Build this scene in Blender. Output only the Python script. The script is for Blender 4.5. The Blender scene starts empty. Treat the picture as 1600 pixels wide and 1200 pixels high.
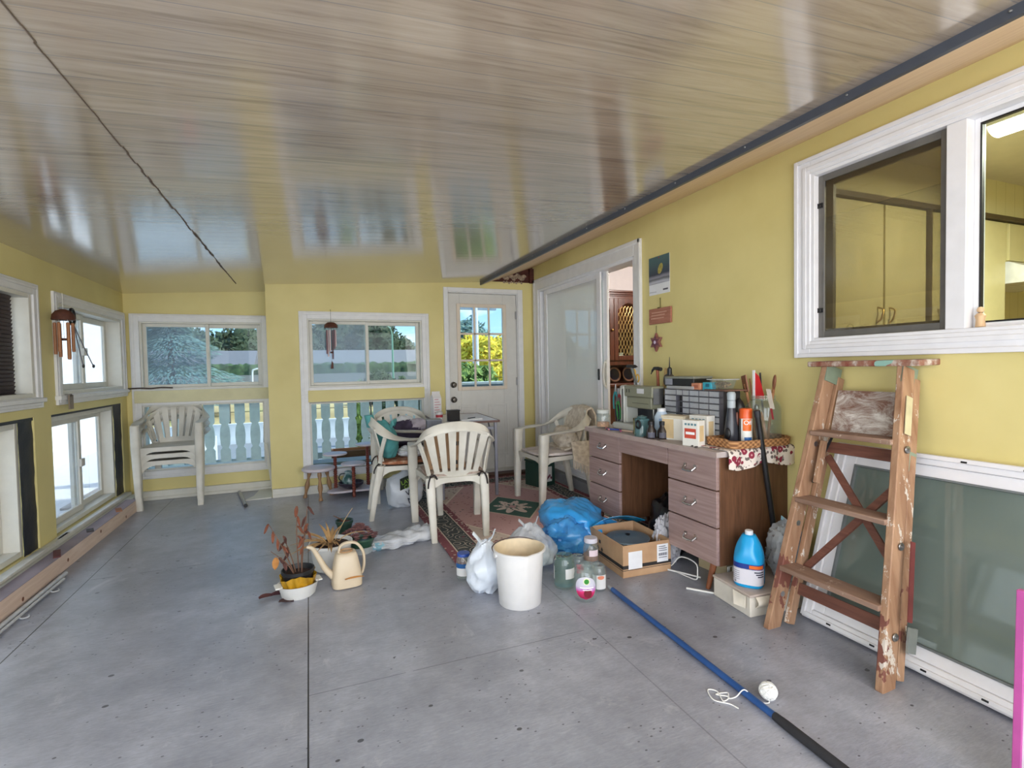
import bpy, math, random
from mathutils import Vector, Matrix, noise
random.seed(7)
PI = math.pi
C = bpy.context.scene.collection

# ---------------------------------------------------------------- camera, sky, sun, big lights, exposure
cam_d = bpy.data.cameras.new('camera'); cam_d.sensor_width = 36; cam_d.lens = 17.925
cam_d.clip_start = 0.02; cam_d.clip_end = 1000
cam = bpy.data.objects.new('camera', cam_d); C.objects.link(cam)
rx, ry, rz_ = Vector((.92858, -.37061, -.0194)), Vector((.03018, .02331, .99927)), Vector((-.36989, -.92849, .03283))
cam.matrix_world = Matrix(((rx.x, ry.x, rz_.x, 0), (rx.y, ry.y, rz_.y, 0), (rx.z, ry.z, rz_.z, 1.21), (0, 0, 0, 1)))
bpy.context.scene.camera = cam
vs = bpy.context.scene.view_settings
vs.view_transform = 'Standard'; vs.look = 'None'; vs.gamma = 1; vs.use_curve_mapping = False
vs.exposure = 0.75
bpy.context.scene.cycles.transparent_max_bounces = 32

def lin(r, g, b):
    f = lambda c: (c/255/12.92) if c/255 <= .04045 else ((c/255+.055)/1.055)**2.4
    return (f(r), f(g), f(b), 1)

world = bpy.data.worlds.new('sky'); bpy.context.scene.world = world; world.use_nodes = True
wn = world.node_tree.nodes; wl = world.node_tree.links; wn.clear()
w_out = wn.new('ShaderNodeOutputWorld'); w_bg = wn.new('ShaderNodeBackground'); w_tc = wn.new('ShaderNodeTexCoord')
w_sep = wn.new('ShaderNodeSeparateXYZ'); wl.new(w_tc.outputs['Generated'], w_sep.inputs[0])
w_r = wn.new('ShaderNodeValToRGB'); wl.new(w_sep.outputs['Z'], w_r.inputs[0])
e = w_r.color_ramp.elements
e[0].position = 0.0; e[0].color = lin(178, 214, 242); e[1].position = .35; e[1].color = lin(92, 160, 228)
w_map = wn.new('ShaderNodeMapping'); w_map.inputs['Scale'].default_value = (1, 1, 3.2); wl.new(w_tc.outputs['Generated'], w_map.inputs[0])
w_n = wn.new('ShaderNodeTexNoise'); w_n.inputs['Scale'].default_value = 5.0; w_n.inputs['Detail'].default_value = 7
wl.new(w_map.outputs[0], w_n.inputs['Vector'])
w_c = wn.new('ShaderNodeValToRGB'); w_c.color_ramp.elements[0].position = .50; w_c.color_ramp.elements[1].position = .66
wl.new(w_n.outputs['Fac'], w_c.inputs[0])
w_m = wn.new('ShaderNodeMixRGB'); wl.new(w_c.outputs[0], w_m.inputs[0]); wl.new(w_r.outputs[0], w_m.inputs[1]); w_m.inputs[2].default_value = lin(248, 250, 255)
wl.new(w_m.outputs[0], w_bg.inputs['Color']); w_bg.inputs['Strength'].default_value = 1.15
wl.new(w_bg.outputs[0], w_out.inputs['Surface'])

def lamp(name, kind, loc, energy, color=(1, 1, 1), size=None, aim=None, **kw):
    d = bpy.data.lights.new(name, kind); d.energy = energy; d.color = color
    if kind == 'AREA':
        d.shape = 'RECTANGLE'; d.size, d.size_y = size
    if kind == 'SUN': d.angle = math.radians(2)
    if kind == 'POINT': d.shadow_soft_size = size or .1
    o = bpy.data.objects.new(name, d); C.objects.link(o); o.location = loc
    if aim: o.rotation_euler = Vector(aim).to_track_quat('-Z', 'Y').to_euler()
    return o
lamp('sun', 'SUN', (8, -6, 12), 4.2, (1, .95, .87), aim=(-.68, .14, -.72))
# added fill lamps in the unseen rear opening and left windows behind the camera
lamp('daylight_rear', 'AREA', (.3, -1.66, 1.25), 66, (.95, .96, 1), (3.2, 1.7), (0, 1, 0))
lamp('daylight_left', 'AREA', (-1.66, .1, 1.0), 27, (.95, .96, 1), (2.6, 1.6), (1, 0, 0))

# added fill lamp at the right wall behind the camera, brightens the left side
lamp('fill_right', 'AREA', (2.40, -.75, 1.55), 34, (1, .96, .92), (1.3, 1.0), (-1, .35, -.05))

# ---------------------------------------------------------------- material helpers
class N:                                   # tiny node-expression helper
    def __init__(s, t, sock): s.t = t; s.s = sock
    def _m(s, op, o=None, o2=None):
        n = s.t.nodes.new('ShaderNodeMath'); n.operation = op
        for i, a in enumerate((s, o, o2)):
            if a is None: continue
            if isinstance(a, N): s.t.links.new(a.s, n.inputs[i])
            else: n.inputs[i].default_value = a
        return N(s.t, n.outputs[0])
    def __add__(s, o): return s._m('ADD', o)
    def __sub__(s, o): return s._m('SUBTRACT', o)
    def __mul__(s, o): return s._m('MULTIPLY', o)
    def __truediv__(s, o): return s._m('DIVIDE', o)
    def lt(s, o): return s._m('LESS_THAN', o)
    def gt(s, o): return s._m('GREATER_THAN', o)
    def abs(s): return s._m('ABSOLUTE')
    def frac(s): return s._m('FRACT')
    def sin(s): return s._m('SINE')
    def max(s, o): return s._m('MAXIMUM', o)
    def min(s, o): return s._m('MINIMUM', o)

class Mat:
    def __init__(s, name, rough=.6, metal=0.0, spec=.5):
        s.m = bpy.data.materials.new(name); s.m.use_nodes = True; s.t = s.m.node_tree
        s.b = s.t.nodes['Principled BSDF']; s.b.inputs['Roughness'].default_value = rough
        s.b.inputs['Metallic'].default_value = metal; s.b.inputs['Specular IOR Level'].default_value = spec
        s.tc = s.t.nodes.new('ShaderNodeTexCoord')
        sp = s.t.nodes.new('ShaderNodeSeparateXYZ'); s.t.links.new(s.tc.outputs['Object'], sp.inputs[0])
        s.x, s.y, s.z = (N(s.t, sp.outputs[i]) for i in range(3))
    def noise(s, scale, detail=4, stretch=(1, 1, 1), rough=.5, dist=0.0, kind='Fac'):
        mp = s.t.nodes.new('ShaderNodeMapping'); mp.inputs['Scale'].default_value = stretch
        s.t.links.new(s.tc.outputs['Object'], mp.inputs[0])
        n = s.t.nodes.new('ShaderNodeTexNoise'); s.t.links.new(mp.outputs[0], n.inputs['Vector'])
        n.inputs['Scale'].default_value = scale; n.inputs['Detail'].default_value = detail
        n.inputs['Roughness'].default_value = rough; n.inputs['Distortion'].default_value = dist
        return N(s.t, n.outputs[kind])
    def voro(s, scale, stretch=(1, 1, 1), out='Distance', feature='F1', rnd=1.0):
        mp = s.t.nodes.new('ShaderNodeMapping'); mp.inputs['Scale'].default_value = stretch
        s.t.links.new(s.tc.outputs['Object'], mp.inputs[0])
        n = s.t.nodes.new('ShaderNodeTexVoronoi'); n.feature = feature; s.t.links.new(mp.outputs[0], n.inputs['Vector'])
        n.inputs['Scale'].default_value = scale; n.inputs['Randomness'].default_value = rnd
        return N(s.t, n.outputs[out])
    def ramp(s, fac, stops, const=False):
        r = s.t.nodes.new('ShaderNodeValToRGB'); s.t.links.new(fac.s, r.inputs[0]); el = r.color_ramp.elements
        if const: r.color_ramp.interpolation = 'CONSTANT'
        while len(el) < len(stops): el.new(.5)
        for i, (p, c) in enumerate(sorted(stops)): el[i].position = p; el[i].color = c
        return N(s.t, r.outputs[0])
    def mix(s, fac, a, b):
        n = s.t.nodes.new('ShaderNodeMixRGB')
        for i, v in enumerate((fac, a, b)):
            if isinstance(v, N): s.t.links.new(v.s, n.inputs[i])
            else: n.inputs[i].default_value = v
        return N(s.t, n.outputs[0])
    def color(s, c):
        if isinstance(c, N): s.t.links.new(c.s, s.b.inputs['Base Color'])
        else: s.b.inputs['Base Color'].default_value = c
        return s
    def rough(s, c): s.t.links.new(c.s, s.b.inputs['Roughness']); return s
    def bump(s, h, strength=.2, dist=.01):
        n = s.t.nodes.new('ShaderNodeBump'); n.inputs['Strength'].default_value = strength; n.inputs['Distance'].default_value = dist
        s.t.links.new(h.s, n.inputs['Height']); s.t.links.new(n.outputs[0], s.b.inputs['Normal']); return s

def shade(c, k): return (min(1, c[0]*k), min(1, c[1]*k), min(1, c[2]*k), 1)
_pc = {}
def plain(name, rgb, rough=.6, metal=0.0, var=.12, scale=14, bump=0.0, spec=.5):   # one-colour surface with slight wear
    if name in _pc: return _pc[name]
    m = Mat(name, rough, metal, spec); c = lin(*rgb)
    m.color(m.ramp(m.noise(scale, 5), [(.3, shade(c, 1-var)), (.7, shade(c, 1+var*.6))]))
    if bump: m.bump(m.noise(scale*4, 3), bump, .004)
    _pc[name] = m.m
    return m.m

def wood(name, a, b, axis=0, rough=.5, scale=9, stretch=12, bump=.1):
    if name in _pc: return _pc[name]
    m = Mat(name, rough); st = [stretch]*3; st[axis] = .8
    n = m.noise(scale, 6, tuple(st), .6, .6)
    m.color(m.ramp(n, [(.3, lin(*a)), (.7, lin(*b))]))
    if bump: m.bump(n, bump, .003)
    _pc[name] = m.m
    return m.m

def glass(name, tint=(235, 245, 242), haze=0.0, haze_rgb=(225, 232, 235), rough=.0, refl=1.0, back=.5):
    # thin pane: see-through with a Fresnel reflection and an optional dusty film
    m = bpy.data.materials.new(name); m.use_nodes = True; t = m.node_tree; t.nodes.clear()
    o = t.nodes.new('ShaderNodeOutputMaterial'); tr = t.nodes.new('ShaderNodeBsdfTransparent'); gl = t.nodes.new('ShaderNodeBsdfGlossy')
    tr.inputs[0].default_value = lin(*tint); gl.inputs['Roughness'].default_value = rough
    gl.inputs['Color'].default_value = (refl, refl, refl, 1)
    fr = t.nodes.new('ShaderNodeFresnel'); fr.inputs[0].default_value = 1.5
    mx = t.nodes.new('ShaderNodeMixShader'); ge = t.nodes.new('ShaderNodeNewGeometry'); om = t.nodes.new('ShaderNodeMath'); om.operation = 'SUBTRACT'; om.inputs[0].default_value = 1
    t.links.new(ge.outputs['Backfacing'], om.inputs[1]); mu = t.nodes.new('ShaderNodeMath'); mu.operation = 'MULTIPLY'; t.links.new(om.outputs[0], mu.inputs[0]); t.links.new(fr.outputs[0], mu.inputs[1]); t.links.new(mu.outputs[0], mx.inputs[0])   # outer faces reflect, inner faces let light out
    base = tr.outputs[0]
    if haze:
        df = t.nodes.new('ShaderNodeBsdfDiffuse'); df.inputs[0].default_value = lin(*haze_rgb)
        tl = t.nodes.new('ShaderNodeBsdfTranslucent'); tl.inputs[0].default_value = lin(*haze_rgb)
        ad = t.nodes.new('ShaderNodeMixShader'); ad.inputs[0].default_value = back
        t.links.new(df.outputs[0], ad.inputs[1]); t.links.new(tl.outputs[0], ad.inputs[2])
        mh = t.nodes.new('ShaderNodeMixShader'); mh.inputs[0].default_value = haze
        t.links.new(tr.outputs[0], mh.inputs[1]); t.links.new(ad.outputs[0], mh.inputs[2]); base = mh.outputs[0]
    t.links.new(base, mx.inputs[1]); t.links.new(gl.outputs[0], mx.inputs[2]); t.links.new(mx.outputs[0], o.inputs[0])
    return m

def film(name, rgb, clear=.4, rough=.25):         # plastic-bag film: part clear, part milky, shiny
    m = Mat(name, rough, 0, .6); m.color(lin(*rgb))
    tr = m.t.nodes.new('ShaderNodeBsdfTransparent'); tr.inputs[0].default_value = lin(*[min(255, c+30) for c in rgb])
    mx = m.t.nodes.new('ShaderNodeMixShader'); out = [n for n in m.t.nodes if n.type == 'OUTPUT_MATERIAL'][0]
    r = m.ramp(m.noise(9, 3), [(.35, (clear+.2,)*3+(1,)), (.65, (max(0, clear-.2),)*3+(1,))])
    m.t.links.new(r.s, mx.inputs[0]); m.t.links.new(m.b.outputs[0], mx.inputs[1]); m.t.links.new(tr.outputs[0], mx.inputs[2])
    m.t.links.new(mx.outputs[0], out.inputs[0])
    return m.m

def glow(name, rgb, strength):
    m = bpy.data.materials.new(name); m.use_nodes = True; b = m.node_tree.nodes['Principled BSDF']
    b.inputs['Base Color'].default_value = lin(*rgb); b.inputs['Emission Color'].default_value = lin(*rgb); b.inputs['Emission Strength'].default_value = strength
    return m

# ---------------------------------------------------------------- mesh helpers
class MB:
    def __init__(s): s.v = []; s.f = []
    def add(s, vs, fs):
        k = len(s.v); s.v += [tuple(p) for p in vs]; s.f += [tuple(i+k for i in f) for f in fs]; return s
    def box(s, x0, x1, y0, y1, z0, z1, rot=None, piv=None):
        vs = [Vector((x, y, z)) for z in (z0, z1) for y in (y0, y1) for x in (x0, x1)]
        if rot is not None:
            c = Vector(piv) if piv is not None else Vector(((x0+x1)/2, (y0+y1)/2, (z0+z1)/2))
            vs = [rot @ (p-c)+c for p in vs]
        return s.add(vs, [(0, 2, 3, 1), (4, 5, 7, 6), (0, 1, 5, 4), (2, 6, 7, 3), (0, 4, 6, 2), (1, 3, 7, 5)])
    def prism(s, poly, fn, t0, t1):                       # fn(a,b,t) -> xyz
        n = len(poly)
        return s.add([fn(a, b, t0) for a, b in poly]+[fn(a, b, t1) for a, b in poly],
              [tuple(range(n))[::-1], tuple(range(n, 2*n))]+[(i, (i+1) % n, n+(i+1) % n, n+i) for i in range(n)])
    def tube(s, pts, r, n=8, cap=True):
        pts = [Vector(p) for p in pts]; m = len(pts); vs = []; up = None
        for i, p in enumerate(pts):
            t = (pts[min(i+1, m-1)]-pts[max(i-1, 0)]).normalized()
            if up is None: up = t.orthogonal().normalized()
            up = (up-t*up.dot(t)); up = up.normalized() if up.length > 1e-6 else t.orthogonal().normalized()
            w = t.cross(up); q = r[i] if isinstance(r, (list, tuple)) else r
            vs += [p+(up*math.cos(a)+w*math.sin(a))*q for a in (2*PI*k/n for k in range(n))]
        fs = [(i*n+k, i*n+(k+1) % n, (i+1)*n+(k+1) % n, (i+1)*n+k) for i in range(m-1) for k in range(n)]
        if cap: fs += [tuple(range(n))[::-1], tuple(range((m-1)*n, m*n))]
        return s.add(vs, fs)
    def lathe(s, prof, n=28, c=(0, 0, 0), ax=None, sx=1, sy=1, cap=True):   # prof [(r,z)...]; ax: Matrix to turn the axis
        vs = []; fs = []
        for r, z in prof:
            for k in range(n):
                p = Vector((r*sx*math.cos(2*PI*k/n), r*sy*math.sin(2*PI*k/n), z))
                if ax is not None: p = ax @ p
                vs.append(p+Vector(c))
        for i in range(len(prof)-1):
            fs += [(i*n+k, i*n+(k+1) % n, (i+1)*n+(k+1) % n, (i+1)*n+k) for k in range(n)]
        if cap and prof[0][0] > 1e-5: fs.append(tuple(range(n))[::-1])
        if cap and prof[-1][0] > 1e-5: fs.append(tuple(range((len(prof)-1)*n, len(prof)*n)))
        return s.add(vs, fs)
    def sweep(s, pts, wide, prof, cap=True):              # prof [(along wide, along normal)]
        pts = [Vector(p) for p in pts]; m = len(pts); n = len(prof); vs = []
        for i, p in enumerate(pts):
            t = (pts[min(i+1, m-1)]-pts[max(i-1, 0)]).normalized(); w = Vector(wide[i]); w = (w-t*w.dot(t)).normalized(); u = t.cross(w)
            vs += [p+w*a+u*b for a, b in prof]
        fs = [(i*n+k, i*n+(k+1) % n, (i+1)*n+(k+1) % n, (i+1)*n+k) for i in range(m-1) for k in range(n)]
        if cap: fs += [tuple(range(n))[::-1], tuple(range((m-1)*n, m*n))]
        return s.add(vs, fs)
    def sheet(s, fn, nu, nv, th):                         # closed thin slab following fn(u,v)
        P = [[Vector(fn(u/nu, v/nv)) for v in range(nv+1)] for u in range(nu+1)]; top = []; bot = []
        for u in range(nu+1):
            for v in range(nv+1):
                a = P[min(u+1, nu)][v]-P[max(u-1, 0)][v]; b = P[u][min(v+1, nv)]-P[u][max(v-1, 0)]; nr = a.cross(b)
                nr = nr.normalized() if nr.length > 1e-9 else Vector((0, 0, 1))
                top.append(P[u][v]+nr*th/2); bot.append(P[u][v]-nr*th/2)
        k = len(top); w = nv+1; fs = []
        for u in range(nu):
            for v in range(nv):
                a, b, c, d = u*w+v, (u+1)*w+v, (u+1)*w+v+1, u*w+v+1
                fs += [(a, b, c, d), (a+k, d+k, c+k, b+k)]
        ring = [u*w for u in range(nu+1)]+[nu*w+v for v in range(1, nv+1)]+[u*w+nv for u in range(nu-1, -1, -1)]+[v for v in range(nv-1, 0, -1)]
        fs += [(ring[i], ring[i]+k, ring[(i+1) % len(ring)]+k, ring[(i+1) % len(ring)]) for i in range(len(ring))]
        return s.add(top+bot, fs)
    def blob(s, c, r, amp=.15, freq=2.0, seed=0, nu=40, nv=24, floor=None, shape=None, ridge=False):
        vs = []; fs = []; c = Vector(c)
        for j in range(nv+1):
            th = PI*j/nv
            for i in range(nu):
                ph = 2*PI*i/nu; d = Vector((math.sin(th)*math.cos(ph), math.sin(th)*math.sin(ph), -math.cos(th)))
                q = d*freq+Vector((seed*7.3, seed*3.1, seed*1.7))
                k = noise.noise(q)+.5*noise.noise(q*2.3)+.25*noise.noise(q*5.1)
                if ridge: k = .7-abs(noise.noise(q))*2.2-abs(noise.noise(q*2.6))*.9
                p = Vector((d.x*r[0], d.y*r[1], d.z*r[2]))*(1+amp*k)
                if shape: p = Vector(shape(p, d))
                p = p+c
                if floor is not None and p.z < floor: p.z = floor+.0005*(1+d.z)
                vs.append(p)
        for j in range(nv):
            fs += [(j*nu+i, j*nu+(i+1) % nu, (j+1)*nu+(i+1) % nu, (j+1)*nu+i) for i in range(nu)]
        return s.add(vs, fs)
    def build(s, name, mat, parent=None, bevel=0.0, smooth=38, seg=2):
        me = bpy.data.meshes.new(name); me.from_pydata(s.v, [], s.f); me.validate(); me.update()
        mats = mat if isinstance(mat, (list, tuple)) else [mat]
        for m in mats: me.materials.append(m)
        if smooth:
            me.polygons.foreach_set('use_smooth', [True]*len(me.polygons)); me.set_sharp_from_angle(angle=math.radians(smooth))
        o = bpy.data.objects.new(name, me); C.objects.link(o)
        if parent: o.parent = parent
        if bevel:
            b = o.modifiers.new('bevel', 'BEVEL'); b.width = bevel; b.segments = seg; b.limit_method = 'ANGLE'; b.angle_limit = math.radians(40); b.harden_normals = False
        return o

def B(*a, **k): return MB().box(*a, **k)
def tag(o, label, cat, group=None):
    o['label'] = label; o['category'] = cat
    if group: o['group'] = group
    return o
def thing(name, label, cat, loc=(0, 0, 0), rz=0.0, group=None):
    o = bpy.data.objects.new(name, None); o.empty_display_size = .05; C.objects.link(o)
    o.location = loc; o.rotation_euler = (0, 0, rz)
    return tag(o, label, cat, group)
def struct(o): o['kind'] = 'structure'; return o
def sroot(name, loc=(0, 0, 0)):
    o = bpy.data.objects.new(name, None); C.objects.link(o); o.location = loc; return struct(o)
def copy_tree(o, parent=None):
    c = o.copy(); C.objects.link(c)
    if parent: c.parent = parent
    for ch in list(o.children): copy_tree(ch, c)
    return c
def smoothpath(pts, k=6):                              # Catmull-Rom through the points
    P = [Vector(p) for p in pts]; P = [P[0]*2-P[1]]+P+[P[-1]*2-P[-2]]; out = []
    for i in range(1, len(P)-2):
        a, b, c, d = P[i-1:i+3]
        for j in range(k):
            t = j/k; out.append(.5*((2*b)+(c-a)*t+(2*a-5*b+4*c-d)*t*t+(3*b-a-3*c+d)*t*t*t))
    return out+[P[-2]]
def ell(a, b, n=12): return [(a*math.cos(2*PI*k/n), b*math.sin(2*PI*k/n)) for k in range(n)]
def rot(ax, deg): return Matrix.Rotation(math.radians(deg), 3, ax)
_dg = None
def text(body, size, mat, parent, loc, rotm, name='lettering', thick=.0006, bend=None):
    cu = bpy.data.curves.new('t', 'FONT'); cu.body = body; cu.size = size; cu.align_x = 'CENTER'; cu.align_y = 'CENTER'; cu.extrude = thick
    t = bpy.data.objects.new('t', cu); C.objects.link(t); bpy.context.view_layer.update()
    me = bpy.data.meshes.new_from_object(t.evaluated_get(bpy.context.evaluated_depsgraph_get()))
    bpy.data.objects.remove(t); bpy.data.curves.remove(cu)
    for v in me.vertices:
        p = Vector(v.co)
        if bend: p = Vector((math.sin(p.x/bend)*(bend+p.z), p.y, math.cos(p.x/bend)*(bend+p.z)-bend))
        v.co = (rotm @ p)+Vector(loc)
    me.materials.clear(); me.materials.append(mat); me.name = name
    o = bpy.data.objects.new(name, me); C.objects.link(o); o.parent = parent
    return o
# text frames: local x -> reading direction, y -> up, z -> out of the face
def face(xdir, up):
    x = Vector(xdir).normalized(); y = Vector(up).normalized(); z = x.cross(y)
    return Matrix(((x.x, y.x, z.x), (x.y, y.y, z.y), (x.z, y.z, z.z)))
F_LEFT = face((0, -1, 0), (0, 0, 1))      # faces -X (seen from the room's left)
F_FRONT = face((1, 0, 0), (0, 0, 1))      # faces -Y (seen from the camera)
# ---------------------------------------------------------------- materials of the place
YEL = (214, 197, 112)
m_yel = Mat('yellow_paint', .55); _n = m_yel.noise(1.6, 5); m_yel.color(m_yel.ramp(_n, [(.3, lin(212, 198, 132)), (.7, lin(228, 215, 150))])).bump(m_yel.noise(60, 3), .08, .003); M_YEL = m_yel.m
M_WHITE = plain('white_paint', (228, 228, 228), .4, var=.05)
M_CREAM = plain('cream_paint', (216, 214, 204), .45, var=.05)
M_VINYL = plain('white_vinyl', (232, 232, 236), .3, var=.04)
M_PALEYEL = plain('pale_yellow_paint', (214, 208, 168), .5, var=.06)
M_ALU = plain('grey_aluminium', (150, 152, 156), .35, .8, var=.08)
M_BLACK = plain('black_plastic', (22, 22, 25), .4)
M_NAVY = plain('dark_navy_tarp', (22, 24, 38), .5, bump=.3)
M_STEEL = plain('steel', (150, 150, 150), .3, .9)
M_GLASS = glass('window_glass', (238, 246, 244), refl=.25)
M_HAZE = glass('dusty_window_glass', (235, 244, 244), .16, (205, 222, 232), refl=.25)
M_WHITISH = glass('whitish_window_glass', (240, 245, 246), .18, (246, 247, 249), refl=.6)  # thin whitish film on the left-wall panes
M_SCREEN = glass('insect_screen', (235, 235, 235), .72, (240, 240, 242), back=.2)
M_DSCREEN = glass('dark_insect_screen', (215, 209, 198), .36, (100, 92, 78))

# ceiling: wood-look laminate strips running across the room, glossy and slightly wavy
mc = Mat('ceiling_laminate', .28, 0, .55)
PW = .098
st_ = (mc.y/PW); cell = st_.frac(); idx = st_._m('FLOOR')
wv = mc.t.nodes.new('ShaderNodeTexWhiteNoise'); wv.noise_dimensions = '1D'; mc.t.links.new(idx.s, wv.inputs['W'])
tone = N(mc.t, wv.outputs['Value'])
cmb = mc.t.nodes.new('ShaderNodeCombineXYZ')
for i, q in enumerate((mc.x*.55+tone*13.0, mc.y*9.0, idx*3.1)): mc.t.links.new(q.s, cmb.inputs[i])
gn = mc.t.nodes.new('ShaderNodeTexNoise'); mc.t.links.new(cmb.outputs[0], gn.inputs['Vector']); gn.inputs['Scale'].default_value = 3.4; gn.inputs['Detail'].default_value = 8; gn.inputs['Roughness'].default_value = .62; gn.inputs['Distortion'].default_value = 1.1
grain = N(mc.t, gn.outputs['Fac'])
cc = mc.ramp(grain+(tone-.5)*.10, [(.28, lin(142, 127, 111)), (.48, lin(169, 154, 137)), (.72, lin(185, 171, 154))])
groove = (cell.lt(.03))
mc.color(mc.mix(groove*.55, cc, lin(120, 122, 128)))
mc.rough(mc.noise(2.0, 2)*.10+.12); mc.b.inputs['Coat Weight'].default_value = 1; mc.b.inputs['Coat Roughness'].default_value = .13; mc.b.inputs['Coat IOR'].default_value = 2.1
mc.bump((cell*PI).sin()*.08+mc.noise(1.3, 1, (1, 1.6, 1))*1.6+grain*.06, .10, .02)
_bn = mc.t.nodes.new('ShaderNodeBump'); _bn.inputs['Strength'].default_value = .05; _bn.inputs['Distance'].default_value = .02
mc.t.links.new(((cell*PI).sin()*.12+mc.noise(1.3, 1, (1.6, 1.0, 1))*1.8).s, _bn.inputs['Height']); mc.t.links.new(_bn.outputs[0], mc.b.inputs['Coat Normal'])
M_CEIL = mc.m

# floor: worn grey deck paint on plywood sheets with visible joints
mf = Mat('grey_floor_paint', .30, 0, .7)
n1 = mf.noise(1.3, 5); n2 = mf.noise(7, 6, (1, 1, 1), .65); n3 = mf.noise(26, 4, (1.0, 5.5, 1), .6, 1.2); n4 = mf.noise(13, 3, (1, 1.4, 1))
col = mf.ramp(n1*.45+n2*.3+n3*.25, [(.34, lin(122, 125, 135)), (.5, lin(150, 153, 164)), (.64, lin(178, 181, 193))])
specks = mf.voro(7, (1, 1.3, 1)).lt(.075)*mf.noise(3, 2).gt(.45)
specks2 = mf.voro(24, (1, 1.6, 1)).lt(.115)*mf.noise(4, 3).gt(.50)
scuff = mf.ramp(mf.noise(3.6, 7, (1.4, 1, 1), .72, .6), [(.60, (0, 0, 0, 1)), (.70, (1, 1, 1, 1))])
col = mf.mix(scuff*.4, col, lin(200, 200, 206))
def seam_x(x0): return (mf.x-x0).abs().lt(.0028)
def seam_y(y0, xa, xb): return (mf.y-y0).abs().lt(.0022)*mf.x.gt(xa)*mf.x.lt(xb)*mf.noise(5, 3).gt(.44)
seam = seam_x(-1.248).max(seam_x(-.037)).max(seam_y(3.70, -1.248, -.037)).max(seam_y(4.46, -.037, 1.18)).max((seam_x(1.18)*.35)).max(seam_y(2.02, -.037, 1.18)*.5)
dark = seam.max(specks*.8).max(specks2*.7)
mf.color(mf.mix(dark, col, lin(40, 40, 44)))
mf.bump(n3*.5+mf.noise(60, 2, (1, 6, 1))*.5, .22, .004)
M_FLOOR = mf.m
M_SOFFIT = wood('plywood_soffit', (214, 182, 144), (232, 204, 168), 1, .6, 4, 8)
M_HEAD = wood('red_brown_header', (58, 26, 20), (96, 44, 32), 0, .7)
M_CRUMB = plain('crumbling_plaster', (168, 148, 128), .9, var=.5, scale=40)

# ---------------------------------------------------------------- the room shell
def wall_cells(mb, plane, a0, a1, z0, z1, d0, d1, holes):
    A = sorted({a0, a1, *[h[0] for h in holes], *[h[1] for h in holes]}); Z = sorted({z0, z1, *[h[2] for h in holes], *[h[3] for h in holes]})
    for i in range(len(A)-1):
        run = None
        for j in range(len(Z)):
            solid = j < len(Z)-1 and not any(h[0] < (A[i]+A[i+1])/2 < h[1] and h[2] < (Z[j]+Z[j+1])/2 < h[3] for h in holes)
            if solid and run is None: run = Z[j]
            if not solid and run is not None:
                if plane == 'Y': mb.box(A[i], A[i+1], d0, d1, run, Z[j])
                else: mb.box(d0, d1, A[i], A[i+1], run, Z[j])
                run = None
    return mb
def ring(mb, plane, a0, a1, z0, z1, w, d0, d1, wz=None):   # rectangular frame of width w, outer size a0..a1 x z0..z1
    wz = wz or w
    for p in ((a0, a0+w, z0, z1), (a1-w, a1, z0, z1), (a0+w, a1-w, z0, z0+wz), (a0+w, a1-w, z1-wz, z1)):
        if plane == 'Y': mb.box(p[0], p[1], d0, d1, p[2], p[3])
        else: mb.box(d0, d1, p[0], p[1], p[2], p[3])
    return mb
def slab(plane, a0, a1, z0, z1, d0, d1): return B(a0, a1, d0, d1, z0, z1) if plane == 'Y' else B(d0, d1, a0, a1, z0, z1)

struct(B(-1.75, 2.50, -1.72, 5.97, -.10, 0).build('floor', M_FLOOR, smooth=0))
cz = lambda x: 1.977+.0521*(x+1.61)
struct(MB().prism([(-1.9, cz(-1.9)), (1.79, cz(1.79)), (1.79, cz(1.79)+.25), (-1.9, cz(-1.9)+.25)], lambda a, b, t: (a, t, b), -1.75, 6.05).build('ceiling', M_CEIL, smooth=0))
cj = MB()
rr = random.Random(3); y = -1.6
while y < 5.3:
    dy = .05+rr.random()*.05; j = rr.random()*.007
    wdt = .0008+(.006 if 3.4 < y < 4.8 else (.003 if y > 2.1 else .0006))*rr.random()
    cj.box(-.598-wdt+j-.003, -.598+wdt+j-.003, y, y+dy, cz(-.6)-.0035, cz(-.6)+.002); y += dy
struct(cj.build('trim_1', plain('dark_joint', (98, 86, 74), .8), smooth=0))
struct(B(1.785, 1.803, -1.72, 5.38, 2.122, 2.30).build('trim_2', plain('dark_slate_flashing', (80, 84, 94), .35, .3, var=.08), smooth=0))
sf = MB().prism([(1.803, 2.128), (2.43, 2.352), (2.43, 2.372), (1.803, 2.148)], lambda a, b, t: (a, t, b), -1.72, 5.385)
struct(sf.build('trim_3', M_SOFFIT, smooth=0))
sc = MB()
for i in range(14):
    yy = -1.0+i*.45; sc.lathe([(0, -.004), (.004, -.003), (.005, 0)], 8, (1.783, yy, 2.142), rot('Y', 90))
struct(sc.build('trim_4', M_STEEL))

LW = [(.2-1.4, 1.35, .14, .95), (.2-1.4, 1.35, 1.05, 1.75), (1.75, 4.08, .125, .955), (1.75, 4.10, 1.07, 1.735), (4.31, 5.69, .125, .95), (4.46, 5.75, 1.07, 1.73)]
struct(wall_cells(MB(), 'X', -1.72, 5.97, 0, 2.05, -1.75, -1.61, LW).build('wall_left', M_YEL, smooth=0))
wb = wall_cells(MB(), 'Y', -1.61, -.36, 0, 2.1, 5.85, 5.97, [(-1.49, -.43, .275, .91), (-1.49, -.43, 1.05, 1.725)])
wall_cells(wb, 'Y', -.36, 2.43, 0, 2.17, 5.38, 5.5, [(.0, 1.125, .235, .895), (.0, 1.125, 1.04, 1.73), (1.405, 2.235, 0, 2.045)])
wb.box(-.36, -.24, 5.5, 5.85, 0, 2.1)
struct(wb.build('wall_back', M_YEL, smooth=0))
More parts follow.
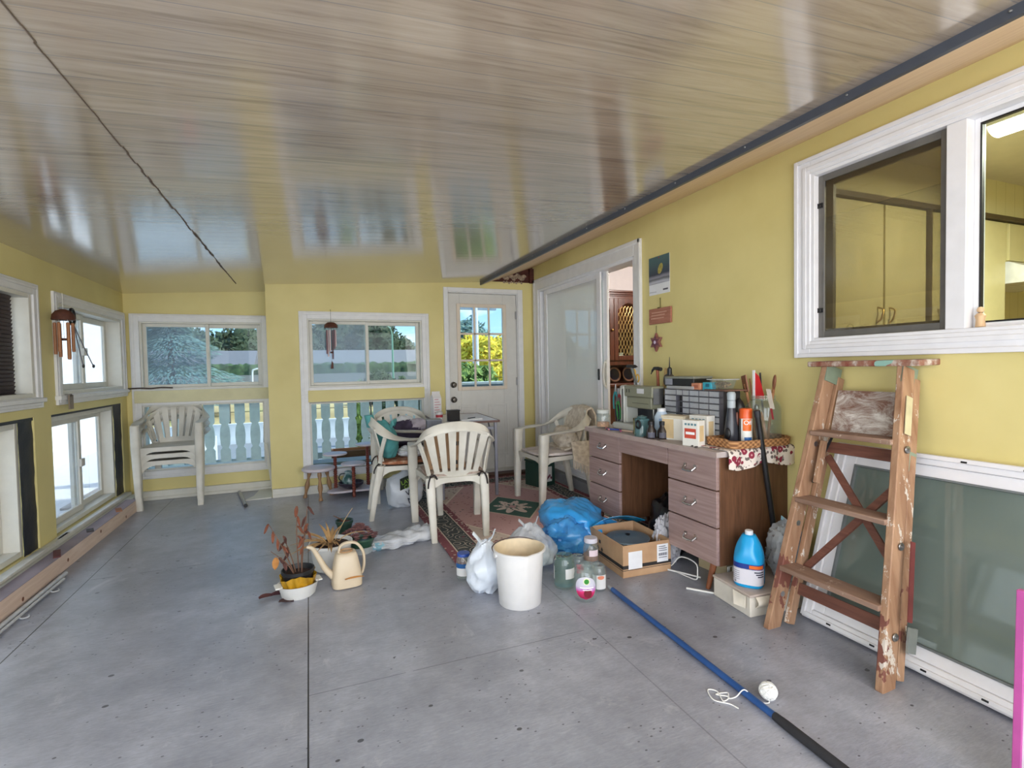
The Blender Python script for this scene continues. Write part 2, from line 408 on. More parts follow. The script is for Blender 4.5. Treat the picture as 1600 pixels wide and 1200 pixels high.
struct(wall_cells(MB(), 'X', -1.72, 5.5, 0, 2.6, 2.43, 2.57, [(3.40, 5.22, .10, 2.08), (.25, 1.885, 1.295, 2.185)]).build('wall_right', M_YEL, smooth=0))
struct(wall_cells(MB(), 'Y', -1.75, 2.57, 0, 2.6, -1.86, -1.72, [(-1.35, 1.95, .35, 2.0)]).build('wall_rear', M_YEL, smooth=0))
struct(ring(MB(), 'Y', -1.42, 2.02, .28, 2.07, .08, -1.72, -1.70).build('trim_5', M_WHITE))
# header and broken plaster above the back wall
hd = sroot('trim_6')
struct(hd)
B(1.806, 2.43, 5.40, 5.5, 2.17, 2.40).build('header_beam', M_HEAD, hd)
B(2.38, 2.43, 5.36, 5.41, 2.165, 2.33).build('header_post', M_HEAD, hd)
q = MB()
for i in range(16):
    q.blob((1.93+.026*i, 5.392, 2.235+.02*math.sin(i*1.7)), (.03, .012, .022), .5, 3, i, 10, 6)
for i in range(8): q.blob((2.07+.03*i, 5.378, 2.168+.006*math.sin(i*2.3)), (.014, .008, .012), .5, 3, i, 8, 6)
q.build('broken_plaster', M_CRUMB, hd)
# baseboards and ledges
bb = MB().box(-1.55, -.36, 5.81, 5.85, 0, .085).box(-1.55, -.36, 5.79, 5.815, 0, .03)
struct(bb.build('baseboard_back', M_CREAM, bevel=.004))
struct(MB().box(-.355, 1.37, 5.35, 5.38, .03, .085).box(-.355, 1.37, 5.358, 5.38, 0, .03).build('trim_7', M_CREAM, bevel=.003))
struct(B(1.37, 2.28, 5.25, 5.40, 0, .035).build('trim_8', wood('dark_threshold', (60, 34, 24), (92, 56, 38), 0), bevel=.004))
sl = MB().box(-1.61, -1.50, -1.7, 5.69, 0, .10).box(-1.61, -1.56, -1.7, 5.69, .10, .125)
struct(sl.build('baseboard_left', M_CREAM, bevel=.004))
struct(MB().box(2.40, 2.43, 3.34, 5.33, 0, .10).build('baseboard_right', plain('grey_curb', (138, 140, 146), .6)))
struct(MB().box(2.415, 2.43, 3.40, 3.34, 0, .08).box(2.415, 2.43, -1.7, 3.32, 0, .07).build('trim_9', M_CREAM))

# ---------------------------------------------------------------- windows of the back wall
def slider_window(name, plane, a0, a1, z0, z1, face, sgn, mid, left_mat, right_mat, trim_w=.075, dep=.12, fr=M_CREAM, glide=True):
    # face = wall plane, sgn = direction to the outside; outer trim a0..a1 x z0..z1
    r = sroot(name)
    d = lambda k: sorted((face+sgn*k, face+sgn*(k)))[0]
    def rg(mb, x0, x1, y0, y1, w, k0, k1, wz=None): k = sorted((face+sgn*k0, face+sgn*k1)); return ring(mb, plane, x0, x1, y0, y1, w, k[0], k[1], wz)
    def sb(x0, x1, y0, y1, k0, k1): k = sorted((face+sgn*k0, face+sgn*k1)); return slab(plane, x0, x1, y0, y1, k[0], k[1])
    t = rg(MB(), a0, a1, z0, z1, trim_w, -.018, 0); rg(t, a0+trim_w*.15, a1-trim_w*.15, z0+trim_w*.15, z1-trim_w*.15, trim_w*.3, -.024, -.018)
    t.build('casing', M_WHITE, r, bevel=.003)
    i0, i1, j0, j1 = a0+trim_w-.012, a1-trim_w+.012, z0+trim_w-.012, z1-trim_w+.012
    rg(MB(), i0, i1, j0, j1, .028, 0, dep).build('frame', fr, r, bevel=.002)
    i0 += .028; i1 -= .028; j0 += .028; j1 -= .028
    if mid is None:
        p = sb(i0, i1, j0, j1, dep*.55, dep*.55+.004); p.build('pane', left_mat, r, smooth=0); return r
    rg(MB(), i0, mid+.018, j0, j1, .03, dep*.35, dep*.55).build('sliding_sash', fr, r, bevel=.003)
    sb(i0+.03, mid-.012, j0+.03, j1-.03, dep*.44, dep*.44+.004).build('pane', left_mat, r, smooth=0)
    rg(MB(), mid-.018, i1, j0, j1, .036, dep*.58, dep*.8).build('fixed_sash', fr, r, bevel=.003)
    sb(mid+.018, i1-.036, j0+.036, j1-.036, dep*.68, dep*.68+.004).build('pane', right_mat, r, smooth=0)
    sb(mid-.008, mid+.008, (j0+j1)/2-.03, (j0+j1)/2+.03, dep*.25, dep*.36).build('latch', fr, r, bevel=.002)
    return r
slider_window('window_1', 'Y', -1.565, -.36, .985, 1.79, 5.85, 1, -.935, M_HAZE, M_GLASS)
slider_window('window_2', 'Y', -1.565, -.36, .20, .985, 5.85, 1, None, M_GLASS, M_GLASS)
struct(B(-1.545, -.38, 5.820, 5.85, .935, 1.052).build('trim_10', M_PALEYEL, bevel=.003))
slider_window('window_3', 'Y', -.075, 1.20, .975, 1.795, 5.38, 1, .565, M_HAZE, M_GLASS)
slider_window('window_4', 'Y', -.075, 1.20, .155, .975, 5.38, 1, None, M_GLASS, M_GLASS)
struct(B(-.01, 1.135, 5.352, 5.38, .905, 1.02).build('trim_11', M_YEL, bevel=.003))
# windows of the left wall, deep set
def deep_window(name, y0, y1, z0, z1, mid, m1, m2, casing=True, dep=.13, fr=M_CREAM, lower=False):
    r = sroot(name)
    if casing:
        t = ring(MB(), 'X', y0-.075, y1+.075, z0-.06, z1+.06, .07, -1.61, -1.592); ring(t, 'X', y0-.06, y1+.06, z0-.045, z1+.045, .02, -1.592, -1.586)
        t.build('casing', M_WHITE, r, bevel=.003)
        B(-1.62, -1.575, y0-.08, y1+.08, z0-.025, z0+.004).build('sill', M_WHITE, r, bevel=.004)
    ring(MB(), 'X', y0, y1, z0, z1, .035, -1.745, -1.602 if casing else -1.632).build('frame', fr, r, bevel=.003)
    a, b = y0+.035, y1-.035; c, d = z0+.035, z1-.035
    ring(MB(), 'X', a, mid+.03, c, d, .045, -1.70, -1.675).build('sliding_sash', fr, r, bevel=.003)
    B(-1.69, -1.686, a+.045, mid-.015, c+.045, d-.045).build('pane', m1, r, smooth=0)
    ring(MB(), 'X', mid-.03, b, c, d, .045, -1.735, -1.71).build('fixed_sash', fr, r, bevel=.003)
    B(-1.724, -1.72, mid+.015, b-.045, c+.045, d-.045).build('pane', m2, r, smooth=0)
    B(-1.675, -1.655, mid-.03, mid+.035, (c+d)/2-.03, (c+d)/2+.03).build('latch', plain('pale_latch', (205, 203, 196), .4), r, bevel=.004)
    return r
deep_window('window_5', 4.46, 5.75, 1.07, 1.73, 5.08, M_WHITISH, M_WHITISH)
w6 = deep_window('window_6', 1.75, 4.10, 1.07, 1.735, 2.9, M_WHITISH, M_WHITISH)
blind = MB()
for i in range(26): blind.box(-1.668, -1.652, 2.95, 3.98, 1.09+.0235*i, 1.09+.0235*i+.022, rot('Y', 22))
blind.build('dark_slatted_blind', plain('dark_maroon_slats', (48, 32, 36), .5), w6)
w7 = deep_window('window_7', 4.31, 5.53, .13, .935, 4.93, M_WHITISH, M_WHITISH, casing=False)
w8 = deep_window('window_8', 1.75, 3.93, .13, .935, 2.9, M_WHITISH, M_WHITISH, casing=False)
for w, a, b in ((w7, 5.515, 5.69), (w8, 3.915, 4.08)):
    MB().sheet(lambda u, v: (-1.622+.006*noise.noise(Vector((u*4, v*9, a))), a+(b-a)*u, .125+.83*v), 6, 24, .004).build('tarp_strip', M_NAVY, w)
    B(-1.66, -1.615, (4.31 if w is w7 else 1.75), b, .935, .955).build('dark_gap_seal', M_NAVY, w)
deep_window('window_9', -1.2, 1.35, 1.05, 1.75, .1, M_GLASS, M_GLASS)
deep_window('window_10', -1.2, 1.35, .14, .95, .1, M_GLASS, M_GLASS, casing=False)

# ---------------------------------------------------------------- entry door with nine lites
M_DOOR = plain('door_paint', (214, 212, 206), .4, var=.04)
d1 = sroot('door_1')
fr = MB().box(1.365, 1.415, 5.36, 5.38, 0, 2.085).box(2.225, 2.285, 5.36, 5.38, 0, 2.085).box(1.415, 2.225, 5.36, 5.38, 2.04, 2.085)
fr.box(1.405, 1.42, 5.38, 5.5, 0, 2.045).box(2.22, 2.235, 5.38, 5.5, 0, 2.045).box(1.42, 2.22, 5.38, 5.5, 2.03, 2.045)
fr.build('door_frame', M_WHITE, d1, bevel=.003)
sl = wall_cells(MB(), 'Y', 1.423, 2.217, .035, 2.028, 5.405, 5.445, [(1.55, 2.055, 1.00, 1.88)])
for a, b in ((1.52, 1.74), (1.86, 2.10)):
    ring(sl, 'Y', a, b, .22, .80, .022, 5.398, 5.405); sl.box(a+.05, b-.05, 5.397, 5.405, .27, .75)
slab_o = sl.build('door_leaf', M_DOOR, d1, bevel=.003)
gf = ring(MB(), 'Y', 1.515, 2.09, .965, 1.915, .04, 5.388, 5.405)
for i in (1, 2): gf.box(1.55+.505*i/3-.011, 1.55+.505*i/3+.011, 5.394, 5.412, 1.0, 1.88)
for i in (1, 2): gf.box(1.55, 2.055, 5.394, 5.412, 1.0+.88*i/3-.011, 1.0+.88*i/3+.011)
gf.build('lite_grille', plain('cream_grille', (222, 208, 190), .4, var=.04), slab_o, bevel=.003)
B(1.55, 2.055, 5.424, 5.428, 1.0, 1.88).build('pane', M_GLASS, slab_o, smooth=0)
for z in (1.03, .868):
    MB().lathe([(0, -.052), (.02, -.05), (.03, -.035), (.026, -.018), (.014, -.012), (.014, -.006), (.032, -.004), (.034, 0)], 20, (1.465, 5.405, z), rot('X', -90)).build('door_knob', plain('aged_pewter', (92, 88, 82), .35, .8), slab_o)
for z in (.3, 1.05, 1.8): B(2.205, 2.222, 5.395, 5.41, z-.045, z+.045).build('hinge', M_STEEL, d1)
B(1.423, 2.217, 5.395, 5.405, .036, .075).build('door_sweep', plain('door_sweep', (190, 186, 176), .5), slab_o)

# ---------------------------------------------------------------- patio slider to the dining room
d2 = sroot('door_2')
t = MB().box(2.408, 2.43, 5.22, 5.335, .0, 2.19).box(2.408, 2.43, 3.32, 3.405, .0, 2.19).box(2.408, 2.43, 3.405, 5.22, 2.07, 2.19)
t.box(2.400, 2.408, 5.29, 5.335, 0, 2.19).box(2.400, 2.408, 3.32, 3.345, 0, 2.19).box(2.400, 2.408, 3.32, 5.335, 2.155, 2.19)
t.build('casing', M_WHITE, d2, bevel=.004)
ring(MB(), 'X', 3.40, 5.22, .10, 2.08, .035, 2.42, 2.56).build('frame', M_VINYL, d2, bevel=.003)
B(2.41, 2.56, 3.40, 5.22, .10, .122).build('sill_track', M_ALU, d2)
scr = ring(MB(), 'X', 3.955, 5.12, .125, 2.05, .062, 2.438, 2.458, .055).build('screen_frame', M_VINYL, d2, bevel=.003)
B(2.447, 2.449, 4.015, 5.06, .18, 2.0).build('screen_mesh', M_SCREEN, scr, smooth=0)
B(2.425, 2.438, 3.975, 3.995, 1.08, 1.18).build('screen_pull', M_BLACK, scr, bevel=.003)
s2 = ring(MB(), 'X', 3.905, 5.18, .125, 2.05, .07, 2.475, 2.50, .07).build('glass_sash', M_VINYL, d2, bevel=.003)
B(2.486, 2.49, 3.975, 5.11, .195, 1.98).build('pane', M_GLASS, s2, smooth=0)
hnd = MB().sweep(smoothpath([(2.475, 3.925, 1.02), (2.455, 3.925, 1.03), (2.445, 3.925, 1.1), (2.445, 3.925, 1.16), (2.455, 3.925, 1.23), (2.475, 3.925, 1.24)]), [(0, 1, 0)]*31, ell(.014, .008)).box(2.468, 2.478, 3.91, 3.945, 1.0, 1.26)
hnd.build('pull_handle', plain('cream_handle', (222, 220, 212), .35), s2, bevel=.002)
s3 = ring(MB(), 'X', 4.03, 5.18, .125, 2.05, .06, 2.515, 2.54, .07).build('fixed_sash', M_VINYL, d2, bevel=.003)
B(2.526, 2.53, 4.09, 5.12, .195, 1.98).build('pane', M_GLASS, s3, smooth=0)

# ---------------------------------------------------------------- kitchen window in the right wall
kw = sroot('window_11')
t = ring(MB(), 'X', .20, 1.965, 1.23, 2.25, .085, 2.408, 2.43)
ring(t, 'X', .20, 1.965, 1.23, 2.25, .022, 2.398, 2.408); ring(t, 'X', .245, 1.92, 1.275, 2.205, .022, 2.402, 2.408)
t.build('casing', M_VINYL, kw, bevel=.004)
f = ring(MB(), 'X', .27, 1.89, 1.30, 2.18, .03, 2.415, 2.55); f.box(2.42, 2.55, 1.215, 1.285, 1.33, 2.15)
f.build('frame', M_VINYL, kw, bevel=.003)
sf_ = ring(MB(), 'X', 1.285, 1.86, 1.33, 2.15, .032, 2.445, 2.46).build('screen_frame', plain('grey_screen_frame', (112, 110, 106), .45, .3), kw, bevel=.002)
B(2.452, 2.454, 1.316, 1.83, 1.36, 2.12).build('screen_mesh', M_DSCREEN, sf_, smooth=0)
for z in (1.47, 2.0): ring(MB(), 'X', 1.835, 1.86, z-.012, z+.012, .006, 2.438, 2.446).build('screen_clip', M_BLACK, sf_)
ring(MB(), 'X', 1.285, 1.86, 1.33, 2.15, .045, 2.49, 2.515).build('sliding_sash', plain('tan_sash', (150, 140, 120), .4), kw, bevel=.003)
B(2.50, 2.504, 1.33, 1.815, 1.375, 2.105).build('pane', M_GLASS, kw, smooth=0)
ring(MB(), 'X', .30, 1.215, 1.33, 2.15, .02, 2.47, 2.50).build('fixed_sash', M_VINYL, kw, bevel=.002)
ring(MB(), 'X', .32, 1.195, 1.35, 2.13, .006, 2.468, 2.486).build('gasket', M_BLACK, kw)
B(2.478, 2.482, .32, 1.195, 1.35, 2.13).build('pane', M_GLASS, kw, smooth=0)
for z in (1.62, 1.95): B(2.412, 2.42, 1.885, 1.9, z-.2, z+.02).build('jamb_clip', M_VINYL, kw)
# ---------------------------------------------------------------- house interior behind the right wall
M_KIT = Mat('kitchen_panelling', .5); _g = (M_KIT.x*8.0).frac().lt(.03)
M_KIT.color(M_KIT.mix(_g, lin(218, 207, 160), lin(180, 166, 120))); M_KIT = M_KIT.m
M_INC = plain('interior_ceiling', (214, 206, 186), .7, var=.04)
M_GREYW = plain('dining_grey_wall', (196, 188, 190), .7, var=.04)
M_HFLOOR = plain('house_floor', (120, 96, 74), .5)
struct(B(2.57, 6.6, -.6, 6.0, -.1, .10).build('floor_house', M_HFLOOR))
struct(B(2.57, 6.6, 2.56, 2.68, .1, 2.55).build('wall_kitchen', M_KIT, smooth=0))
struct(MB().box(2.57, 6.6, -.6, -.5, .1, 2.55).box(6.5, 6.6, -.5, 2.56, .1, 2.55).build('wall_kitchen_rear', M_KIT, smooth=0))
struct(MB().box(2.57, 6.6, 5.9, 6.0, .1, 2.55).box(6.5, 6.6, 2.68, 5.9, .1, 2.55).build('wall_dining', M_GREYW, smooth=0))
struct(B(2.57, 6.6, -.6, 6.0, 2.55, 2.65).build('ceiling_house', M_INC, smooth=0))
struct(B(1.78, 6.8, -2.0, 6.02, 2.68, 2.8).build('roof', plain('roof_grey', (90, 88, 86), .8)))
M_CABY = plain('yellow_cabinet_paint', (220, 209, 160), .4, var=.04)
M_DKGAP = plain('dark_brown_trim', (84, 70, 50), .5)
M_BRASS = plain('brass', (196, 160, 90), .3, .9)
cab = thing('wall_cabinet', 'yellow two-door kitchen cabinet seen behind the window screen', 'cabinet', (2.95, 2.25, 1.40))
B(0, 1.09, .02, .30, 0, .85).build('body', M_CABY, cab, bevel=.002)
for a, b, h in ((.01, .62, .56), (.64, 1.07, .68)):
    dr = B(a, b, 0, .02, .01, .84).build('door', M_CABY, cab, bevel=.003)
    MB().tube(smoothpath([(h, -.001, .06), (h-.01, -.03, .08), (h+.012, -.03, .14), (h, -.001, .16)]), .006).build('handle', M_BRASS, dr)
cb2 = thing('wall_cabinet', 'yellow single-door kitchen cabinet seen behind the clear window pane', 'cabinet', (4.07, 2.25, 1.40))
B(0, .93, .02, .30, 0, .85).build('body', M_CABY, cb2, bevel=.002)
dr = B(.01, .92, 0, .02, .01, .84).build('door', M_CABY, cb2, bevel=.003)
MB().tube(smoothpath([(.08, -.001, .06), (.07, -.03, .08), (.09, -.03, .14), (.08, -.001, .16)]), .006).build('handle', M_BRASS, dr)
struct(B(2.6, 6.4, 2.23, 2.56, 2.252, 2.285).build('trim_12', M_DKGAP))
struct(B(2.6, 6.4, 2.26, 2.56, 2.285, 2.55).build('wall_kitchen_bulkhead', M_KIT, smooth=0))
struct(B(4.035, 4.065, 2.235, 2.55, 1.4, 2.252).build('trim_13', M_DKGAP))
cb3 = thing('wall_cabinet', 'short yellow kitchen cabinet above the white range hood', 'cabinet', (5.03, 2.25, 1.95))
B(0, .75, .02, .30, 0, .30).build('body', M_CABY, cb3); B(.01, .74, 0, .02, .01, .29).build('door', M_CABY, cb3, bevel=.003)
rh = thing('range_hood', 'white range hood under the short kitchen cabinet', 'range hood', (5.03, 2.05, 1.78))
MB().prism([(0, 0), (.5, 0), (.5, .17), (.2, .17), (0, .07)], lambda a, b, t: (t, a, b), 0, .75).build('canopy', plain('white_enamel', (236, 236, 240), .25), rh, bevel=.004)
B(.06, .69, -.002, .004, .012, .04).build('control_strip', M_ALU, rh)
lf = thing('ceiling_light', 'lit fluorescent light fixture on the kitchen ceiling', 'light', (3.7, 1.18, 2.55))
B(-.09, .09, -.55, .55, -.03, 0).build('base', M_WHITE, lf, bevel=.004)
MB().sheet(lambda u, v: (.08*math.cos(PI*u), -.54+1.08*v, -.03-.045*math.sin(PI*u)), 14, 2, .004).build('diffuser', glow('lit_diffuser', (255, 250, 240), 5), lf)
lamp('kitchen_light', 'AREA', (3.7, 1.18, 2.44), 62, (1, .93, .80), (.25, 1.05), (0, 0, -1))
fig = thing('wooden_figurine', 'small pale wooden figurine on the kitchen window sill', 'figurine', (2.56, 1.19, 1.34))
fig.location = (2.46, 1.185, 1.332)
MB().lathe([(0, 0), (.016, .001), (.014, .03), (.018, .045), (.010, .055), (0, .056)], 12).build('body', plain('pale_wood', (214, 180, 140), .6), fig)
MB().lathe([(0, .055), (.010, .060), (.012, .068), (.008, .078), (0, .08)], 12).build('head', plain('pale_wood', (214, 180, 140), .6), fig)

# china cabinet in the dining room
M_CHERRY = wood('cherry_wood', (50, 25, 18), (88, 46, 32), 2, .3, 6, 10)
M_LEAD = plain('lead_came', (205, 176, 120), .35, .6)
hc = thing('china_cabinet', 'dark cherry china cabinet with lit leaded-glass doors in the dining room', 'china cabinet', (3.12, 5.50, .10))
B(0, 1.36, -.06, .36, .05, .84).build('buffet_base', M_CHERRY, hc, bevel=.006)
B(-.02, 1.38, -.09, .37, .84, .88).build('buffet_top', M_CHERRY, hc, bevel=.008)
B(.03, 1.33, -.05, .3, 0, .05).build('plinth', M_CHERRY, hc)
up = MB().box(0, .03, 0, .36, .88, 1.98).box(1.33, 1.36, 0, .36, .88, 1.98).box(0, 1.36, .34, .36, .88, 1.98).box(0, 1.36, 0, .36, 1.94, 1.98).box(0, 1.36, 0, .36, 1.11, 1.17)
up.build('upper_case', M_CHERRY, hc, bevel=.003)
B(.03, 1.33, .02, .33, 1.52, 1.53).build('glass_shelf', M_GLASS, hc)
cr = MB()
for i, (o_, zz) in enumerate(((0, 1.98), (.02, 2.0), (.04, 2.025))): cr.box(-o_, 1.36+o_, -o_, .36, zz, zz+.025)
cr.build('cornice', M_CHERRY, hc, bevel=.006)
for k in range(3):
    a = .02+k*.44; b = a+.435
    fm = ring(MB(), 'Y', a, b, 1.17, 1.95, .06, -.022, 0)
    pts = [(a+.06+(.315)*i/12, 1.89-.09+.09*math.sin(PI*i/12)) for i in range(13)]
    fm.prism([(a+.06, 1.90)]+pts+[(a+.375, 1.90)], lambda p, q_, t: (p, t, q_), -.022, 0)
    dd = fm.build('glazed_door', M_CHERRY, hc, bevel=.004)
    lt = MB()
    for i in range(7):
        xx = a+.075+i*.048
        for s in (-1, 1):
            lt.tube([(min(max(xx+s*.022*math.sin(j*PI/4), a+.062), a+.372), -.008+.001*s, 1.235+.62*j/24) for j in range(25)], .0025, 5)
    lt.build('lead_lattice', M_LEAD, dd)
    B(a+.06, a+.375, -.004, -.002, 1.23, 1.89).build('pane', M_GLASS, dd, smooth=0)
    MB().lathe([(0, -.05), (.014, -.046), (.016, -.038), (.006, -.03), (.006, -.022)], 12, ((b-.03) if k != 2 else a+.03, 0, 1.55), rot('X', -90)).build('knob', plain('dark_brass', (110, 82, 44), .35, .8), dd)
lamp('hutch_light', 'POINT', (3.75, 5.66, 1.98), 4, (1, .78, .52), .04)
lamp('dining_light', 'POINT', (4.0, 4.3, 2.3), 60, (1, .94, .90), .25)
M_CHINA = plain('dark_blue_china', (38, 36, 62), .25)
pl = []
for i in range(5):
    p = thing('dinner_plate', 'dark decorated plate standing in the china cabinet niche', 'plate', (3.30+.22*i, 5.74, 1.09), 0, 'plates in the china cabinet niche')
    MB().lathe([(0, -.012), (.06, -.012), (.098, 0), (.10, .003), (.06, -.007), (0, -.008)], 24, (0, 0, 0), rot('X', 80)).build('plate_body', M_CHINA, p)
    MB().lathe([(.075, .0), (.09, .004), (.098, .004), (.094, .001)], 24, (0, -.002, 0), rot('X', 80), cap=False).build('rim_pattern', plain('plate_rim', (150, 110, 90), .3), p)
for i, (x, c, h) in enumerate(((3.35, (222, 205, 180), .16), (3.62, (150, 90, 60), .12), (3.80, (232, 228, 220), .10), (3.98, (170, 150, 120), .18))):
    names = ['cream vase on the lower shelf behind the leaded glass', 'brown bowl-shaped pot behind the leaded glass', 'white cup-shaped jar behind the leaded glass', 'tall tan vase behind the leaded glass']
    p = tag(MB().lathe([(0, 0), (.035, 0), (.05, h*.4), (.03, h*.75), (.036, h), (.031, h), (.025, h*.75), (.04, h*.4), (0, .01)], 16).build('vase', plain('vase_%d_glaze' % i, c, .3)), names[i], 'vase')
    p.location = (x, 5.68, 1.272)

# ---------------------------------------------------------------- outdoors
M_GRASS = Mat('dry_grass', .9); M_GRASS.color(M_GRASS.ramp(M_GRASS.noise(.25, 7), [(.35, lin(160, 138, 92)), (.55, lin(186, 164, 116)), (.7, lin(138, 140, 80))])); M_GRASS = M_GRASS.m
struct(B(-150, 150, -60, 300, -.75, -.62).build('ground', M_GRASS, smooth=0))
struct(B(-60, 60, 8.2, 14.6, -.63, -.60).build('road', plain('pale_road', (126, 128, 134), .8, var=.1, scale=3)))
struct(MB().box(-2.2, 4.6, 5.97, 7.35, -.07, -.03).box(-.2, 4.6, 5.5, 5.97, -.07, -.03).build('deck', plain('deck_grey', (120, 116, 116), .7, var=.25, scale=5)))
# deck railing with sawn balusters
M_RAIL = plain('pale_blue_grey_paint', (168, 184, 193), .6, var=.12)
rl = thing('deck_railing', 'pale blue-grey deck railing with sawn flat balusters outside', 'railing', (0, 7.05, -.03))
B(-2.2, 4.6, -.05, .07, 1.0, 1.04).build('handrail', plain('handrail_paint', (206, 216, 222), .5), rl, bevel=.005)
B(-2.2, 4.6, .012, .04, .90, 1.0).build('top_rail', M_RAIL, rl); B(-2.2, 4.6, .012, .04, .10, .18).build('bottom_rail', M_RAIL, rl)
half = [(.056, .06), (.056, .30), (.034, .33), (.050, .37), (.056, .47), (.050, .57), (.034, .61), (.056, .64), (.056, .92)]
poly = [(x, z) for x, z in half]+[(-x, z) for x, z in reversed(half)]
proto_b = MB().prism(poly, lambda a, b, t: (a, t, b), -.014, .010).build('baluster', M_RAIL, rl)
proto_b.location.x = -2.12
for i in range(1, 41):
    o = proto_b.copy(); C.objects.link(o); o.location.x = -2.12+.165*i
for x in (-2.2, 1.2, 4.55): B(x, x+.09, -.02, .07, 0, 1.0).build('post', M_RAIL, rl)
# things on the deck seen through the low panes
pb = thing('planter_box', 'brown wooden planter box on the deck behind the balusters', 'planter', (.55, 6.35, -.03))
MB().box(-.32, .32, 0, .02, 0, .28).box(-.32, .32, .26, .28, 0, .28).box(-.32, -.3, .02, .26, 0, .28).box(.3, .32, .02, .26, 0, .28).build('box', wood('planter_brown', (96, 60, 38), (134, 88, 56), 0, .7), pb)
B(-.3, .3, .02, .26, 0, .22).build('soil', plain('soil', (58, 46, 38), .95, var=.4, scale=40), pb)
bn = thing('low_bench', 'low grey slatted bench on the deck outside', 'bench', (.45, 5.92, -.03))
for i in range(3): B(-.5, .9, .05+.09*i, .13+.09*i, .20, .225).build('slat', plain('weathered_grey', (150, 150, 150), .8), bn)
for x in (-.45, .8): B(x, x+.04, .06, .3, 0, .20).build('leg', plain('weathered_grey', (150, 150, 150), .8), bn)
tag(MB().blob((-.97, 6.7, .05), (.07, .07, .07), .02, 2, 1, 20, 14).build('ball', plain('coral_red_rubber', (226, 84, 84), .5)), 'small coral red ball on the deck behind the balusters', 'ball')
# barriers along the road
M_CONC = plain('pale_concrete', (206, 208, 212), .85, var=.1, scale=3)
for i in range(8):
    p = thing('road_barrier', 'pale concrete barrier block lined up along the far side of the road', 'barrier', (-13+3.4*i, 14.75, -.62), 0, 'concrete barriers along the road')
    MB().prism([(-.22, 0), (.22, 0), (.2, .12), (.1, .30), (.09, .52), (-.09, .52), (-.1, .30), (-.2, .12)], lambda a, b, t: (t, a, b), -1.66, 1.66).build('block', M_CONC, p)
    B(-.9, -.75, -.13, .1, .26, .34).build('lifting_slot', plain('slot_dark', (120, 120, 124), .9), p); B(.75, .9, -.13, .1, .26, .34).build('lifting_slot', plain('slot_dark', (120, 120, 124), .9), p)
fn = thing('wire_fence', 'thin dark wire fence across the dry grass', 'fence', (0, 19.4, -.62))
for i in range(13): MB().tube([(-14+2.3*i, 0, 0), (-14+2.3*i, 0, 1.0)], .03, 6).build('fence_post', plain('fence_dark', (70, 66, 62), .7), fn)
MB().tube([(-14, 0, .95), (14, 0, .95)], .018, 5).tube([(-14, 0, .5), (14, 0, .5)], .012, 5).build('wire', plain('fence_dark', (70, 66, 62), .7), fn)
tag(B(-40, 45, 42, 42.3, -.62, 1.0).build('boundary_wall', plain('pale_grey_wall', (140, 142, 144), .8)), 'long pale grey wall at the far edge of the dry field', 'wall')
M_LEAFD = Mat('dark_hedge_leaves', .8); M_LEAFD.color(M_LEAFD.ramp(M_LEAFD.noise(3, 6), [(.35, lin(38, 58, 40)), (.65, lin(74, 98, 62))])); M_LEAFD = M_LEAFD.m
hg = MB().sheet(lambda u, v: (-40+85*u, 43.2+.5*math.cos(PI*v)+.25*noise.noise(Vector((u*190, v*6, 0))), -.6+2.45*math.sin(PI*v)*.98+.18*noise.noise(Vector((u*260, v*9, 3)))), 420, 10, .1)
tag(hg.build('hedge', M_LEAFD), 'clipped dark green hedge along the top of the far wall', 'hedge')
hs = thing('bungalow', 'long low house with pale grey roof behind the far hedge', 'house', (1.5, 47, -.6))
B(-3.4, 14, 0, 8, 0, 2.5).build('walls', plain('house_wall', (140, 132, 124), .8), hs)
MB().prism([(-.6, 2.4), (4, 3.75), (8.6, 2.4)], lambda a, b, t: (t, a, b), -4.0, 14.6).build('roof', plain('pale_shingles', (122, 118, 120), .8, var=.1, scale=6), hs)
hs2 = thing('bungalow', 'small grey-roofed house behind the hedge on the left', 'house', (-6.8, 46.5, -.6))
hs2.location = (-16.8, 46.8, -.6)
B(-2.5, 12.2, 0, 6, 0, 2.3).build('walls', plain('house_wall', (140, 132, 124), .8), hs2)
MB().prism([(-.5, 2.3), (3, 3.7), (6.5, 2.3)], lambda a, b, t: (t, a, b), -3, 12.7).build('roof', plain('mid_grey_shingles', (112, 110, 116), .8, var=.1, scale=6), hs2)
def leafmat(name, a, b):
    m = Mat(name, .8); m.color(m.ramp(m.noise(5, 7, rough=.7), [(.35, lin(*a)), (.65, lin(*b))])); return m.m
M_LA = leafmat('dark_leaves', (34, 48, 36), (72, 90, 62)); M_LB = leafmat('blue_green_needles', (66, 96, 96), (128, 156, 146))
M_LC = leafmat('yellow_leaves', (196, 178, 40), (236, 214, 70)); M_LD = leafmat('fresh_green_leaves', (84, 118, 58), (142, 164, 82))
M_BARK = plain('bark', (84, 66, 52), .9, var=.3)
def crown(c, r, n, leaf, seed, amp=.3):
    q = MB().blob(c, (r[0]*.9, r[1]*.9, r[2]*.92), amp, 2.2, seed, 36, 22); rd = random.Random(seed); vs = []; fs = []
    for i in range(n):
        d = Vector((rd.gauss(0, 1), rd.gauss(0, 1), rd.gauss(0, 1))).normalized(); k = .85+.22*rd.random()+amp*.8*noise.noise(d*2.2+Vector((seed*7.3, seed*3.1, seed*1.7)))
        p = Vector((d.x*r[0], d.y*r[1], d.z*r[2]))*k+Vector(c); t = Vector((rd.gauss(0, 1), rd.gauss(0, 1), rd.gauss(0, 1))).normalized()*leaf; w = t.orthogonal().normalized()*leaf*.5
        b0 = len(vs); vs += [p-t, p+w, p+t, p-w]; fs.append((b0, b0+1, b0+2, b0+3))
    return q.add(vs, fs)
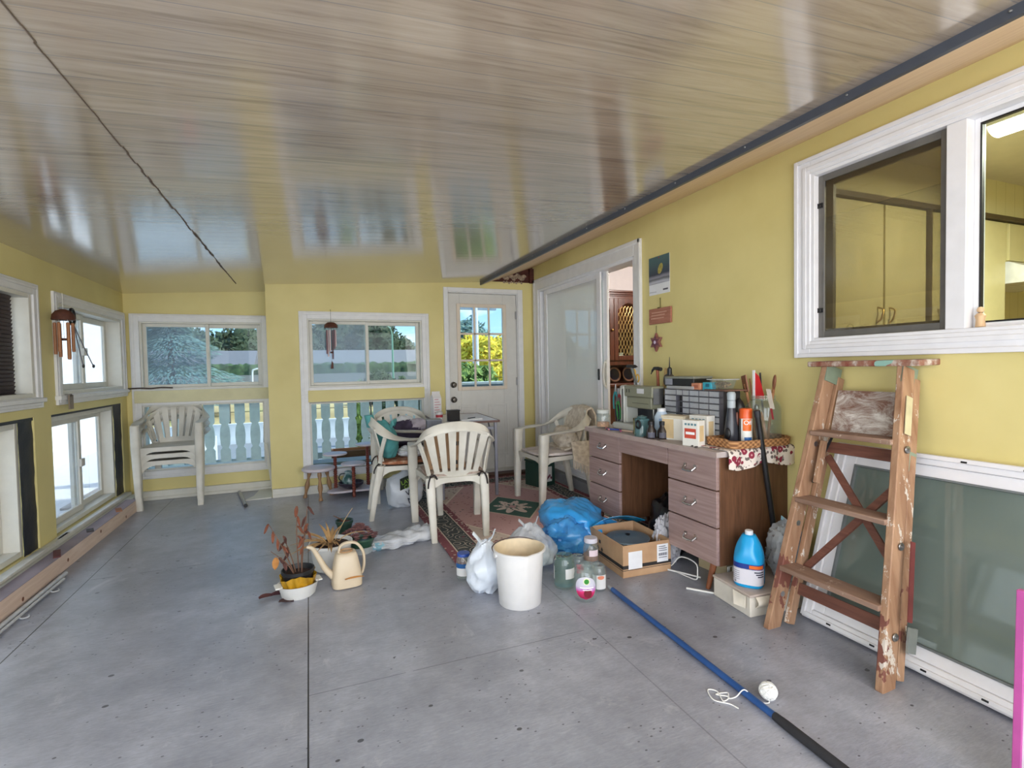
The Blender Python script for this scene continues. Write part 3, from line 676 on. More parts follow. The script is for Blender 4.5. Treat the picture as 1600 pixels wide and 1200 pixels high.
def tree(label, x, y, h, r, mat, seed, cat='tree', group=None, squash=1.0, leaf=.3, n=1400, name='broadleaf_tree', trunk=.25):
    t = thing(name, label, cat, (x, y, -.62), 0, group)
    crown((0, 0, h-r*squash), (r, r, r*squash), n, leaf, seed).build('crown', mat, t)
    MB().tube([(0, 0, 0), (.05*r, 0, h*.5), (0, 0, h-r*squash)], [trunk, trunk*.8, trunk*.6], 8).build('trunk', M_BARK, t)
    return t
for i, (x, y, h, r) in enumerate(((-1.4, 62, 6.8, 3.0), (3.3, 70, 8.6, 3.9), (7.2, 62, 7.8, 3.1), (11.4, 70, 5.9, 2.9), (15.4, 62, 5.1, 2.1), (-7.4, 70, 7.6, 3.7), (-11.5, 62, 6.4, 3.1), (-18.5, 70, 7.2, 4.2), (-25, 62, 7.2, 4.2))):
    L = ['round dark tree above the long roof, left pane of the middle window', 'tall dark tree above the long roof beside the window mullion', 'large dark tree left of the green lamp post', 'smaller dark tree sloping down right of the lamp post', 'lone small tree at the right edge of the middle window', 'dark tree left of the long roof', 'dark tree behind the small grey-roofed house', 'dark tree in the middle of the left window view', 'tall dark tree farthest left behind the hedge'][i]
    tree(L, x, y, h, r, M_LA, 20+i, group='trees behind the far houses')
def conifer(label, x, y, h, r, mat, seed, name='conifer'):
    t = thing(name, label, 'tree', (x, y, -.62)); rd = random.Random(seed); vs = []; fs = []
    for i in range(11000):
        z = .12*h+.88*h*(rd.random()**1.25); rr_ = r*(1-z/h)**.75*(.35+.75*rd.random()**.5)*(1+.25*math.sin(z*5)); a = rd.random()*2*PI
        p = Vector((rr_*math.cos(a), rr_*math.sin(a), z)); d = Vector((math.cos(a), math.sin(a), -.3)).normalized()*.13; w = Vector((-math.sin(a), math.cos(a), .2))*.035
        b0 = len(vs); vs += [p-d, p+w, p+d, p-w]; fs.append((b0, b0+1, b0+2, b0+3))
    MB().add(vs, fs).build('foliage', mat, t); MB().tube([(0, 0, 0), (0, 0, h*.95)], [.22, .04], 8).build('trunk', M_BARK, t)
    return t
conifer('big blue-green conifer filling the hazy left pane of the corner window', -5.3, 25, 4.6, 2.7, M_LB, 5)
conifer('blue-green conifer farther left behind the corner window frame', -12.6, 27, 4.8, 2.9, M_LB, 6)
tree('small bushy pine beside the lamp post in the dry field', 3.55, 28, 1.75, .95, M_LA, 50, 'tree', None, 1.0, .12, 900, 'shrub', .06)
tree('bright yellow and green bush outside the entry door', 5.9, 17.2, 2.95, 1.2, M_LC, 61, 'bush', None, 1.0, .13, 2200, 'flowering_shrub', .08)
tree('green lower bush in front of the yellow bush outside the door', 3.42, 11.0, 1.85, .66, M_LD, 62, 'bush', None, 1.0, .12, 1800, 'shrub', .08)
tree('dark blue-green tree behind the yellow bush outside the door', 6.3, 21.2, 3.95, 1.2, M_LB, 63, 'tree', None, 1.2, .14, 1600, 'conifer', .1)
tree('low green bush at the right of the entry door view', 8.3, 17.2, 2.2, .85, M_LD, 64, 'bush', None, 1.0, .12, 1500, 'shrub', .08)
for i, (x, h) in enumerate(((.82, .62), (1.02, .78), (1.24, .70), (.55, .75))):
    L = ['narrow dark potted cypress behind the balusters, second from the left', 'narrow dark cypress behind the balusters, third from the left', 'narrow dark cypress farthest right behind the balusters', 'loose leafy shrub farthest left behind the balusters'][i]
    t = thing('columnar_shrub', L, 'shrub', (x*1.5, 9.0+.1*i, -.6), 0, 'shrubs beyond the deck railing')
    crown((0, 0, h*1.15), (.125, .125, h*.95), 500, .06, 70+i, .2).build('foliage', M_LA if i < 3 else M_LD, t); MB().tube([(0, 0, 0), (0, 0, h*.5)], .03, 6).build('stem', M_BARK, t)
M_GREENP = plain('pale_green_metal', (128, 168, 150), .5)
lp = thing('street_lamp', 'pale green street lamp post in the dry field', 'street lamp', (4.55, 30, -.62))
MB().tube([(0, 0, 0), (0, 0, 3.9)], [.07, .05], 10).build('post', M_GREENP, lp)
MB().tube(smoothpath([(0, 0, 3.85), (-.1, 0, 4.2), (-.4, 0, 4.42), (-.75, 0, 4.46)]), .035, 8).build('arm', M_GREENP, lp)
MB().blob((-.95, 0, 4.44), (.25, .1, .06), .02).build('lamp_head', plain('lamp_grey', (150, 160, 160), .5), lp)
up_ = thing('utility_pole', 'white utility pole seen through the entry door lites', 'utility pole', (3.90, 12.2, -.62))
MB().tube([(0, 0, 0), (0, 0, 5.2)], [.085, .07], 12).build('pole', plain('white_pole', (226, 230, 236), .5), up_)
B(-.55, .55, -.05, .05, 3.28, 3.36).build('crossarm', plain('grey_arm', (168, 178, 190), .6), up_)
for x in (-.45, -.2, .25, .45): MB().lathe([(0, 0), (.03, 0), (.035, .06), (.015, .1), (0, .1)], 10, (x, 0, 3.36)).build('insulator', plain('grey_arm', (168, 178, 190), .6), up_)
gp = thing('goal_frame', 'white pipe goal frame on the far dry grass', 'goal frame', (-3.2, 35, -.62))
MB().tube(smoothpath([(0, 0, 0), (0, 0, 1.75), (.12, 0, 1.98), (.4, 0, 2.05), (1.1, 0, 2.05)], 5), .05, 8).build('pipe', plain('white_pole', (226, 230, 236), .5), gp)
# hills
hl = MB().sheet(lambda u, v: (-200+500*u, 240+40*v, -1+(13+6*noise.noise(Vector((u*9, 0, 2)))+2*noise.noise(Vector((u*30, 0, 5))))*math.sin(PI*v*.5)), 120, 6, .5)
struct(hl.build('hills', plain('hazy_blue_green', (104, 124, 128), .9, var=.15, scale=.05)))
# added white wall beyond the left windows: whitens the panes, bounces sunlight in
struct(B(-3.5, -3.3, -4, 11.7, -.62, 3.2).build('bounce_wall', plain('bounce_white', (240, 241, 243), .8, var=.03)))
struct(B(-3.3, -1.75, -4, 11.7, -.66, -.05).build('side_path', plain('pale_paving', (210, 212, 216), .8)))
# ---------------------------------------------------------------- white plastic armchairs
M_CHAIR = Mat('aged_white_plastic', .42, 0, .45); M_CHAIR.color(M_CHAIR.ramp(M_CHAIR.noise(5, 5), [(.3, lin(196, 192, 180)), (.65, lin(224, 221, 211))])); M_CHAIR = M_CHAIR.m
def plastic_chair(label, loc, rz, group=None):
    t = thing('plastic_armchair', label, 'chair', loc, rz, group)
    hp = [(.262, -.245, .628), (.272, -.16, .640), (.282, -.02, .648), (.280, .09, .664), (.262, .165, .70), (.222, .222, .745), (.13, .262, .785), (0, .276, .80)]
    hw = [(1, .0, .0), (1, 0, .02), (1, .1, .05), (.9, .25, -.35), (.6, .35, -.75), (.32, .35, -.9), (.1, .35, -.95), (0, .36, -.95)]
    pts = hp+[(-x, y, z) for x, y, z in reversed(hp[:-1])]
    ws = [Vector(w) for w in hw]+[Vector((w[0], -w[1], -w[2])) for w in reversed(hw[:-1])]
    # keep the wide axis continuous across the crown of the back
    ws = [w if i < 8 else Vector((w.x*1, w.y, w.z)) for i, w in enumerate(ws)]
    for i in range(8, len(ws)): k = len(ws)-1-i; a = Vector(hw[k]); ws[i] = Vector((-a.x, a.y, a.z))
    sp = smoothpath(pts, 5); sw = smoothpath(ws, 5)
    prof = [(-.036, -.006), (-.028, .008), (0, .013), (.028, .008), (.036, -.006), (.028, -.011), (0, -.006), (-.028, -.011)]
    MB().sweep(sp, sw, prof).build('arm_and_back_rail', M_CHAIR, t, smooth=60)
    # fan back
    def bk(u, v):
        hwid = .150+.085*v; x = u*hwid; top = .792-.055*abs(u)**2.2
        z = .415+(top-.415)*v; y = .195+.075*v-.028*u*u*(1-.2*v)
        return (x, y, z)
    bm = MB().sheet(lambda u, v: bk(2*u-1, v*.16), 10, 2, .011)
    for i in range(6):
        c = -.86+1.72*i/5
        bm.sheet(lambda u, v, c=c: bk(c+(u-.5)*.225*(1.0+.10*v), .14+.86*v), 2, 9, .011)
    bm.sheet(lambda u, v: bk((2*u-1)*1.0, .92+.08*v), 14, 1, .011)
    bm.build('backrest', M_CHAIR, t)
    def st(u, v):
        x = (2*u-1)*(.238-.045*v); y = -.235+.445*v
        z = .425-.012*math.sin(PI*v)*(1-(2*u-1)**2)-(.03*max(0, .12-v)/.12)
        return (x, y, z)
    MB().sheet(st, 12, 12, .010).build('seat', M_CHAIR, t)
    ap = MB()
    def arch(w, n=12): return [(-w, .432), (w, .432)]+[(w*(1-2*i/n), .395-.075*abs(1-2*i/n)**5) for i in range(n+1)]
    ap.prism(arch(.235), lambda a, b, q: (a, q+.12*(.432-b), b), -.252, -.240)
    ap.prism(arch(.190), lambda a, b, q: (a, q, b), .206, .217)
    for s in (-1, 1):
        n = 12; poly = [(-.235, .432), (.215, .432)]+[(.215-.45*i/n, .395-.075*abs(1-2*i/n)**5) for i in range(n+1)]
        ap.prism(poly, lambda a, b, q, s=s: (s*(.242-.045*(a+.235)/.45+q), a, b), -.005, .006)
    ap.build('seat_apron', M_CHAIR, t)
    for s in (-1, 1):
        fl_ = MB()
        secs = [(.0, .252, -.256, .026, .022), (.2, .258, -.250, .030, .027), (.42, .262, -.242, .036, .034), (.60, .263, -.236, .036, .040), (.635, .263, -.232, .034, .042)]
        L = [(z, s*x, y, a, b) for z, x, y, a, b in secs]
        pr = [(-1, -.7), (-.7, -1), (.7, -1), (1, -.7), (1, .7), (.7, 1), (-.7, 1), (-1, .7)]
        vs = [(x+p*a, y+q*b, z) for z, x, y, a, b in L for p, q in pr]
        fs = [(i*8+k, i*8+(k+1) % 8, (i+1)*8+(k+1) % 8, (i+1)*8+k) for i in range(4) for k in range(8)]+[tuple(range(8))[::-1], tuple(range(32, 40))]
        fl_.add(vs, fs).build('leg', M_CHAIR, t, smooth=50)
        L = [(0, s*.186, .288, .020, .019), (.2, s*.192, .256, .026, .025), (.40, s*.196, .214, .032, .030), (.44, s*.197, .208, .030, .028)]
        vs = [(x+p*a, y+q*b, z) for z, x, y, a, b in L for p, q in pr]
        fs = [(i*8+k, i*8+(k+1) % 8, (i+1)*8+(k+1) % 8, (i+1)*8+k) for i in range(3) for k in range(8)]+[tuple(range(8))[::-1], tuple(range(24, 32))]
        MB().add(vs, fs).build('leg', M_CHAIR, t, smooth=50)
        MB().sweep(smoothpath([(s*.197, .212, .43), (s*.222, .20, .55), (s*.262, .165, .69)], 4), [(0, .3, 1)]*1+[(s*.5, -.6, .1)]*8, [(-.016, -.005), (.016, -.005), (.016, .005), (-.016, .005)]).build('back_strut', M_CHAIR, t)
    return t
ch = plastic_chair('white plastic armchair at the bottom of the stack by the corner window', (-1.20, 5.655, 0), math.radians(2), 'stacked white armchairs'); ch.scale = (.92, 1, 1)
for i, L in ((1, 'white plastic armchair in the middle of the stack by the corner window'), (2, 'white plastic armchair on top of the stack by the corner window')):
    c = copy_tree(ch); c.location = (-1.20, 5.655-.012*i, .062*i); c['label'] = L
G4 = 'white armchairs around the small table'
for L, loc, a in (('white plastic armchair with its back to the camera and tied dirty cushion', (.985, 3.745, 0), 176),
                  ('white plastic armchair in profile carrying the teal bag', (.735, 4.36, 0), 86),
                  ('white plastic armchair under the window heaped with clothes', (.815, 4.95, 0), -4),
                  ('white plastic armchair by the patio slider with a beige blanket', (2.05, 4.15, 0), -88)):
    c = copy_tree(ch); c.scale = (1, 1, 1); c.location = loc; c.rotation_euler = (0, 0, math.radians(a)); c['label'] = L; c['group'] = G4
# pads, bags and cloths lying on the chairs
def pad(name, label, cat, loc, rz, w, d, h, mat, amp=.08, seed=1, group=None):
    t = thing(name, label, cat, loc, math.radians(rz), group)
    MB().blob((0, 0, h/2), (w/2, d/2, h/2), amp, 3, seed, 40, 16, None, lambda p, q: (max(-w/2, min(w/2, p.x*1.35)), max(-d/2, min(d/2, p.y*1.35)), p.z)).build('cushion_body', mat, t, smooth=70)
    return t
M_STAIN = Mat('stained_cloth', .9); M_STAIN.color(M_STAIN.ramp(M_STAIN.noise(12, 6, rough=.7), [(.35, lin(140, 104, 84)), (.5, lin(190, 172, 160)), (.7, lin(150, 130, 122))])); M_STAIN = M_STAIN.m
M_BROWNC = Mat('brown_patterned_cloth', .9); M_BROWNC.color(M_BROWNC.ramp(M_BROWNC.noise(18, 5), [(.35, lin(112, 66, 44)), (.55, lin(172, 112, 80)), (.7, lin(196, 170, 146))])); M_BROWNC = M_BROWNC.m
M_TIE = plain('dark_tie_cord', (38, 32, 34), .8)
p = pad('seat_cushion', 'stained thin cushion tied to the chair facing away from the camera', 'cushion', (.985, 3.755, .432), 176, .43, .42, .03, M_STAIN)
for s in (-1, 1):
    MB().tube(smoothpath([(s*.17, .17, .02), (s*.19, .21, .02), (s*.20, .255, .01), (s*.21, .262, -.02), (s*.215, .262, -.06)]), .006, 6).tube(smoothpath([(s*.20, .255, .015), (s*.17, .262, .03), (s*.15, .262, 0)]), .006, 6).build('tie', M_TIE, p)
p = pad('seat_cushion', 'brown patterned cushion under the teal bag', 'cushion', (.72, 4.36, .432), 86, .42, .40, .045, M_BROWNC, seed=3)
for s in (-1, 1): MB().tube(smoothpath([(s*.17, .16, .02), (s*.2, .21, .02), (s*.21, .24, -.02), (s*.21, .245, -.05)]), .006, 6).build('tie', M_TIE, p)
pad('seat_cushion', 'dark red and brown cushion under the heap of clothes', 'cushion', (.83, 4.94, .432), -4, .44, .42, .06, plain('dark_red_cloth', (112, 58, 56), .9, var=.5, scale=20), seed=5)
pad('seat_cushion', 'pale stained cushion on the chair by the patio slider', 'cushion', (2.02, 4.15, .432), -88, .43, .42, .035, plain('pale_stained_cloth', (214, 204, 200), .9, var=.25, scale=12), seed=6)
M_TEAL = plain('teal_fabric', (84, 156, 156), .75, var=.15, scale=8, bump=.2)
tb = thing('teal_bag', 'teal fabric bag slumped against the chair back', 'bag', (.60, 4.33, .478))
MB().blob((0, 0, .15), (.085, .13, .165), .18, 1.8, 9, 40, 26, 0, lambda p, d: (p.x+.0-.30*max(0, p.z), p.y*(1-.35*max(0, d.z)), p.z)).build('bag_body', M_TEAL, tb, smooth=70)
MB().sheet(lambda u, v: (-.13+.035*math.cos(2*PI*u)-.02*v, .05*math.sin(2*PI*u)*(1-.3*v), .26+.10*v), 16, 4, .006).build('gathered_neck', M_TEAL, tb)
MB().sweep(smoothpath([(.01, -.08, .26), (.03, -.10, .30), (.06, -.06, .31), (.07, .0, .30), (.06, .06, .26)]), [(0, 0, 1)]*25, ell(.018, .004)).build('strap', M_TEAL, tb)
M_PAPER = plain('crumpled_white_paper', (232, 234, 238), .7, var=.06)
wp = tag(MB().blob((0, 0, .035), (.11, .10, .05), .35, 2.4, 4, 40, 20, 0, None, True).build('paper_bundle', M_PAPER, None, smooth=25), 'crumpled white paper beside the teal bag on the chair', 'paper'); wp.location = (.80, 4.33, .478)
cl = thing('clothes_heap', 'heap of white and dark purple clothes on the chair under the window', 'clothes', (.84, 4.92, .492))
MB().blob((0, .03, .11), (.20, .15, .14), .3, 2.2, 12, 44, 22, 0).build('white_cloth', plain('white_cloth', (222, 226, 230), .9, var=.1), cl, smooth=60)
MB().blob((0, -.09, .11), (.17, .10, .12), .3, 2.6, 14, 40, 20, 0).build('purple_cloth', plain('dark_purple_cloth', (74, 66, 88), .9, var=.3), cl, smooth=60)
MB().blob((.10, -.10, .19), (.10, .07, .06), .3, 2.6, 15, 30, 16, 0).build('lilac_cloth', plain('lilac_cloth', (190, 184, 198), .9, var=.2), cl, smooth=60)
# blanket on the chair by the slider
M_BEIGE = Mat('beige_knit', .95); M_BEIGE.color(M_BEIGE.ramp(M_BEIGE.noise(30, 4), [(.3, lin(186, 172, 154)), (.7, lin(224, 214, 198))])).bump(M_BEIGE.voro(240), .35, .004); M_BEIGE = M_BEIGE.m
bl = thing('blanket', 'beige fringed blanket draped over the back of the chair by the slider', 'blanket', (2.05, 4.15, 0))
def blk(u, v):       # from the seat up the backrest, over the rail and down behind
    P = [(.02, .475), (.10, .49), (.165, .53), (.195, .62), (.232, .745), (.262, .835), (.305, .845), (.335, .78), (.34, .66), (.335, .56), (.33, .50)]
    k = v*(len(P)-1); i = min(int(k), len(P)-2); f_ = k-i; a, b = P[i], P[i+1]
    w = -.17+.36*u-.03*v; n_ = .012*noise.noise(Vector((u*5, v*9, 2)))
    return (a[0]+(b[0]-a[0])*f_+n_*.6, w*(1-.10*math.sin(PI*v)), a[1]+(b[1]-a[1])*f_+n_-.03*abs(u-.5)*(1 if v > .4 else 0))
MB().sheet(blk, 18, 44, .016).build('blanket_body', M_BEIGE, bl, smooth=70)
MB().blob((.10, -.02, .56), (.10, .16, .10), .25, 2.2, 21, 36, 20, .462).build('bunched_fold', M_BEIGE, bl, smooth=70)
MB().sheet(lambda u, v: (.05+.24*u, -.235-.045*math.sin(PI*v*.5)+.012*noise.noise(Vector((u*4, v*4, 1))), .50-.22*v*(.45+.55*u)+.05*(1-v)), 16, 10, .014).build('side_drape', M_BEIGE, bl, smooth=70)
fg = MB()
for i in range(24):
    u = i/23; x = .05+.24*u; z = .50-.22*(.45+.55*u)
    fg.tube([(x, -.281, z+.01), (x+.004*math.sin(i*2), -.284, z-.03), (x+.008*math.sin(i*3), -.282, z-.065-.01*math.sin(i))], .0045, 5)
fg.build('fringe', M_BEIGE, bl)
# ---------------------------------------------------------------- small folding table and what stands on it
M_TGREY = plain('grey_table_metal', (142, 142, 152), .4, .5)
tt = thing('folding_table', 'small folding table with speckled white top and grey metal legs', 'table', (1.36, 4.93, 0), math.radians(-4))
B(-.25, .32, -.43, .43, .70, .716).build('table_top', plain('white_laminate', (226, 226, 232), .35, var=.06, scale=50), tt, bevel=.004)
MB().box(-.254, .324, -.434, -.43, .698, .718).box(-.254, .324, .43, .434, .698, .718).box(-.254, -.25, -.43, .43, .698, .718).box(.32, .324, -.43, .43, .698, .718).build('edge_band', plain('brown_edge', (110, 78, 68), .5), tt)
for x, y in ((-.22, -.40), (.29, -.40), (-.22, .40), (.29, .40)): B(x-.014, x+.014, y-.014, y+.014, 0, .70).build('leg', M_TGREY, tt, bevel=.004)
B(-.22, .29, -.39, -.375, .63, .655).build('crossbar', M_TGREY, tt); B(-.22, .29, .375, .39, .63, .655).build('crossbar', M_TGREY, tt); MB().tube([(.29, -.36, .45), (.29, -.12, .69)], .008).build('brace', M_TGREY, tt)
cn = thing('drink_carton', 'tall white carton with pink print at the back left of the small table', 'carton', (1.185, 5.06, .7165), .25)
cbod = MB().box(-.045, .045, -.035, .035, 0, .20).prism([(-.035, .20), (.035, .20), (.004, .245), (.004, .265), (-.004, .265), (-.004, .245)], lambda a, b, t: (t, a, b), -.045, .045).build('carton_body', plain('white_card', (226, 224, 226), .5, var=.03), cn, bevel=.002)
pr = MB()
for i in range(6): pr.box(-.034, .034-.012*(i % 3), -.0362, -.0352, .05+.026*i, .058+.026*i)
pr.build('pink_print', plain('pink_print', (206, 150, 158), .6), cn)
cnn = thing('tin_can', 'small white can with red band beside the tall carton', 'can', (1.135, 4.72, .7165))
MB().lathe([(0, 0), (.03, 0), (.033, .003), (.033, .08), (.03, .084), (0, .083)]).build('can_body', plain('white_tin', (214, 214, 216), .35), cnn)
MB().lathe([(.0333, .035), (.0335, .035), (.0335, .06), (.0333, .06)]).build('red_band', plain('red_ink', (176, 48, 62), .5), cnn)
MB().lathe([(0, .086), (.028, .086), (.03, .082), (.026, .0845)]).build('lid', M_STEEL, cnn)
bk_ = thing('plastic_bin', 'small black open bin on the small table behind the grey box', 'bin', (1.25, 4.64, .7165), .1)
q = MB().box(-.05, .05, -.04, .04, 0, .006)
ring_ = [(-.05, -.046, -.04, .04), (.046, .05, -.04, .04), (-.046, .046, -.04, -.036), (-.046, .046, .036, .04)]
for a, b, c_, d in ring_: q.box(a, b, c_, d, .006, .10)
q.build('bin_body', M_BLACK, bk_, bevel=.002); B(-.054, .054, -.044, .044, .095, .105).build('lid', M_BLACK, bk_, bevel=.002)
pd = thing('notepad', 'white notepad with a dark pen on the small table', 'notepad', (1.42, 4.70, .7165), .15)
B(-.11, .11, -.07, .07, 0, .010).build('pages', plain('white_paper', (235, 236, 238), .7, var=.03), pd)
MB().tube([(-.02, -.02, .0145), (.07, .01, .0145)], .004, 8).build('pen', plain('dark_ink', (50, 52, 62), .4), pd)
# tall open cardboard box on the front chair and the grey box on it
M_CARD = Mat('cardboard', .8); M_CARD.color(M_CARD.ramp(M_CARD.noise(7, 4), [(.3, lin(172, 136, 102)), (.7, lin(196, 160, 124))])); M_CARD = M_CARD.m
tc = thing('cardboard_box', 'tall brown cardboard box standing on the chair that faces away', 'box', (.945, 3.79, .4645), math.radians(-6))
B(-.14, .14, -.10, .12, 0, .275).build('carton_body', M_CARD, tc, bevel=.003)
text('1290', .055, M_BLACK, tc, (-.03, -.1005, .13), F_FRONT @ rot('Z', 90), 'lettering')
q = MB()
for x in (-.10, .07, .10): q.box(x-.012, x+.012, -.1012, -.1002, .17, .20).box(x-.012, x+.012, -.1012, -.1002, .03, .06)
q.build('printed_marks', M_BLACK, tc)
gb = thing('grey_box', 'dark grey ribbed box lying on top of the tall cardboard box', 'box', (.865, 3.78, .7405), math.radians(-8))
q = MB().box(-.055, .055, -.06, .06, 0, .085)
for i in range(9): q.box(-.052+.0125*i, -.046+.0125*i, -.063, -.06, .004, .08)
q.build('box_body', plain('dark_slate', (88, 92, 104), .5), gb, bevel=.003); B(-.057, .057, -.062, .062, .085, .09).build('lid', plain('slate_lid', (128, 136, 146), .45), gb, bevel=.002)
# soil bag under the profile chair
M_BAGW = plain('white_bag_plastic', (214, 220, 228), .35, var=.06)
sb_ = thing('soil_bag', 'white bag with green and black lettering slumped under the profile chair', 'bag', (.76, 4.52, 0), .2)
MB().blob((0, 0, .15), (.145, .10, .17), .16, 2, 30, 44, 26, 0, lambda p, d: (max(-.15, min(.15, p.x*1.25)), p.y, p.z)).build('bag_body', M_BAGW, sb_, smooth=55)
lbl = MB().sheet(lambda u, v: (-.085+.16*u, -.118+.01*abs(u-.5), .17+.10*v+.05*u), 6, 4, .002).build('green_label', plain('dark_green_label', (30, 44, 28), .5), sb_)
rt = F_FRONT @ rot('Z', 16)
text('LAWN', .052, plain('lime_ink', (150, 196, 70), .5), lbl, (-.003, -.121, .252), rt); text('CARE', .045, plain('lime_ink', (150, 196, 70), .5), lbl, (.003, -.121, .208), rt)
text('W', .07, plain('navy_ink', (34, 40, 62), .5), sb_, (.0, -.118, .145), rt); text('M', .075, plain('navy_ink', (34, 40, 62), .5), sb_, (.01, -.116, .075), rt)
# green and white tub under the slider chair
gt = thing('square_tub', 'dark green square tub with a white label under the chair by the slider', 'tub', (2.17, 4.72, 0), .3)
B(-.11, .11, -.11, .11, 0, .25).build('tub_body', plain('dark_green_plastic', (34, 66, 56), .4), gt, bevel=.012)
B(-.115, .115, -.115, .115, .25, .268).build('lid', plain('dark_green_plastic', (34, 66, 56), .4), gt, bevel=.006)
B(-.09, .06, -.113, -.110, .05, .20).build('label', plain('label_white', (220, 218, 216), .5), gt)
q = MB()
for i in range(7): q.blob((-.06+.018*i, -.1135, .085+.012*(i % 3)), (.012, .002, .014), .3, 3, i, 10, 8)
q.build('flower_print', plain('plum_print', (120, 54, 74), .6), gt)
# ---------------------------------------------------------------- stool and three-tier plant stand
M_TURN = wood('red_brown_turned_wood', (96, 46, 38), (140, 74, 58), 2, .45)
M_OAK = wood('worn_oak', (128, 96, 66), (168, 132, 96), 2, .5)
M_DISC = plain('pale_lilac_top', (206, 198, 206), .5, var=.08)
st_o = thing('stool', 'low round three-legged stool left of the plant stand', 'stool', (.06, 5.18, 0), .25)
MB().lathe([(0, .265), (.14, .265), (.15, .275), (.15, .288), (.142, .296), (0, .297)], 36).build('seat', M_DISC, st_o)
for k in range(3):
    a = 2*PI*k/3+.35; ca, sa = math.cos(a), math.sin(a); pts = []; rs = []
    for i in range(15):
        f_ = i/14; r_ = .085+.055*f_; pts.append((ca*r_, sa*r_, .266*(1-f_))); rs.append(.015+.005*math.sin(f_*14)+(.003 if .3 < f_ < .8 else 0))
    MB().tube(pts, rs, 12).build('leg', M_OAK, st_o)
ps = thing('plant_stand', 'three-tier plant stand with round tops on red-brown spindles', 'plant stand', (.37, 5.19, 0))
def sbase(t0, t1):
    P = [((.215+.045*math.cos(3*a+PI*.5))*math.cos(a), (.150+.03*math.cos(3*a+PI*.5))*math.sin(a)) for a in (2*PI*i/60 for i in range(60))]
    return MB().prism(P, lambda a, b, t: (a, b, t), t0, t1)
sbase(.045, .065).build('base', M_DISC, ps, bevel=.004)
for x, y, h in ((.0, -.135, .315), (-.155, .06, .39), (.155, .09, .46)):
    prof = [(0, 0), (.013, .002), (.018, .02), (.012, .04)]; z = .04
    while z < h-.02:
        prof += [(.020, z+.008), (.013, z+.018), (.019, z+.03), (.014, z+.04)]; z += .045
    prof += [(.016, h-.005), (0, h)]
    MB().lathe(prof, 14, (x, y, 0)).build('spindle', M_TURN, ps)
    MB().lathe([(0, h), (.108, h), (.115, h+.006), (.112, h+.016), (0, h+.018)], 32, (x, y, 0)).build('round_top', M_DISC, ps)
bw = thing('shallow_bowl', 'dark shallow bowl on the base of the plant stand', 'bowl', (.355, 5.20, .066))
MB().lathe([(0, 0), (.07, 0), (.115, .03), (.12, .055), (.112, .055), (.10, .03), (.06, .012), (0, .012)], 32).build('bowl', plain('dark_plum_glaze', (52, 46, 60), .35), bw)
pt = thing('pitcher', 'small teal-green pitcher standing in the dark bowl', 'pitcher', (.335, 5.22, .0785))
M_PITCH = Mat('mottled_green_glaze', .25); M_PITCH.color(M_PITCH.ramp(M_PITCH.noise(14, 3), [(.4, lin(48, 92, 92)), (.6, lin(186, 206, 206))])); M_PITCH = M_PITCH.m
MB().lathe([(0, 0), (.045, 0), (.062, .03), (.065, .06), (.045, .10), (.032, .125), (.038, .145), (.032, .145), (.026, .125), (.038, .10), (.055, .06), (0, .012)], 28).build('jug', M_PITCH, pt)
MB().tube(smoothpath([(-.035, 0, .125), (-.075, 0, .12), (-.09, 0, .08), (-.06, 0, .045)]), .006, 8).build('handle', plain('dark_green_handle', (40, 64, 66), .3), pt)
# ---------------------------------------------------------------- rug
hw, hl = .79, 1.19
mr = Mat('oriental_rug', .95)
dx = mr.x.abs(); dy = mr.y.abs(); dd_ = (dx*-1+hw).min(dy*-1+hl)
cream = lin(206, 190, 176); rose = lin(150, 92, 96); teal = lin(26, 52, 56); pink = lin(196, 156, 154); mag = lin(122, 58, 72)
base = mr.ramp(dd_*2, [(0, mag), (.055*2, cream), (.065*2, teal), (.215*2, cream), (.225*2, mag), (.275*2, cream), (.287*2, cream)], True)
al = dx.max(dy)     # coordinate along / across the band for its repeat
gx = mr._m if False else None
k1 = ((mr.x+mr.y)*19.0).sin()*((mr.x-mr.y)*19.0).sin()
vor = mr.voro(9, (1, 1, 1)); vor2 = mr.voro(26)
band = dd_.gt(.075)*dd_.lt(.205)
lat = ((vor*27).sin().gt(.80))
base = mr.mix(band*lat*.75, base, lin(196, 186, 172))
base = mr.mix(band*vor.lt(.16), base, mag); base = mr.mix(band*vor.lt(.07), base, cream)
st2 = dd_.gt(.228)*dd_.lt(.272)*vor2.lt(.32); base = mr.mix(st2, base, cream)
st3 = dd_.lt(.055)*vor2.lt(.25); base = mr.mix(st3*.7, base, cream)
inner = dd_.gt(.275)
ddm = (dx/(hw-.275)+dy/(hl-.275))
field = inner*ddm.lt(1.32)
motif = mr.mix(vor2.lt(.34)*mr.noise(7, 2).gt(.47), cream, rose); motif = mr.mix(vor2.lt(.25)*mr.noise(9, 2).gt(.55), motif, teal)
base = mr.mix(inner, base, motif)
edge = inner*ddm.lt(1.36)
base = mr.mix(edge, base, lin(226, 210, 196))
fcol = mr.mix(vor2.lt(.27)*mr.noise(6, 2).gt(.50), pink, lin(160, 112, 116)); fcol = mr.mix(mr.voro(17).lt(.2)*mr.noise(5, 2).gt(.56), fcol, lin(120, 112, 112))
base = mr.mix(field, base, fcol)
med = dx/.27+dy/.37
base = mr.mix(med.lt(1.06), base, cream); base = mr.mix(med.lt(1.0), base, lin(34, 92, 82))
import_atan = mr.t.nodes.new('ShaderNodeMath'); import_atan.operation = 'ARCTAN2'; mr.t.links.new(mr.y.s, import_atan.inputs[0]); mr.t.links.new(mr.x.s, import_atan.inputs[1]); ang = N(mr.t, import_atan.outputs[0])
rad = (mr.x*mr.x/.07+mr.y*mr.y/.13)._m('SQRT')
petal = rad.lt((ang*8.0).sin()*.14+.46)*(rad.gt((ang*8.0).sin()*.08+.16))
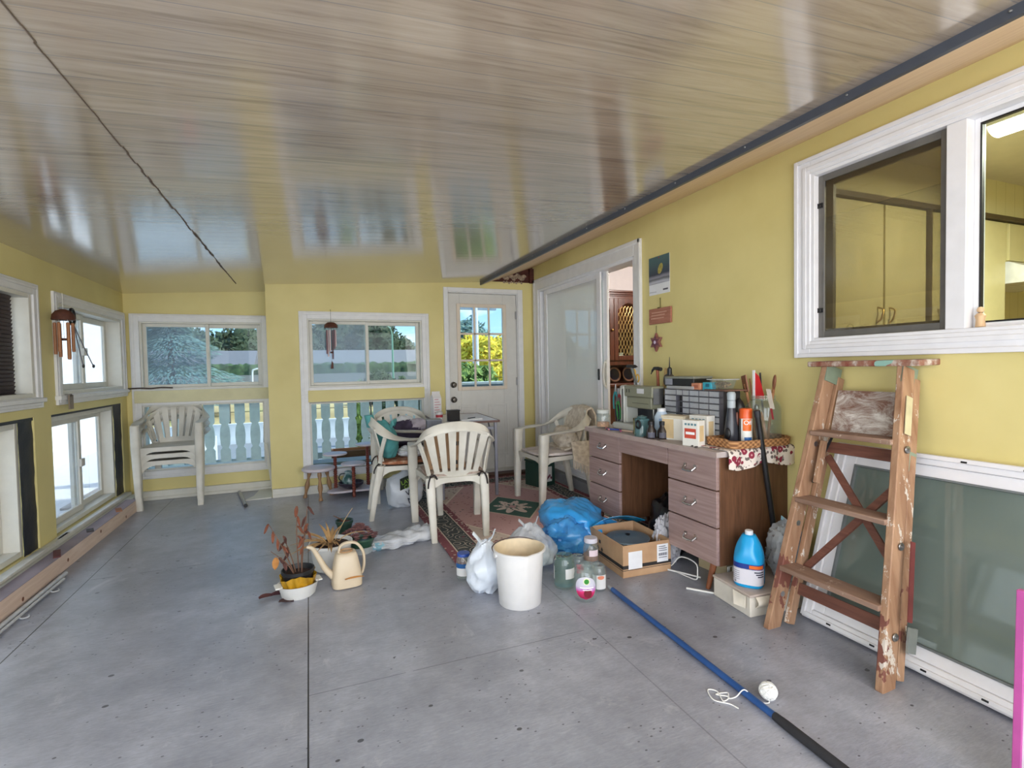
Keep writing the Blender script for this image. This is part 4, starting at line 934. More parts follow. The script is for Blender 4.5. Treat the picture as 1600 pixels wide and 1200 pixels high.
base = mr.mix(petal*(mr.voro(30).gt(.28)), base, lin(222, 206, 196)); base = mr.mix(rad.lt(.12), base, pink)
mr.color(mr.mix(mr.noise(60, 3)*.25, base, lin(150, 130, 126))).bump(mr.noise(160, 2), .3, .003)
rug = thing('rug', 'worn pink oriental rug with dark teal border and green diamond medallion', 'rug', (1.60, 4.06, 0), 0)
rb = MB().sheet(lambda u, v: (-hw+2*hw*u, -hl+2*hl*v, .005+.0022*noise.noise(Vector((u*5, v*7, 0)))), 40, 60, .007).build('rug_body', mr.m, rug)
fr_ = MB()
for i in range(80): fr_.tube([(-hw+2*hw*i/79, -hl, .004), (-hw+2*hw*i/79+.006*math.sin(i*3.3), -hl-.03, .003)], .0035, 4)
fr_.build('fringe', plain('rug_fringe', (196, 184, 168), .9), rug)

# ---------------------------------------------------------------- desk
M_DFRONT = Mat('mauve_brown_laminate', .38, 0, .5); _w = M_DFRONT.noise(5, 6, (6, .7, 14)); M_DFRONT.color(M_DFRONT.ramp(_w, [(.3, lin(146, 120, 116)), (.7, lin(172, 147, 142))])); M_DFRONT = M_DFRONT.m
M_DSIDE = wood('brown_wood_panel', (84, 56, 38), (116, 80, 56), 2, .45, 5, 9)
M_DTOP = plain('dusty_desk_top', (186, 176, 174), .5, var=.25, scale=12)
M_CHROME = plain('worn_chrome', (190, 184, 180), .25, .9)
dk = thing('desk', 'brown two-pedestal desk with drawers against the right wall', 'desk', (1.93, 2.03, 0))
DL = 1.285; DD = .50
MB().box(-.02, DD, -.02, DL+.02, .727, .757).build('desk_top', M_DTOP, dk, bevel=.003)
B(-.022, -.019, -.021, DL+.021, .727, .756).build('edge_strip', plain('edge_brown', (176, 156, 150), .4), dk)
for nm, a, b in (('right_pedestal', 0, .385), ('left_pedestal', .885, DL)): B(.02, DD, a, b, .155, .727).build(nm, M_DSIDE, dk, bevel=.002)
B(.42, DD, .385, .885, .30, .727).build('modesty_panel', M_DSIDE, dk)
def pull(par, y, z):
    q = MB()
    for s in (-1, 1):
        q.prism([(-.016, .012), (.004, .012), (.008, 0), (.004, -.012), (-.010, -.012)], lambda a, b, t, s=s: (t, y+s*(.042)+s*a*.8, z+.012+b), -.008, 0)
        q.tube([(-.006, y+s*.042, z+.012), (-.026, y+s*.034, z-.006)], .006, 8)
    q.tube([(-.026, y-.034, z-.006), (-.027, y, z-.010), (-.026, y+.034, z-.006)], .0065, 8)
    return q.build('pull', M_CHROME, par)
for a, b, zs in ((.0, .385, ((.552, .725), (.357, .548), (.158, .353))), (.885, DL, ((.542, .725), (.352, .538), (.158, .348)))):
    for z0, z1 in zs:
        dr = B(0, .02, a+.003, b-.003, z0+.002, z1-.002).build('drawer', M_DFRONT, dk, bevel=.002); pull(dr, (a+b)/2, (z0+z1)/2)
B(0, .02, .388, .882, .625, .725).build('drawer', M_DFRONT, dk, bevel=.002)
for x, y in ((.06, .08), (.44, .08), (.06, DL-.08), (.44, DL-.08)):
    MB().tube([(x, y, .16), (x-.03 if x < .2 else x+.02, y+.02*(1 if y < .5 else -1), 0)], [.019, .012], 12).build('leg', wood('orange_brown_leg', (120, 70, 44), (150, 92, 60), 2), dk)
# floral cloth under the tray, hanging over the near end
mfl = Mat('floral_cloth', .9); _v = mfl.voro(22); _v2 = mfl.voro(46)
_c = mfl.mix(_v2.lt(.42)*mfl.noise(18, 2).gt(.45), lin(226, 216, 206), lin(112, 100, 96)); _c = mfl.mix(_v.lt(.42)*mfl.noise(9, 1).gt(.46), _c, lin(140, 44, 66)); _c = mfl.mix(_v.lt(.12), _c, lin(206, 150, 150))
mfl.color(_c)
fc = thing('floral_cloth', 'white cloth with red flowers hanging over the near end of the desk', 'cloth', (1.97, 2.01, .759))
def fcl(u, v):
    x = .0+.46*u; s = v*.43
    if s < .28: return (x, .28-s-.006, .003)
    k = s-.28
    if k < .02: return (x, -.006-.012*math.sin(k/.02*PI/2), .003-.012*(1-math.cos(k/.02*PI/2)))
    return (x, -.018-.008*math.sin(u*22)*min(1, k*9)-.004, -.009-(k-.02)*(.62+.10*math.sin(u*9)))
MB().sheet(fcl, 40, 40, .003).build('cloth', mfl.m, fc)
# wicker tray
M_WICK = Mat('wicker', .7); _q = (M_WICK.z*260).sin()*((M_WICK.x+M_WICK.y)*190).sin(); M_WICK.color(M_WICK.ramp(_q*.5+.5, [(.2, lin(126, 84, 50)), (.8, lin(190, 140, 92))])).bump(_q, .5, .004); M_WICK = M_WICK.m
tr = thing('wicker_tray', 'woven wicker tray with raised handles on the floral cloth', 'tray', (2.215, 2.10, .7645), math.radians(-3))
def tpath():
    a, b, r_ = .20, .115, .05; P = []
    for cx_, cy_, s0 in ((a-r_, b-r_, 0), (-a+r_, b-r_, 90), (-a+r_, -b+r_, 180), (a-r_, -b+r_, 270)):
        for i in range(7): t = math.radians(s0+15*i); P.append((cx_+r_*math.cos(t), cy_+r_*math.sin(t)))
    return P
TP = tpath(); n = len(TP); q = MB(); vs = []
for sc_, zz in ((1, 0), (1.03, 1), (.97, 1), (.94, 0)):
    for x, y in TP:
        h = .042+.045*max(0, 1-(y/.07)**2)*(1 if x < -.12 else 0)+.03*max(0, 1-(y/.07)**2)*(1 if x > .12 else 0)
        vs.append((x*sc_, y*sc_, (h if zz else .004)))
fs = [(j*n+i, j*n+(i+1) % n, ((j+1) % 4)*n+(i+1) % n, ((j+1) % 4)*n+i) for j in range(4) for i in range(n)]
q.add(vs, fs).build('rim', M_WICK, tr); MB().prism([(x*.96, y*.96) for x, y in TP], lambda a, b, t: (a, b, t), 0, .006).build('bottom', M_WICK, tr)
KD = .9537
_before = set(C.objects)     # what follows stands on the desk top
TZ = .7505
# big glass jar full of utensils
M_JARG = glass('thick_jar_glass', (250, 253, 251), .13, (206, 214, 206)); M_JARC = glass('clear_jar_glass', (251, 254, 253), .10, (224, 229, 229)); M_JARGREEN = glass('green_tinted_jar_glass', (247, 253, 250), .09, (188, 212, 200))
bj = thing('glass_jar', 'big glass jar full of wooden utensils on the wicker tray', 'jar', (2.33/KD, 2.10/KD, TZ))
def jarprof(r, h, neck, w=.004): return [(0, 0), (r*.92, 0), (r, .012), (r, h*.74), (r*.93, h*.82), (neck, h*.90), (neck, h), (neck-w, h), (neck-w, h*.90), (r*.93-w, h*.81), (r-w, h*.74), (r-w, .015), (0, .010)]
MB().lathe(jarprof(.095, .27, .066), 40).build('jar_body', M_JARG, bj)
q = MB()
for z in (.248, .260): q.lathe([(.066, z-.004), (.070, z), (.066, z+.004), (.066, z-.004)], 40, cap=False)
q.build('jar_threads', M_JARG, bj)
M_SPOON = wood('utensil_wood', (150, 100, 64), (186, 134, 92), 2, .6)
def utensil(name, label, cat, p0, p1, mat, r=.006, head=None, hm=None, hs=(.03, .006, .05)):
    t = thing(name, label, cat, p0)
    d_ = Vector(p1)-Vector(p0); MB().tube([(0, 0, 0), d_*.5, d_], r, 8).build('handle', mat, t)
    if head:
        b_ = MB(); k = b_.blob((0, 0, 0), hs, .05, 2, 1, 20, 12) if head == 'spoon' else b_.box(-hs[0], hs[0], -hs[1], hs[1], -hs[2], hs[2])
        ro = Vector((0, 0, 1)).rotation_difference(d_.normalized()).to_matrix()
        b_.v = [tuple(ro @ (rot('Z', 60) @ Vector(v))+d_) for v in b_.v]; b_.build('head', hm or mat, t, bevel=.002 if head != 'spoon' else 0)
    return t
jx, jy = 2.33/KD, 2.10/KD
utensil('wooden_spatula', 'broad brown wooden spatula in the big jar, left of the red flag card', 'spatula', (jx-.03, jy+.03, TZ+.02), (jx-.05, jy+.085, TZ+.335), M_SPOON, .008, 'box', wood('dark_utensil_wood', (122, 76, 52), (150, 98, 70), 2), (.042, .004, .05))
utensil('wooden_spoon', 'brown wooden spoon at the right of the big jar', 'spoon', (jx+.01, jy-.02, TZ+.02), (jx+.0, jy-.075, TZ+.345), M_SPOON, .008, 'spoon', wood('dark_utensil_wood', (122, 76, 52), (150, 98, 70), 2), (.02, .008, .045))
utensil('wooden_stick', 'pale wooden stick leaning inside the big jar', 'stick', (jx-.03, jy-.05, TZ+.015), (jx-.02, jy+.0, TZ+.17), M_SPOON, .010)
utensil('chopstick', 'thin pale stick at the left of the big jar', 'stick', (jx-.01, jy+.02, TZ+.02), (jx-.02, jy+.08, TZ+.365), M_SPOON, .004)
utensil('knife', 'dark pointed knife at the back of the big jar', 'knife', (jx+.01, jy+.0, TZ+.02), (jx+.0, jy+.022, TZ+.40), M_BLACK, .005)
utensil('metal_whisk', 'small steel masher standing low inside the big jar', 'utensil', (jx-.02, jy+.03, TZ+.02), (jx-.03, jy+.02, TZ+.19), M_STEEL, .007, 'spoon', M_STEEL, (.014, .014, .03))
M_RED = plain('bright_red', (206, 36, 40), .5)
fgc = thing('red_card', 'red and white folded card sticking up out of the big jar', 'card', (jx-.03, jy+.01, TZ+.19))
MB().sheet(lambda u, v: (.0+.004*u, .03-.075*u*(1-.55*v), .06+.16*v-.03*u*v), 6, 8, .0025).build('red_leaf', M_RED, fgc); B(-.006, -.002, .018, .034, .0, .225).build('white_edge', plain('white_paper', (235, 236, 238), .7, var=.03), fgc)
rbn = thing('ribbon', 'cream and red ribbon hanging over the right side of the big jar', 'ribbon', (jx-.06, jy-.06, TZ+.28))
MB().sheet(lambda u, v: (.0-.02*v, -.012-.03*u-.045*v, .03-.11*v+.005*math.sin(v*9)), 4, 10, .002).build('cream_band', plain('cream_ribbon', (210, 200, 186), .8), rbn)
MB().sheet(lambda u, v: (-.022, -.06-.012*u-.012*v, -.075-.06*v), 3, 6, .002).build('red_band', plain('dark_red_ribbon', (150, 44, 50), .8), rbn)
# spray can, dark spray bottle
sp = thing('spray_can', 'orange-capped white insect spray can on the wicker tray', 'spray can', (2.165/KD, 2.065/KD, TZ))
MB().lathe([(0, 0), (.031, 0), (.033, .003), (.033, .148), (.030, .152), (0, .153)], 32).build('can_body', plain('spray_white', (232, 232, 226), .3, var=.02), sp)
MB().lathe([(.034, .148), (.034, .196), (.030, .204), (0, .206)], 32).build('cap', plain('orange_cap', (226, 92, 36), .35), sp)
def patch(par, name, r, z0, z1, a0, a1, mat, off=.0006, n=14):
    MB().sheet(lambda u, v: ((r+off)*math.cos(a0+(a1-a0)*u), (r+off)*math.sin(a0+(a1-a0)*u), z0+(z1-z0)*v), n, 2, .0008).build(name, mat, par)
A0 = math.radians(228)     # bearing of the camera side
patch(sp, 'orange_swoosh', .033, .080, .145, A0-.55, A0+.9, plain('orange_ink', (232, 110, 30), .4)); patch(sp, 'blue_swoosh', .033, .0, .045, A0-.3, A0+1.0, plain('blue_ink', (36, 96, 160), .4))
patch(sp, 'black_strip', .033, .0, .148, A0-1.25, A0-.95, M_BLACK)
def ontube(r, bearing): return face((-math.sin(bearing), math.cos(bearing), 0), (0, 0, 1))
text('Off', .034, plain('white_ink', (245, 245, 245), .5, var=.02), sp, (.0348*math.cos(A0+.25), .0348*math.sin(A0+.25), .125), ontube(.033, A0+.25), 'lettering', .0004, .033)
sbt = thing('trigger_bottle', 'tall dark plastic bottle with a pale grey cap beside the spray can', 'bottle', (2.125/KD, 2.125/KD, TZ))
MB().lathe([(0, 0), (.040, 0), (.044, .005), (.042, .07), (.034, .13), (.022, .205), (.020, .215), (0, .216)], 28, sx=1, sy=.85).build('bottle_body', plain('dark_grey_plastic', (52, 54, 62), .3), sbt)
MB().lathe([(.022, .205), (.022, .245), (.019, .247), (.022, .25), (.024, .285), (.018, .295), (0, .297)], 24).build('cap', plain('pale_grey_cap', (168, 178, 184), .35), sbt)
MB().blob((-.04, -.01, .06), (.012, .022, .035), .02).build('grip_recess', M_BLACK, sbt)
fnl = thing('funnel', 'black cone-shaped nozzle behind the orange cap', 'nozzle', (2.21/KD, 2.155/KD, TZ))
MB().lathe([(0, 0), (.028, 0), (.03, .16), (.034, .205), (.02, .235), (.006, .255), (0, .256)], 20).build('body', M_BLACK, fnl)
scw = thing('screwdriver', 'thin tool with a brown handle between the dark bottle and spray can', 'screwdriver', (2.145/KD, 2.105/KD, TZ))
MB().tube([(0, 0, 0), (0, 0, .10)], .003, 8).build('shaft', M_STEEL, scw); MB().tube([(0, 0, .10), (0, 0, .115), (0, 0, .17), (0, 0, .18)], [.005, .009, .009, .005], 10).build('handle', plain('brown_plastic', (112, 64, 50), .4), scw)
# white cartons
M_CARTON = plain('white_carton', (230, 228, 220), .5, var=.05)
def carton(label, loc, rz, w, d, h, draw=True, col=(198, 78, 58)):
    t = thing('food_carton', label, 'carton', loc, math.radians(rz))
    B(-d/2, d/2, -w/2, w/2, 0, h).build('carton_body', M_CARTON, t, bevel=.002)
    B(-d/2-.0008, -d/2, -w*.36, w*.36, h*.30, h*.68).build('red_panel', plain('panel_%d' % col[0], col, .5), t)
    q = MB().box(-d/2-.0014, -d/2, -w*.28, w*.28, h*.45, h*.55); q.build('white_lettering_band', plain('white_ink', (245, 245, 245), .5, var=.02), t)
    q = MB()
    for i in range(4): q.box(-d/2-.0012, -d/2, -w*.38+w*.2*i, -w*.38+w*.2*i+w*.13, h*.80, h*.88)
    q.build('blue_print', plain('blue_green_print', (96, 134, 144), .5), t)
    B(-d*.25, d*.25, w/2, w/2+.0008, h*.15, h*.85).build('cream_panel', plain('cream_panel', (222, 196, 150), .5), t)
    B(-d*.3, d*.3, -w/2-.0008, -w/2, h*.2, h*.8).build('cream_panel', plain('cream_panel', (222, 196, 150), .5), t)
    return t
carton('small white carton with a red panel, nearest the desk edge', (2.06, 2.345, .7355), 14, .105, .065, .15)
carton('white carton with a pink-red print behind the nearest carton', (2.19, 2.42, .7355), 8, .13, .07, .165, col=(208, 84, 96))
cr2 = thing('plain_carton', 'plain cream-sided white carton left of the printed cartons', 'carton', (2.15, 2.60, .7355), math.radians(18))
B(-.05, .05, -.075, .075, 0, .15).build('carton_body', M_CARTON, cr2, bevel=.003); B(-.0508, -.05, -.01, .07, .01, .13).build('cream_panel', plain('cream_panel', (222, 196, 150), .5), cr2); B(-.052, .052, -.077, .077, .135, .152).build('lid', plain('cream_lid', (216, 204, 178), .5), cr2)
# small-parts drawer cabinet
M_CABG = plain('grey_cabinet_plastic', (98, 98, 106), .45); M_DRW = glass('clear_drawer', (236, 238, 242), .80, (236, 239, 244)); M_DKIN = plain('black_cavity', (16, 16, 18), .8)
pc = thing('parts_cabinet', 'grey small-parts cabinet with rows of clear drawers at the back of the desk', 'cabinet', (2.24, 2.33, .7355))
MB().box(.03, .16, 0, .50, 0, .31).build('case', plain('dark_case', (54, 52, 54), .5), pc, bevel=.002)
cols = [(.005, .085), (.09, .17), (.175, .255), (.265, .32), (.325, .38), (.385, .495)]
gr = MB()
for a, b in cols: gr.box(0, .03, b, b+.004, 0, .31)
gr.box(0, .03, 0, .004, 0, .31)
for i in range(9): gr.box(0, .03, 0, .5, i*.0385, i*.0385+.003)
gr.build('divider_grid', M_CABG, pc)
M_PART = plain('drawer_contents', (120, 112, 104), .8, var=.6, scale=80)
for ci, (a, b) in enumerate(cols):
    for r_ in range(8):
        if ci == 4 and r_ in (3, 4, 5, 6): continue
        z0 = r_*.0385+.005; q = MB().box(.0, .028, a+.002, b-.002, z0, z0+.030)
        dr = q.build('small_drawer', M_DRW, pc); MB().box(-.007, 0, (a+b)/2-.012, (a+b)/2+.012, z0+.003, z0+.007).build('drawer_lip', M_DRW, dr)
# things on the parts cabinet
ct = 1.0465
bc = thing('tool_case', 'flat black case with a grey lid on the parts cabinet', 'case', (2.33, 2.70, ct+.022), math.radians(3))
MB().box(-.08, .08, -.13, .13, 0, .045).build('case_body', M_BLACK, bc, bevel=.004); B(-.082, .082, -.132, .132, .045, .060).build('lid', plain('grey_green_lid', (126, 128, 118), .4), bc, bevel=.003); B(-.083, -.08, .06, .125, .004, .045).build('clear_end', plain('silver_end', (140, 142, 152), .35), bc)
ctray = thing('clear_tray', 'shallow clear tray of hardware under the black tool case', 'tray', (2.33, 2.69, ct))
q = ring(MB(), 'Y', -.08, .08, -.0, .02, .004, -.13, .13); B(-.08, .08, -.13, .13, 0, .020).build('tray_body', M_DRW, ctray, bevel=.002)
oc = thing('small_box', 'small salmon-orange tin on the front of the parts cabinet', 'tin', (2.275, 2.545, ct))
B(-.02, .02, -.04, .04, 0, .042).build('tin_body', plain('salmon', (206, 140, 108), .5), oc, bevel=.004); B(-.0206, -.02, -.02, .02, .012, .03).build('label', plain('label_brown', (170, 96, 72), .5), oc)
tq = thing('small_box', 'small bright teal box beside the salmon tin', 'box', (2.28, 2.455, ct))
B(-.02, .02, -.036, .036, 0, .048).build('box_body', plain('bright_teal', (56, 164, 186), .5, var=.2, scale=40), tq, bevel=.003); B(-.0205, -.02, -.02, .01, .02, .04).build('label', plain('dark_teal', (30, 96, 120), .5), tq)
bd = thing('thin_board', 'thin brown board across the near end of the parts cabinet', 'board', (2.32, 2.36, ct), math.radians(-8))
B(-.08, .08, -.10, .10, 0, .007).build('board', wood('thin_brown_board', (96, 66, 54), (128, 92, 74), 1), bd)
ctb = thing('clear_tub', 'clear plastic tub of odds and ends on the thin brown board', 'tub', (2.31, 2.375, ct+.0075))
MB().lathe([(0, 0), (.05, 0), (.066, .055), (.07, .06), (.062, .055), (.046, .004), (0, .004)], 4, sx=1, sy=1.15, ax=rot('Z', 45)).build('tub_body', M_JARC, ctb); B(-.062, .062, -.07, .07, .056, .062).build('lid', M_DRW, ctb, bevel=.002)
q = MB()
for i in range(14): q.tube([(.025*math.sin(i*2.1), .04*math.cos(i*1.7), .008+.002*i), (.03*math.sin(i*3.1+1), .045*math.cos(i*2.3+2), .015+.0025*i)], .005, 6)
o = q.build('hardware_contents', plain('mixed_hardware', (150, 124, 88), .6, var=.6, scale=60), ctb)
# vintage sewing machine
M_SEW = plain('khaki_green_enamel', (132, 132, 112), .35, var=.05); M_SEW2 = plain('pale_grey_enamel', (190, 192, 186), .35, var=.05)
sm = thing('sewing_machine', 'vintage khaki-green sewing machine at the left end of the desk', 'sewing machine', (2.20, 2.86, .7355))
B(-.075, .10, .0, .43, 0, .05).build('base', M_SEW2, sm, bevel=.008)
MB().box(-.03, .07, .31, .39, .05, .325).box(-.045, .075, .33, .345, .02, .32).build('column', M_SEW2, sm, bevel=.012)
B(-.046, -.03, .335, .345, .03, .30).build('black_seam', M_BLACK, sm)
arm = MB().box(-.04, .065, .0, .33, .245, .325).box(-.032, .06, .02, .31, .165, .245)
ar = arm.build('arm', M_SEW, sm, bevel=.008)
for y in (.265, .295): B(-.0412, -.04, y-.004, y+.004, .275, .30).build('slot', M_BLACK, ar)
B(-.0415, -.04, .09, .17, .272, .306).build('nameplate', plain('silver_plate', (206, 206, 210), .3), ar)
B(-.0335, -.032, .05, .24, .2, .204).build('panel_seam', plain('dark_khaki', (84, 84, 70), .5), ar)
B(-.03, .055, -.002, .0, .20, .31).build('face_plate', M_STEEL, ar)
MB().tube([(0, .035, .165), (0, .035, .10)], .008, 10).tube([(0, .035, .10), (0, .035, .06)], .0025, 8).box(-.012, .012, .025, .05, .055, .062).build('needle_bar', M_STEEL, sm)
MB().lathe([(0, 0), (.045, 0), (.052, .008), (.045, .018), (0, .02)], 28, (.02, .39, .275), rot('X', -90)).build('handwheel', M_SEW2, sm)
# rack of hand tools behind the machine
rk = thing('tool_rack', 'pale upright board hung with pliers and coloured tools left of the sewing machine', 'tool rack', (2.285, 3.42, .7355))
MB().box(0, .012, -.05, .05, 0, .29).box(-.05, .06, -.05, .05, 0, .012).build('board', plain('pale_board', (186, 190, 196), .6), rk, bevel=.002)
def pliers(label, loc, col, a):
    t = thing('pliers', label, 'pliers', loc); R_ = rot('X', a)
    for s in (-1, 1):
        P = smoothpath([(0, s*.008, 0), (0, s*.022, -.05), (0, s*.020, -.10), (0, s*.012, -.14)]); q = MB().tube([R_ @ Vector(p) for p in P], .0065, 8); q.build('grip', plain('grip_%d' % col[0], col, .4), t)
    MB().tube([R_ @ Vector(p) for p in ((0, 0, .0), (0, 0, .02), (0, 0, .06))], [.012, .010, .003], 8).build('jaw', M_STEEL, t)
    return t
pliers('pliers with teal grips hanging on the tool rack', (2.272, 3.475, 1.0), (40, 150, 160), 4); pliers('pliers with dark grips hanging low on the tool rack', (2.265, 3.445, .90), (36, 40, 60), -3)
pliers('pliers with red grips hanging on the tool rack', (2.269, 3.405, .985), (178, 44, 56), 6); pliers('pliers with green grips hanging on the tool rack', (2.262, 3.425, .925), (60, 160, 90), -6)
hb = thing('tool_holder', 'dark open holder of hand tools behind the sewing machine', 'tool holder', (2.365, 3.14, .7355))
B(-.055, .055, -.17, .17, 0, .26).build('holder_body', plain('dark_grey_plastic', (52, 54, 62), .3), hb, bevel=.004)
HZ = .9957
def hammer(label, loc, top, col, claw=False):
    t = thing('hammer', label, 'hammer', loc); d_ = Vector((top[0]-loc[0], top[1]-loc[1], top[2]-loc[2]))
    MB().tube([(0, 0, 0), d_*.5, d_], [.013, .011, .011], 10).build('handle', col, t)
    q = MB()
    if claw: q.tube(smoothpath([d_+Vector((0, .075, -.03)), d_+Vector((0, .045, .008)), d_+Vector((0, 0, .010)), d_+Vector((0, -.04, .004))]), [.004]*3+[.008]*4+[.012]*5+[.014]*7, 10)
    else: q.tube([d_+Vector((0, .052, 0)), d_+Vector((0, .032, 0)), d_+Vector((0, 0, 0)), d_+Vector((0, -.05, -.002)), d_+Vector((0, -.08, -.004))], [.013, .014, .014, .013, .003], 12)
    q.build('head', plain('dark_steel', (74, 74, 76), .4, .7), t); return t
hammer('ball-peen hammer standing tallest behind the sewing machine', (2.36, 3.28, HZ), (2.345, 3.36, 1.200), plain('grey_grip', (110, 112, 108), .5))
hammer('claw hammer with an orange-brown handle behind the sewing machine', (2.37, 3.06, HZ), (2.37, 3.07, 1.17), plain('orange_brown_grip', (150, 80, 50), .5), True)
sc_ = thing('scissors', 'scissors with yellow loop handles behind the sewing machine', 'scissors', (2.36, 3.245, HZ))
for dy_, h in ((.10, .15), (.055, .11)):
    MB().tube([(0, dy_+.018*math.cos(a), h+.03*math.sin(a)) for a in (2*PI*i/20 for i in range(21))], .005, 8).build('loop_handle', plain('yellow_plastic', (222, 176, 66), .4), sc_); MB().tube([(0, .04, 0), (0, dy_, h-.03)], [.006, .008], 8).build('blade', M_STEEL, sc_)
rl_ = thing('wooden_ruler', 'pale wooden ruler leaning behind the claw hammer', 'ruler', (2.385, 3.03, HZ))
MB().box(-.003, .003, -.012, .012, 0, .19, rot('X', 12), (0, 0, 0)).build('ruler', plain('ruler_wood', (200, 164, 110), .6), rl_)
drl = thing('caulking_tool', 'dark trigger tool with a pointed black tip behind the tool case', 'caulking tool', (2.37, 2.97, HZ-.0))
MB().blob((0, -.03, .10), (.022, .06, .05), .05, 2, 2).build('tool_body', plain('dark_taupe', (84, 76, 70), .5), drl); MB().lathe([(.018, 0), (.016, .05), (.005, .06), (.002, .13), (0, .131)], 14, (0, -.035, .135)).build('tip', M_BLACK, drl); MB().tube([(0, -.03, 0), (0, -.03, .10)], .015, 10).build('grip', M_BLACK, drl)
MB().tube(smoothpath([(0, -.06, .10), (0, -.10, .085), (0, -.12, .05)]), .010, 8).build('trigger', plain('dark_taupe', (84, 76, 70), .5), drl)
# jar, bottles and small stuff along the front of the desk
j1 = thing('glass_jar', 'glass jar with a pale lid at the far left corner of the desk', 'jar', (2.075, 3.345, .7355))
MB().lathe(jarprof(.053, .125, .045), 32).build('jar_body', M_JARC, j1); MB().lathe([(.047, .112), (.048, .135), (.044, .140), (0, .141)], 32).build('lid', plain('pale_tin_lid', (196, 200, 196), .35), j1); MB().lathe([(0, .012), (.046, .012), (.046, .045), (0, .05)], 24).build('contents', plain('orange_bits', (206, 150, 112), .8, var=.5, scale=60), j1)
RD = random.Random(8)
for i, (L, c) in enumerate((('pink pencil lying among the clutter in front of the sewing machine', (196, 110, 120)), ('blue pen lying in front of the sewing machine', (60, 80, 160)), ('magenta marker lying in front of the sewing machine', (150, 50, 100)), ('pale clothes peg lying near the glass jar', (220, 190, 170)), ('dark small tool lying in front of the sewing machine', (50, 50, 60)))):
    t = thing(['pencil', 'pen', 'marker', 'clothes_peg', 'small_tool'][i], L, ['pencil', 'pen', 'marker', 'peg', 'tool'][i], (2.045+.012*i, 3.24-.065*i, .7425), RD.uniform(.9, 2.2))
    MB().tube([(-.06, 0, 0), (.05, 0, 0)], .0065, 8).build('barrel', plain('stick_%d' % c[0], c, .5), t); MB().lathe([(.0065, 0), (.001, .014), (0, .0145)], 8, (.05, 0, 0), rot('Y', 90)).build('tip', M_BLACK, t)
cr = thing('clear_organizer', 'small teal and clear plastic bottle rack in front of the sewing machine', 'organizer', (2.055, 2.83, .7355))
M_TCL = glass('teal_clear_plastic', (206, 228, 230), .38, (150, 190, 194)); MB().lathe([(0, 0), (.05, 0), (.052, .02), (.046, .06), (.05, .115), (.046, .115), (.042, .06), (.045, .02), (0, .01)], 24).build('body', M_TCL, cr); MB().tube([(-.045, -.02+.02*math.cos(a), .08+.024*math.sin(a)) for a in (2*PI*i/20 for i in range(21))], .008, 8).build('black_ring', M_BLACK, cr)
MB().lathe([(0, .115), (.03, .118), (.035, .13), (.0, .14)], 20).build('top', M_TCL, cr)
wb_ = thing('bottle', 'white and pale blue plastic bottle beside the parts cabinet', 'bottle', (2.16, 2.76, .7355))
MB().lathe([(0, 0), (.042, 0), (.046, .006), (.046, .13), (.03, .16), (.026, .165), (0, .166)], 28).build('bottle_body', plain('pale_blue_plastic', (196, 214, 232), .35, var=.03), wb_); MB().lathe([(.027, .163), (.028, .185), (0, .187)], 24).build('cap', plain('white_cap', (228, 230, 232), .35), wb_)
patch(wb_, 'blue_label', .046, .03, .12, A0-.3, A0+.8, plain('mid_blue_label', (140, 172, 214), .4))
for i, (x, y, L) in enumerate(((2.035, 2.705, 'small dark brown bottle, left of the pair at the desk edge'), (2.085, 2.655, 'small dark brown bottle, right of the pair at the desk edge'))):
    t = thing('bottle', L, 'bottle', (x, y, .7355), 0, 'pair of small dark bottles')
    MB().lathe([(0, 0), (.030, 0), (.032, .004), (.032, .05), (.018, .075), (.016, .095), (0, .096)], 24).build('bottle_body', plain('dark_brown_glass', (46, 38, 36), .15), t); MB().lathe([(.02, .088), (.021, .110), (.018, .113), (0, .113)], 20).build('cap', M_BLACK, t)
    patch(t, 'label', .032, .008, .042, A0-.6, A0+.8, plain('olive_label', (104, 100, 74) if i else (86, 86, 100), .5))
gbx = thing('khaki_box', 'small olive box behind the teal organizer', 'box', (2.24, 2.80, .786), .2)
gbx.location = (2.09, 2.905, .7355)
B(-.03, .03, -.03, .03, 0, .11).build('box_body', plain('olive_card', (128, 122, 70), .6), gbx, bevel=.003); B(-.031, .031, -.031, .031, .095, .112).build('lid', plain('dark_olive', (84, 80, 50), .6), gbx)
for i in range(7):
    t = tag(MB().blob((0, 0, .004), (.012+.004*(i % 3), .008, .005), .3, 3, i, 12, 8, 0).build('scrap', plain('scrap_dark', (70, 60, 58), .8)), ['dark scrap beside the nearest carton', 'scrap lying at the left of the nearest carton', 'scrap near the dark bottle pair', 'scrap on the desk before the plain carton', 'scrap at the front edge of the desk middle', 'scrap under the printed carton corner', 'scrap by the near right desk corner'][i], 'scrap')
    t.location = (2.02+.02*(i % 3), 2.28+.045*i+.2*(i > 2), .7358)

for o in [o for o in C.objects if o not in _before and o.parent is None]:
    o.location = (o.location.x*KD, o.location.y*KD, .757+(o.location.z-.735)*KD); o.scale = (KD, KD, KD)
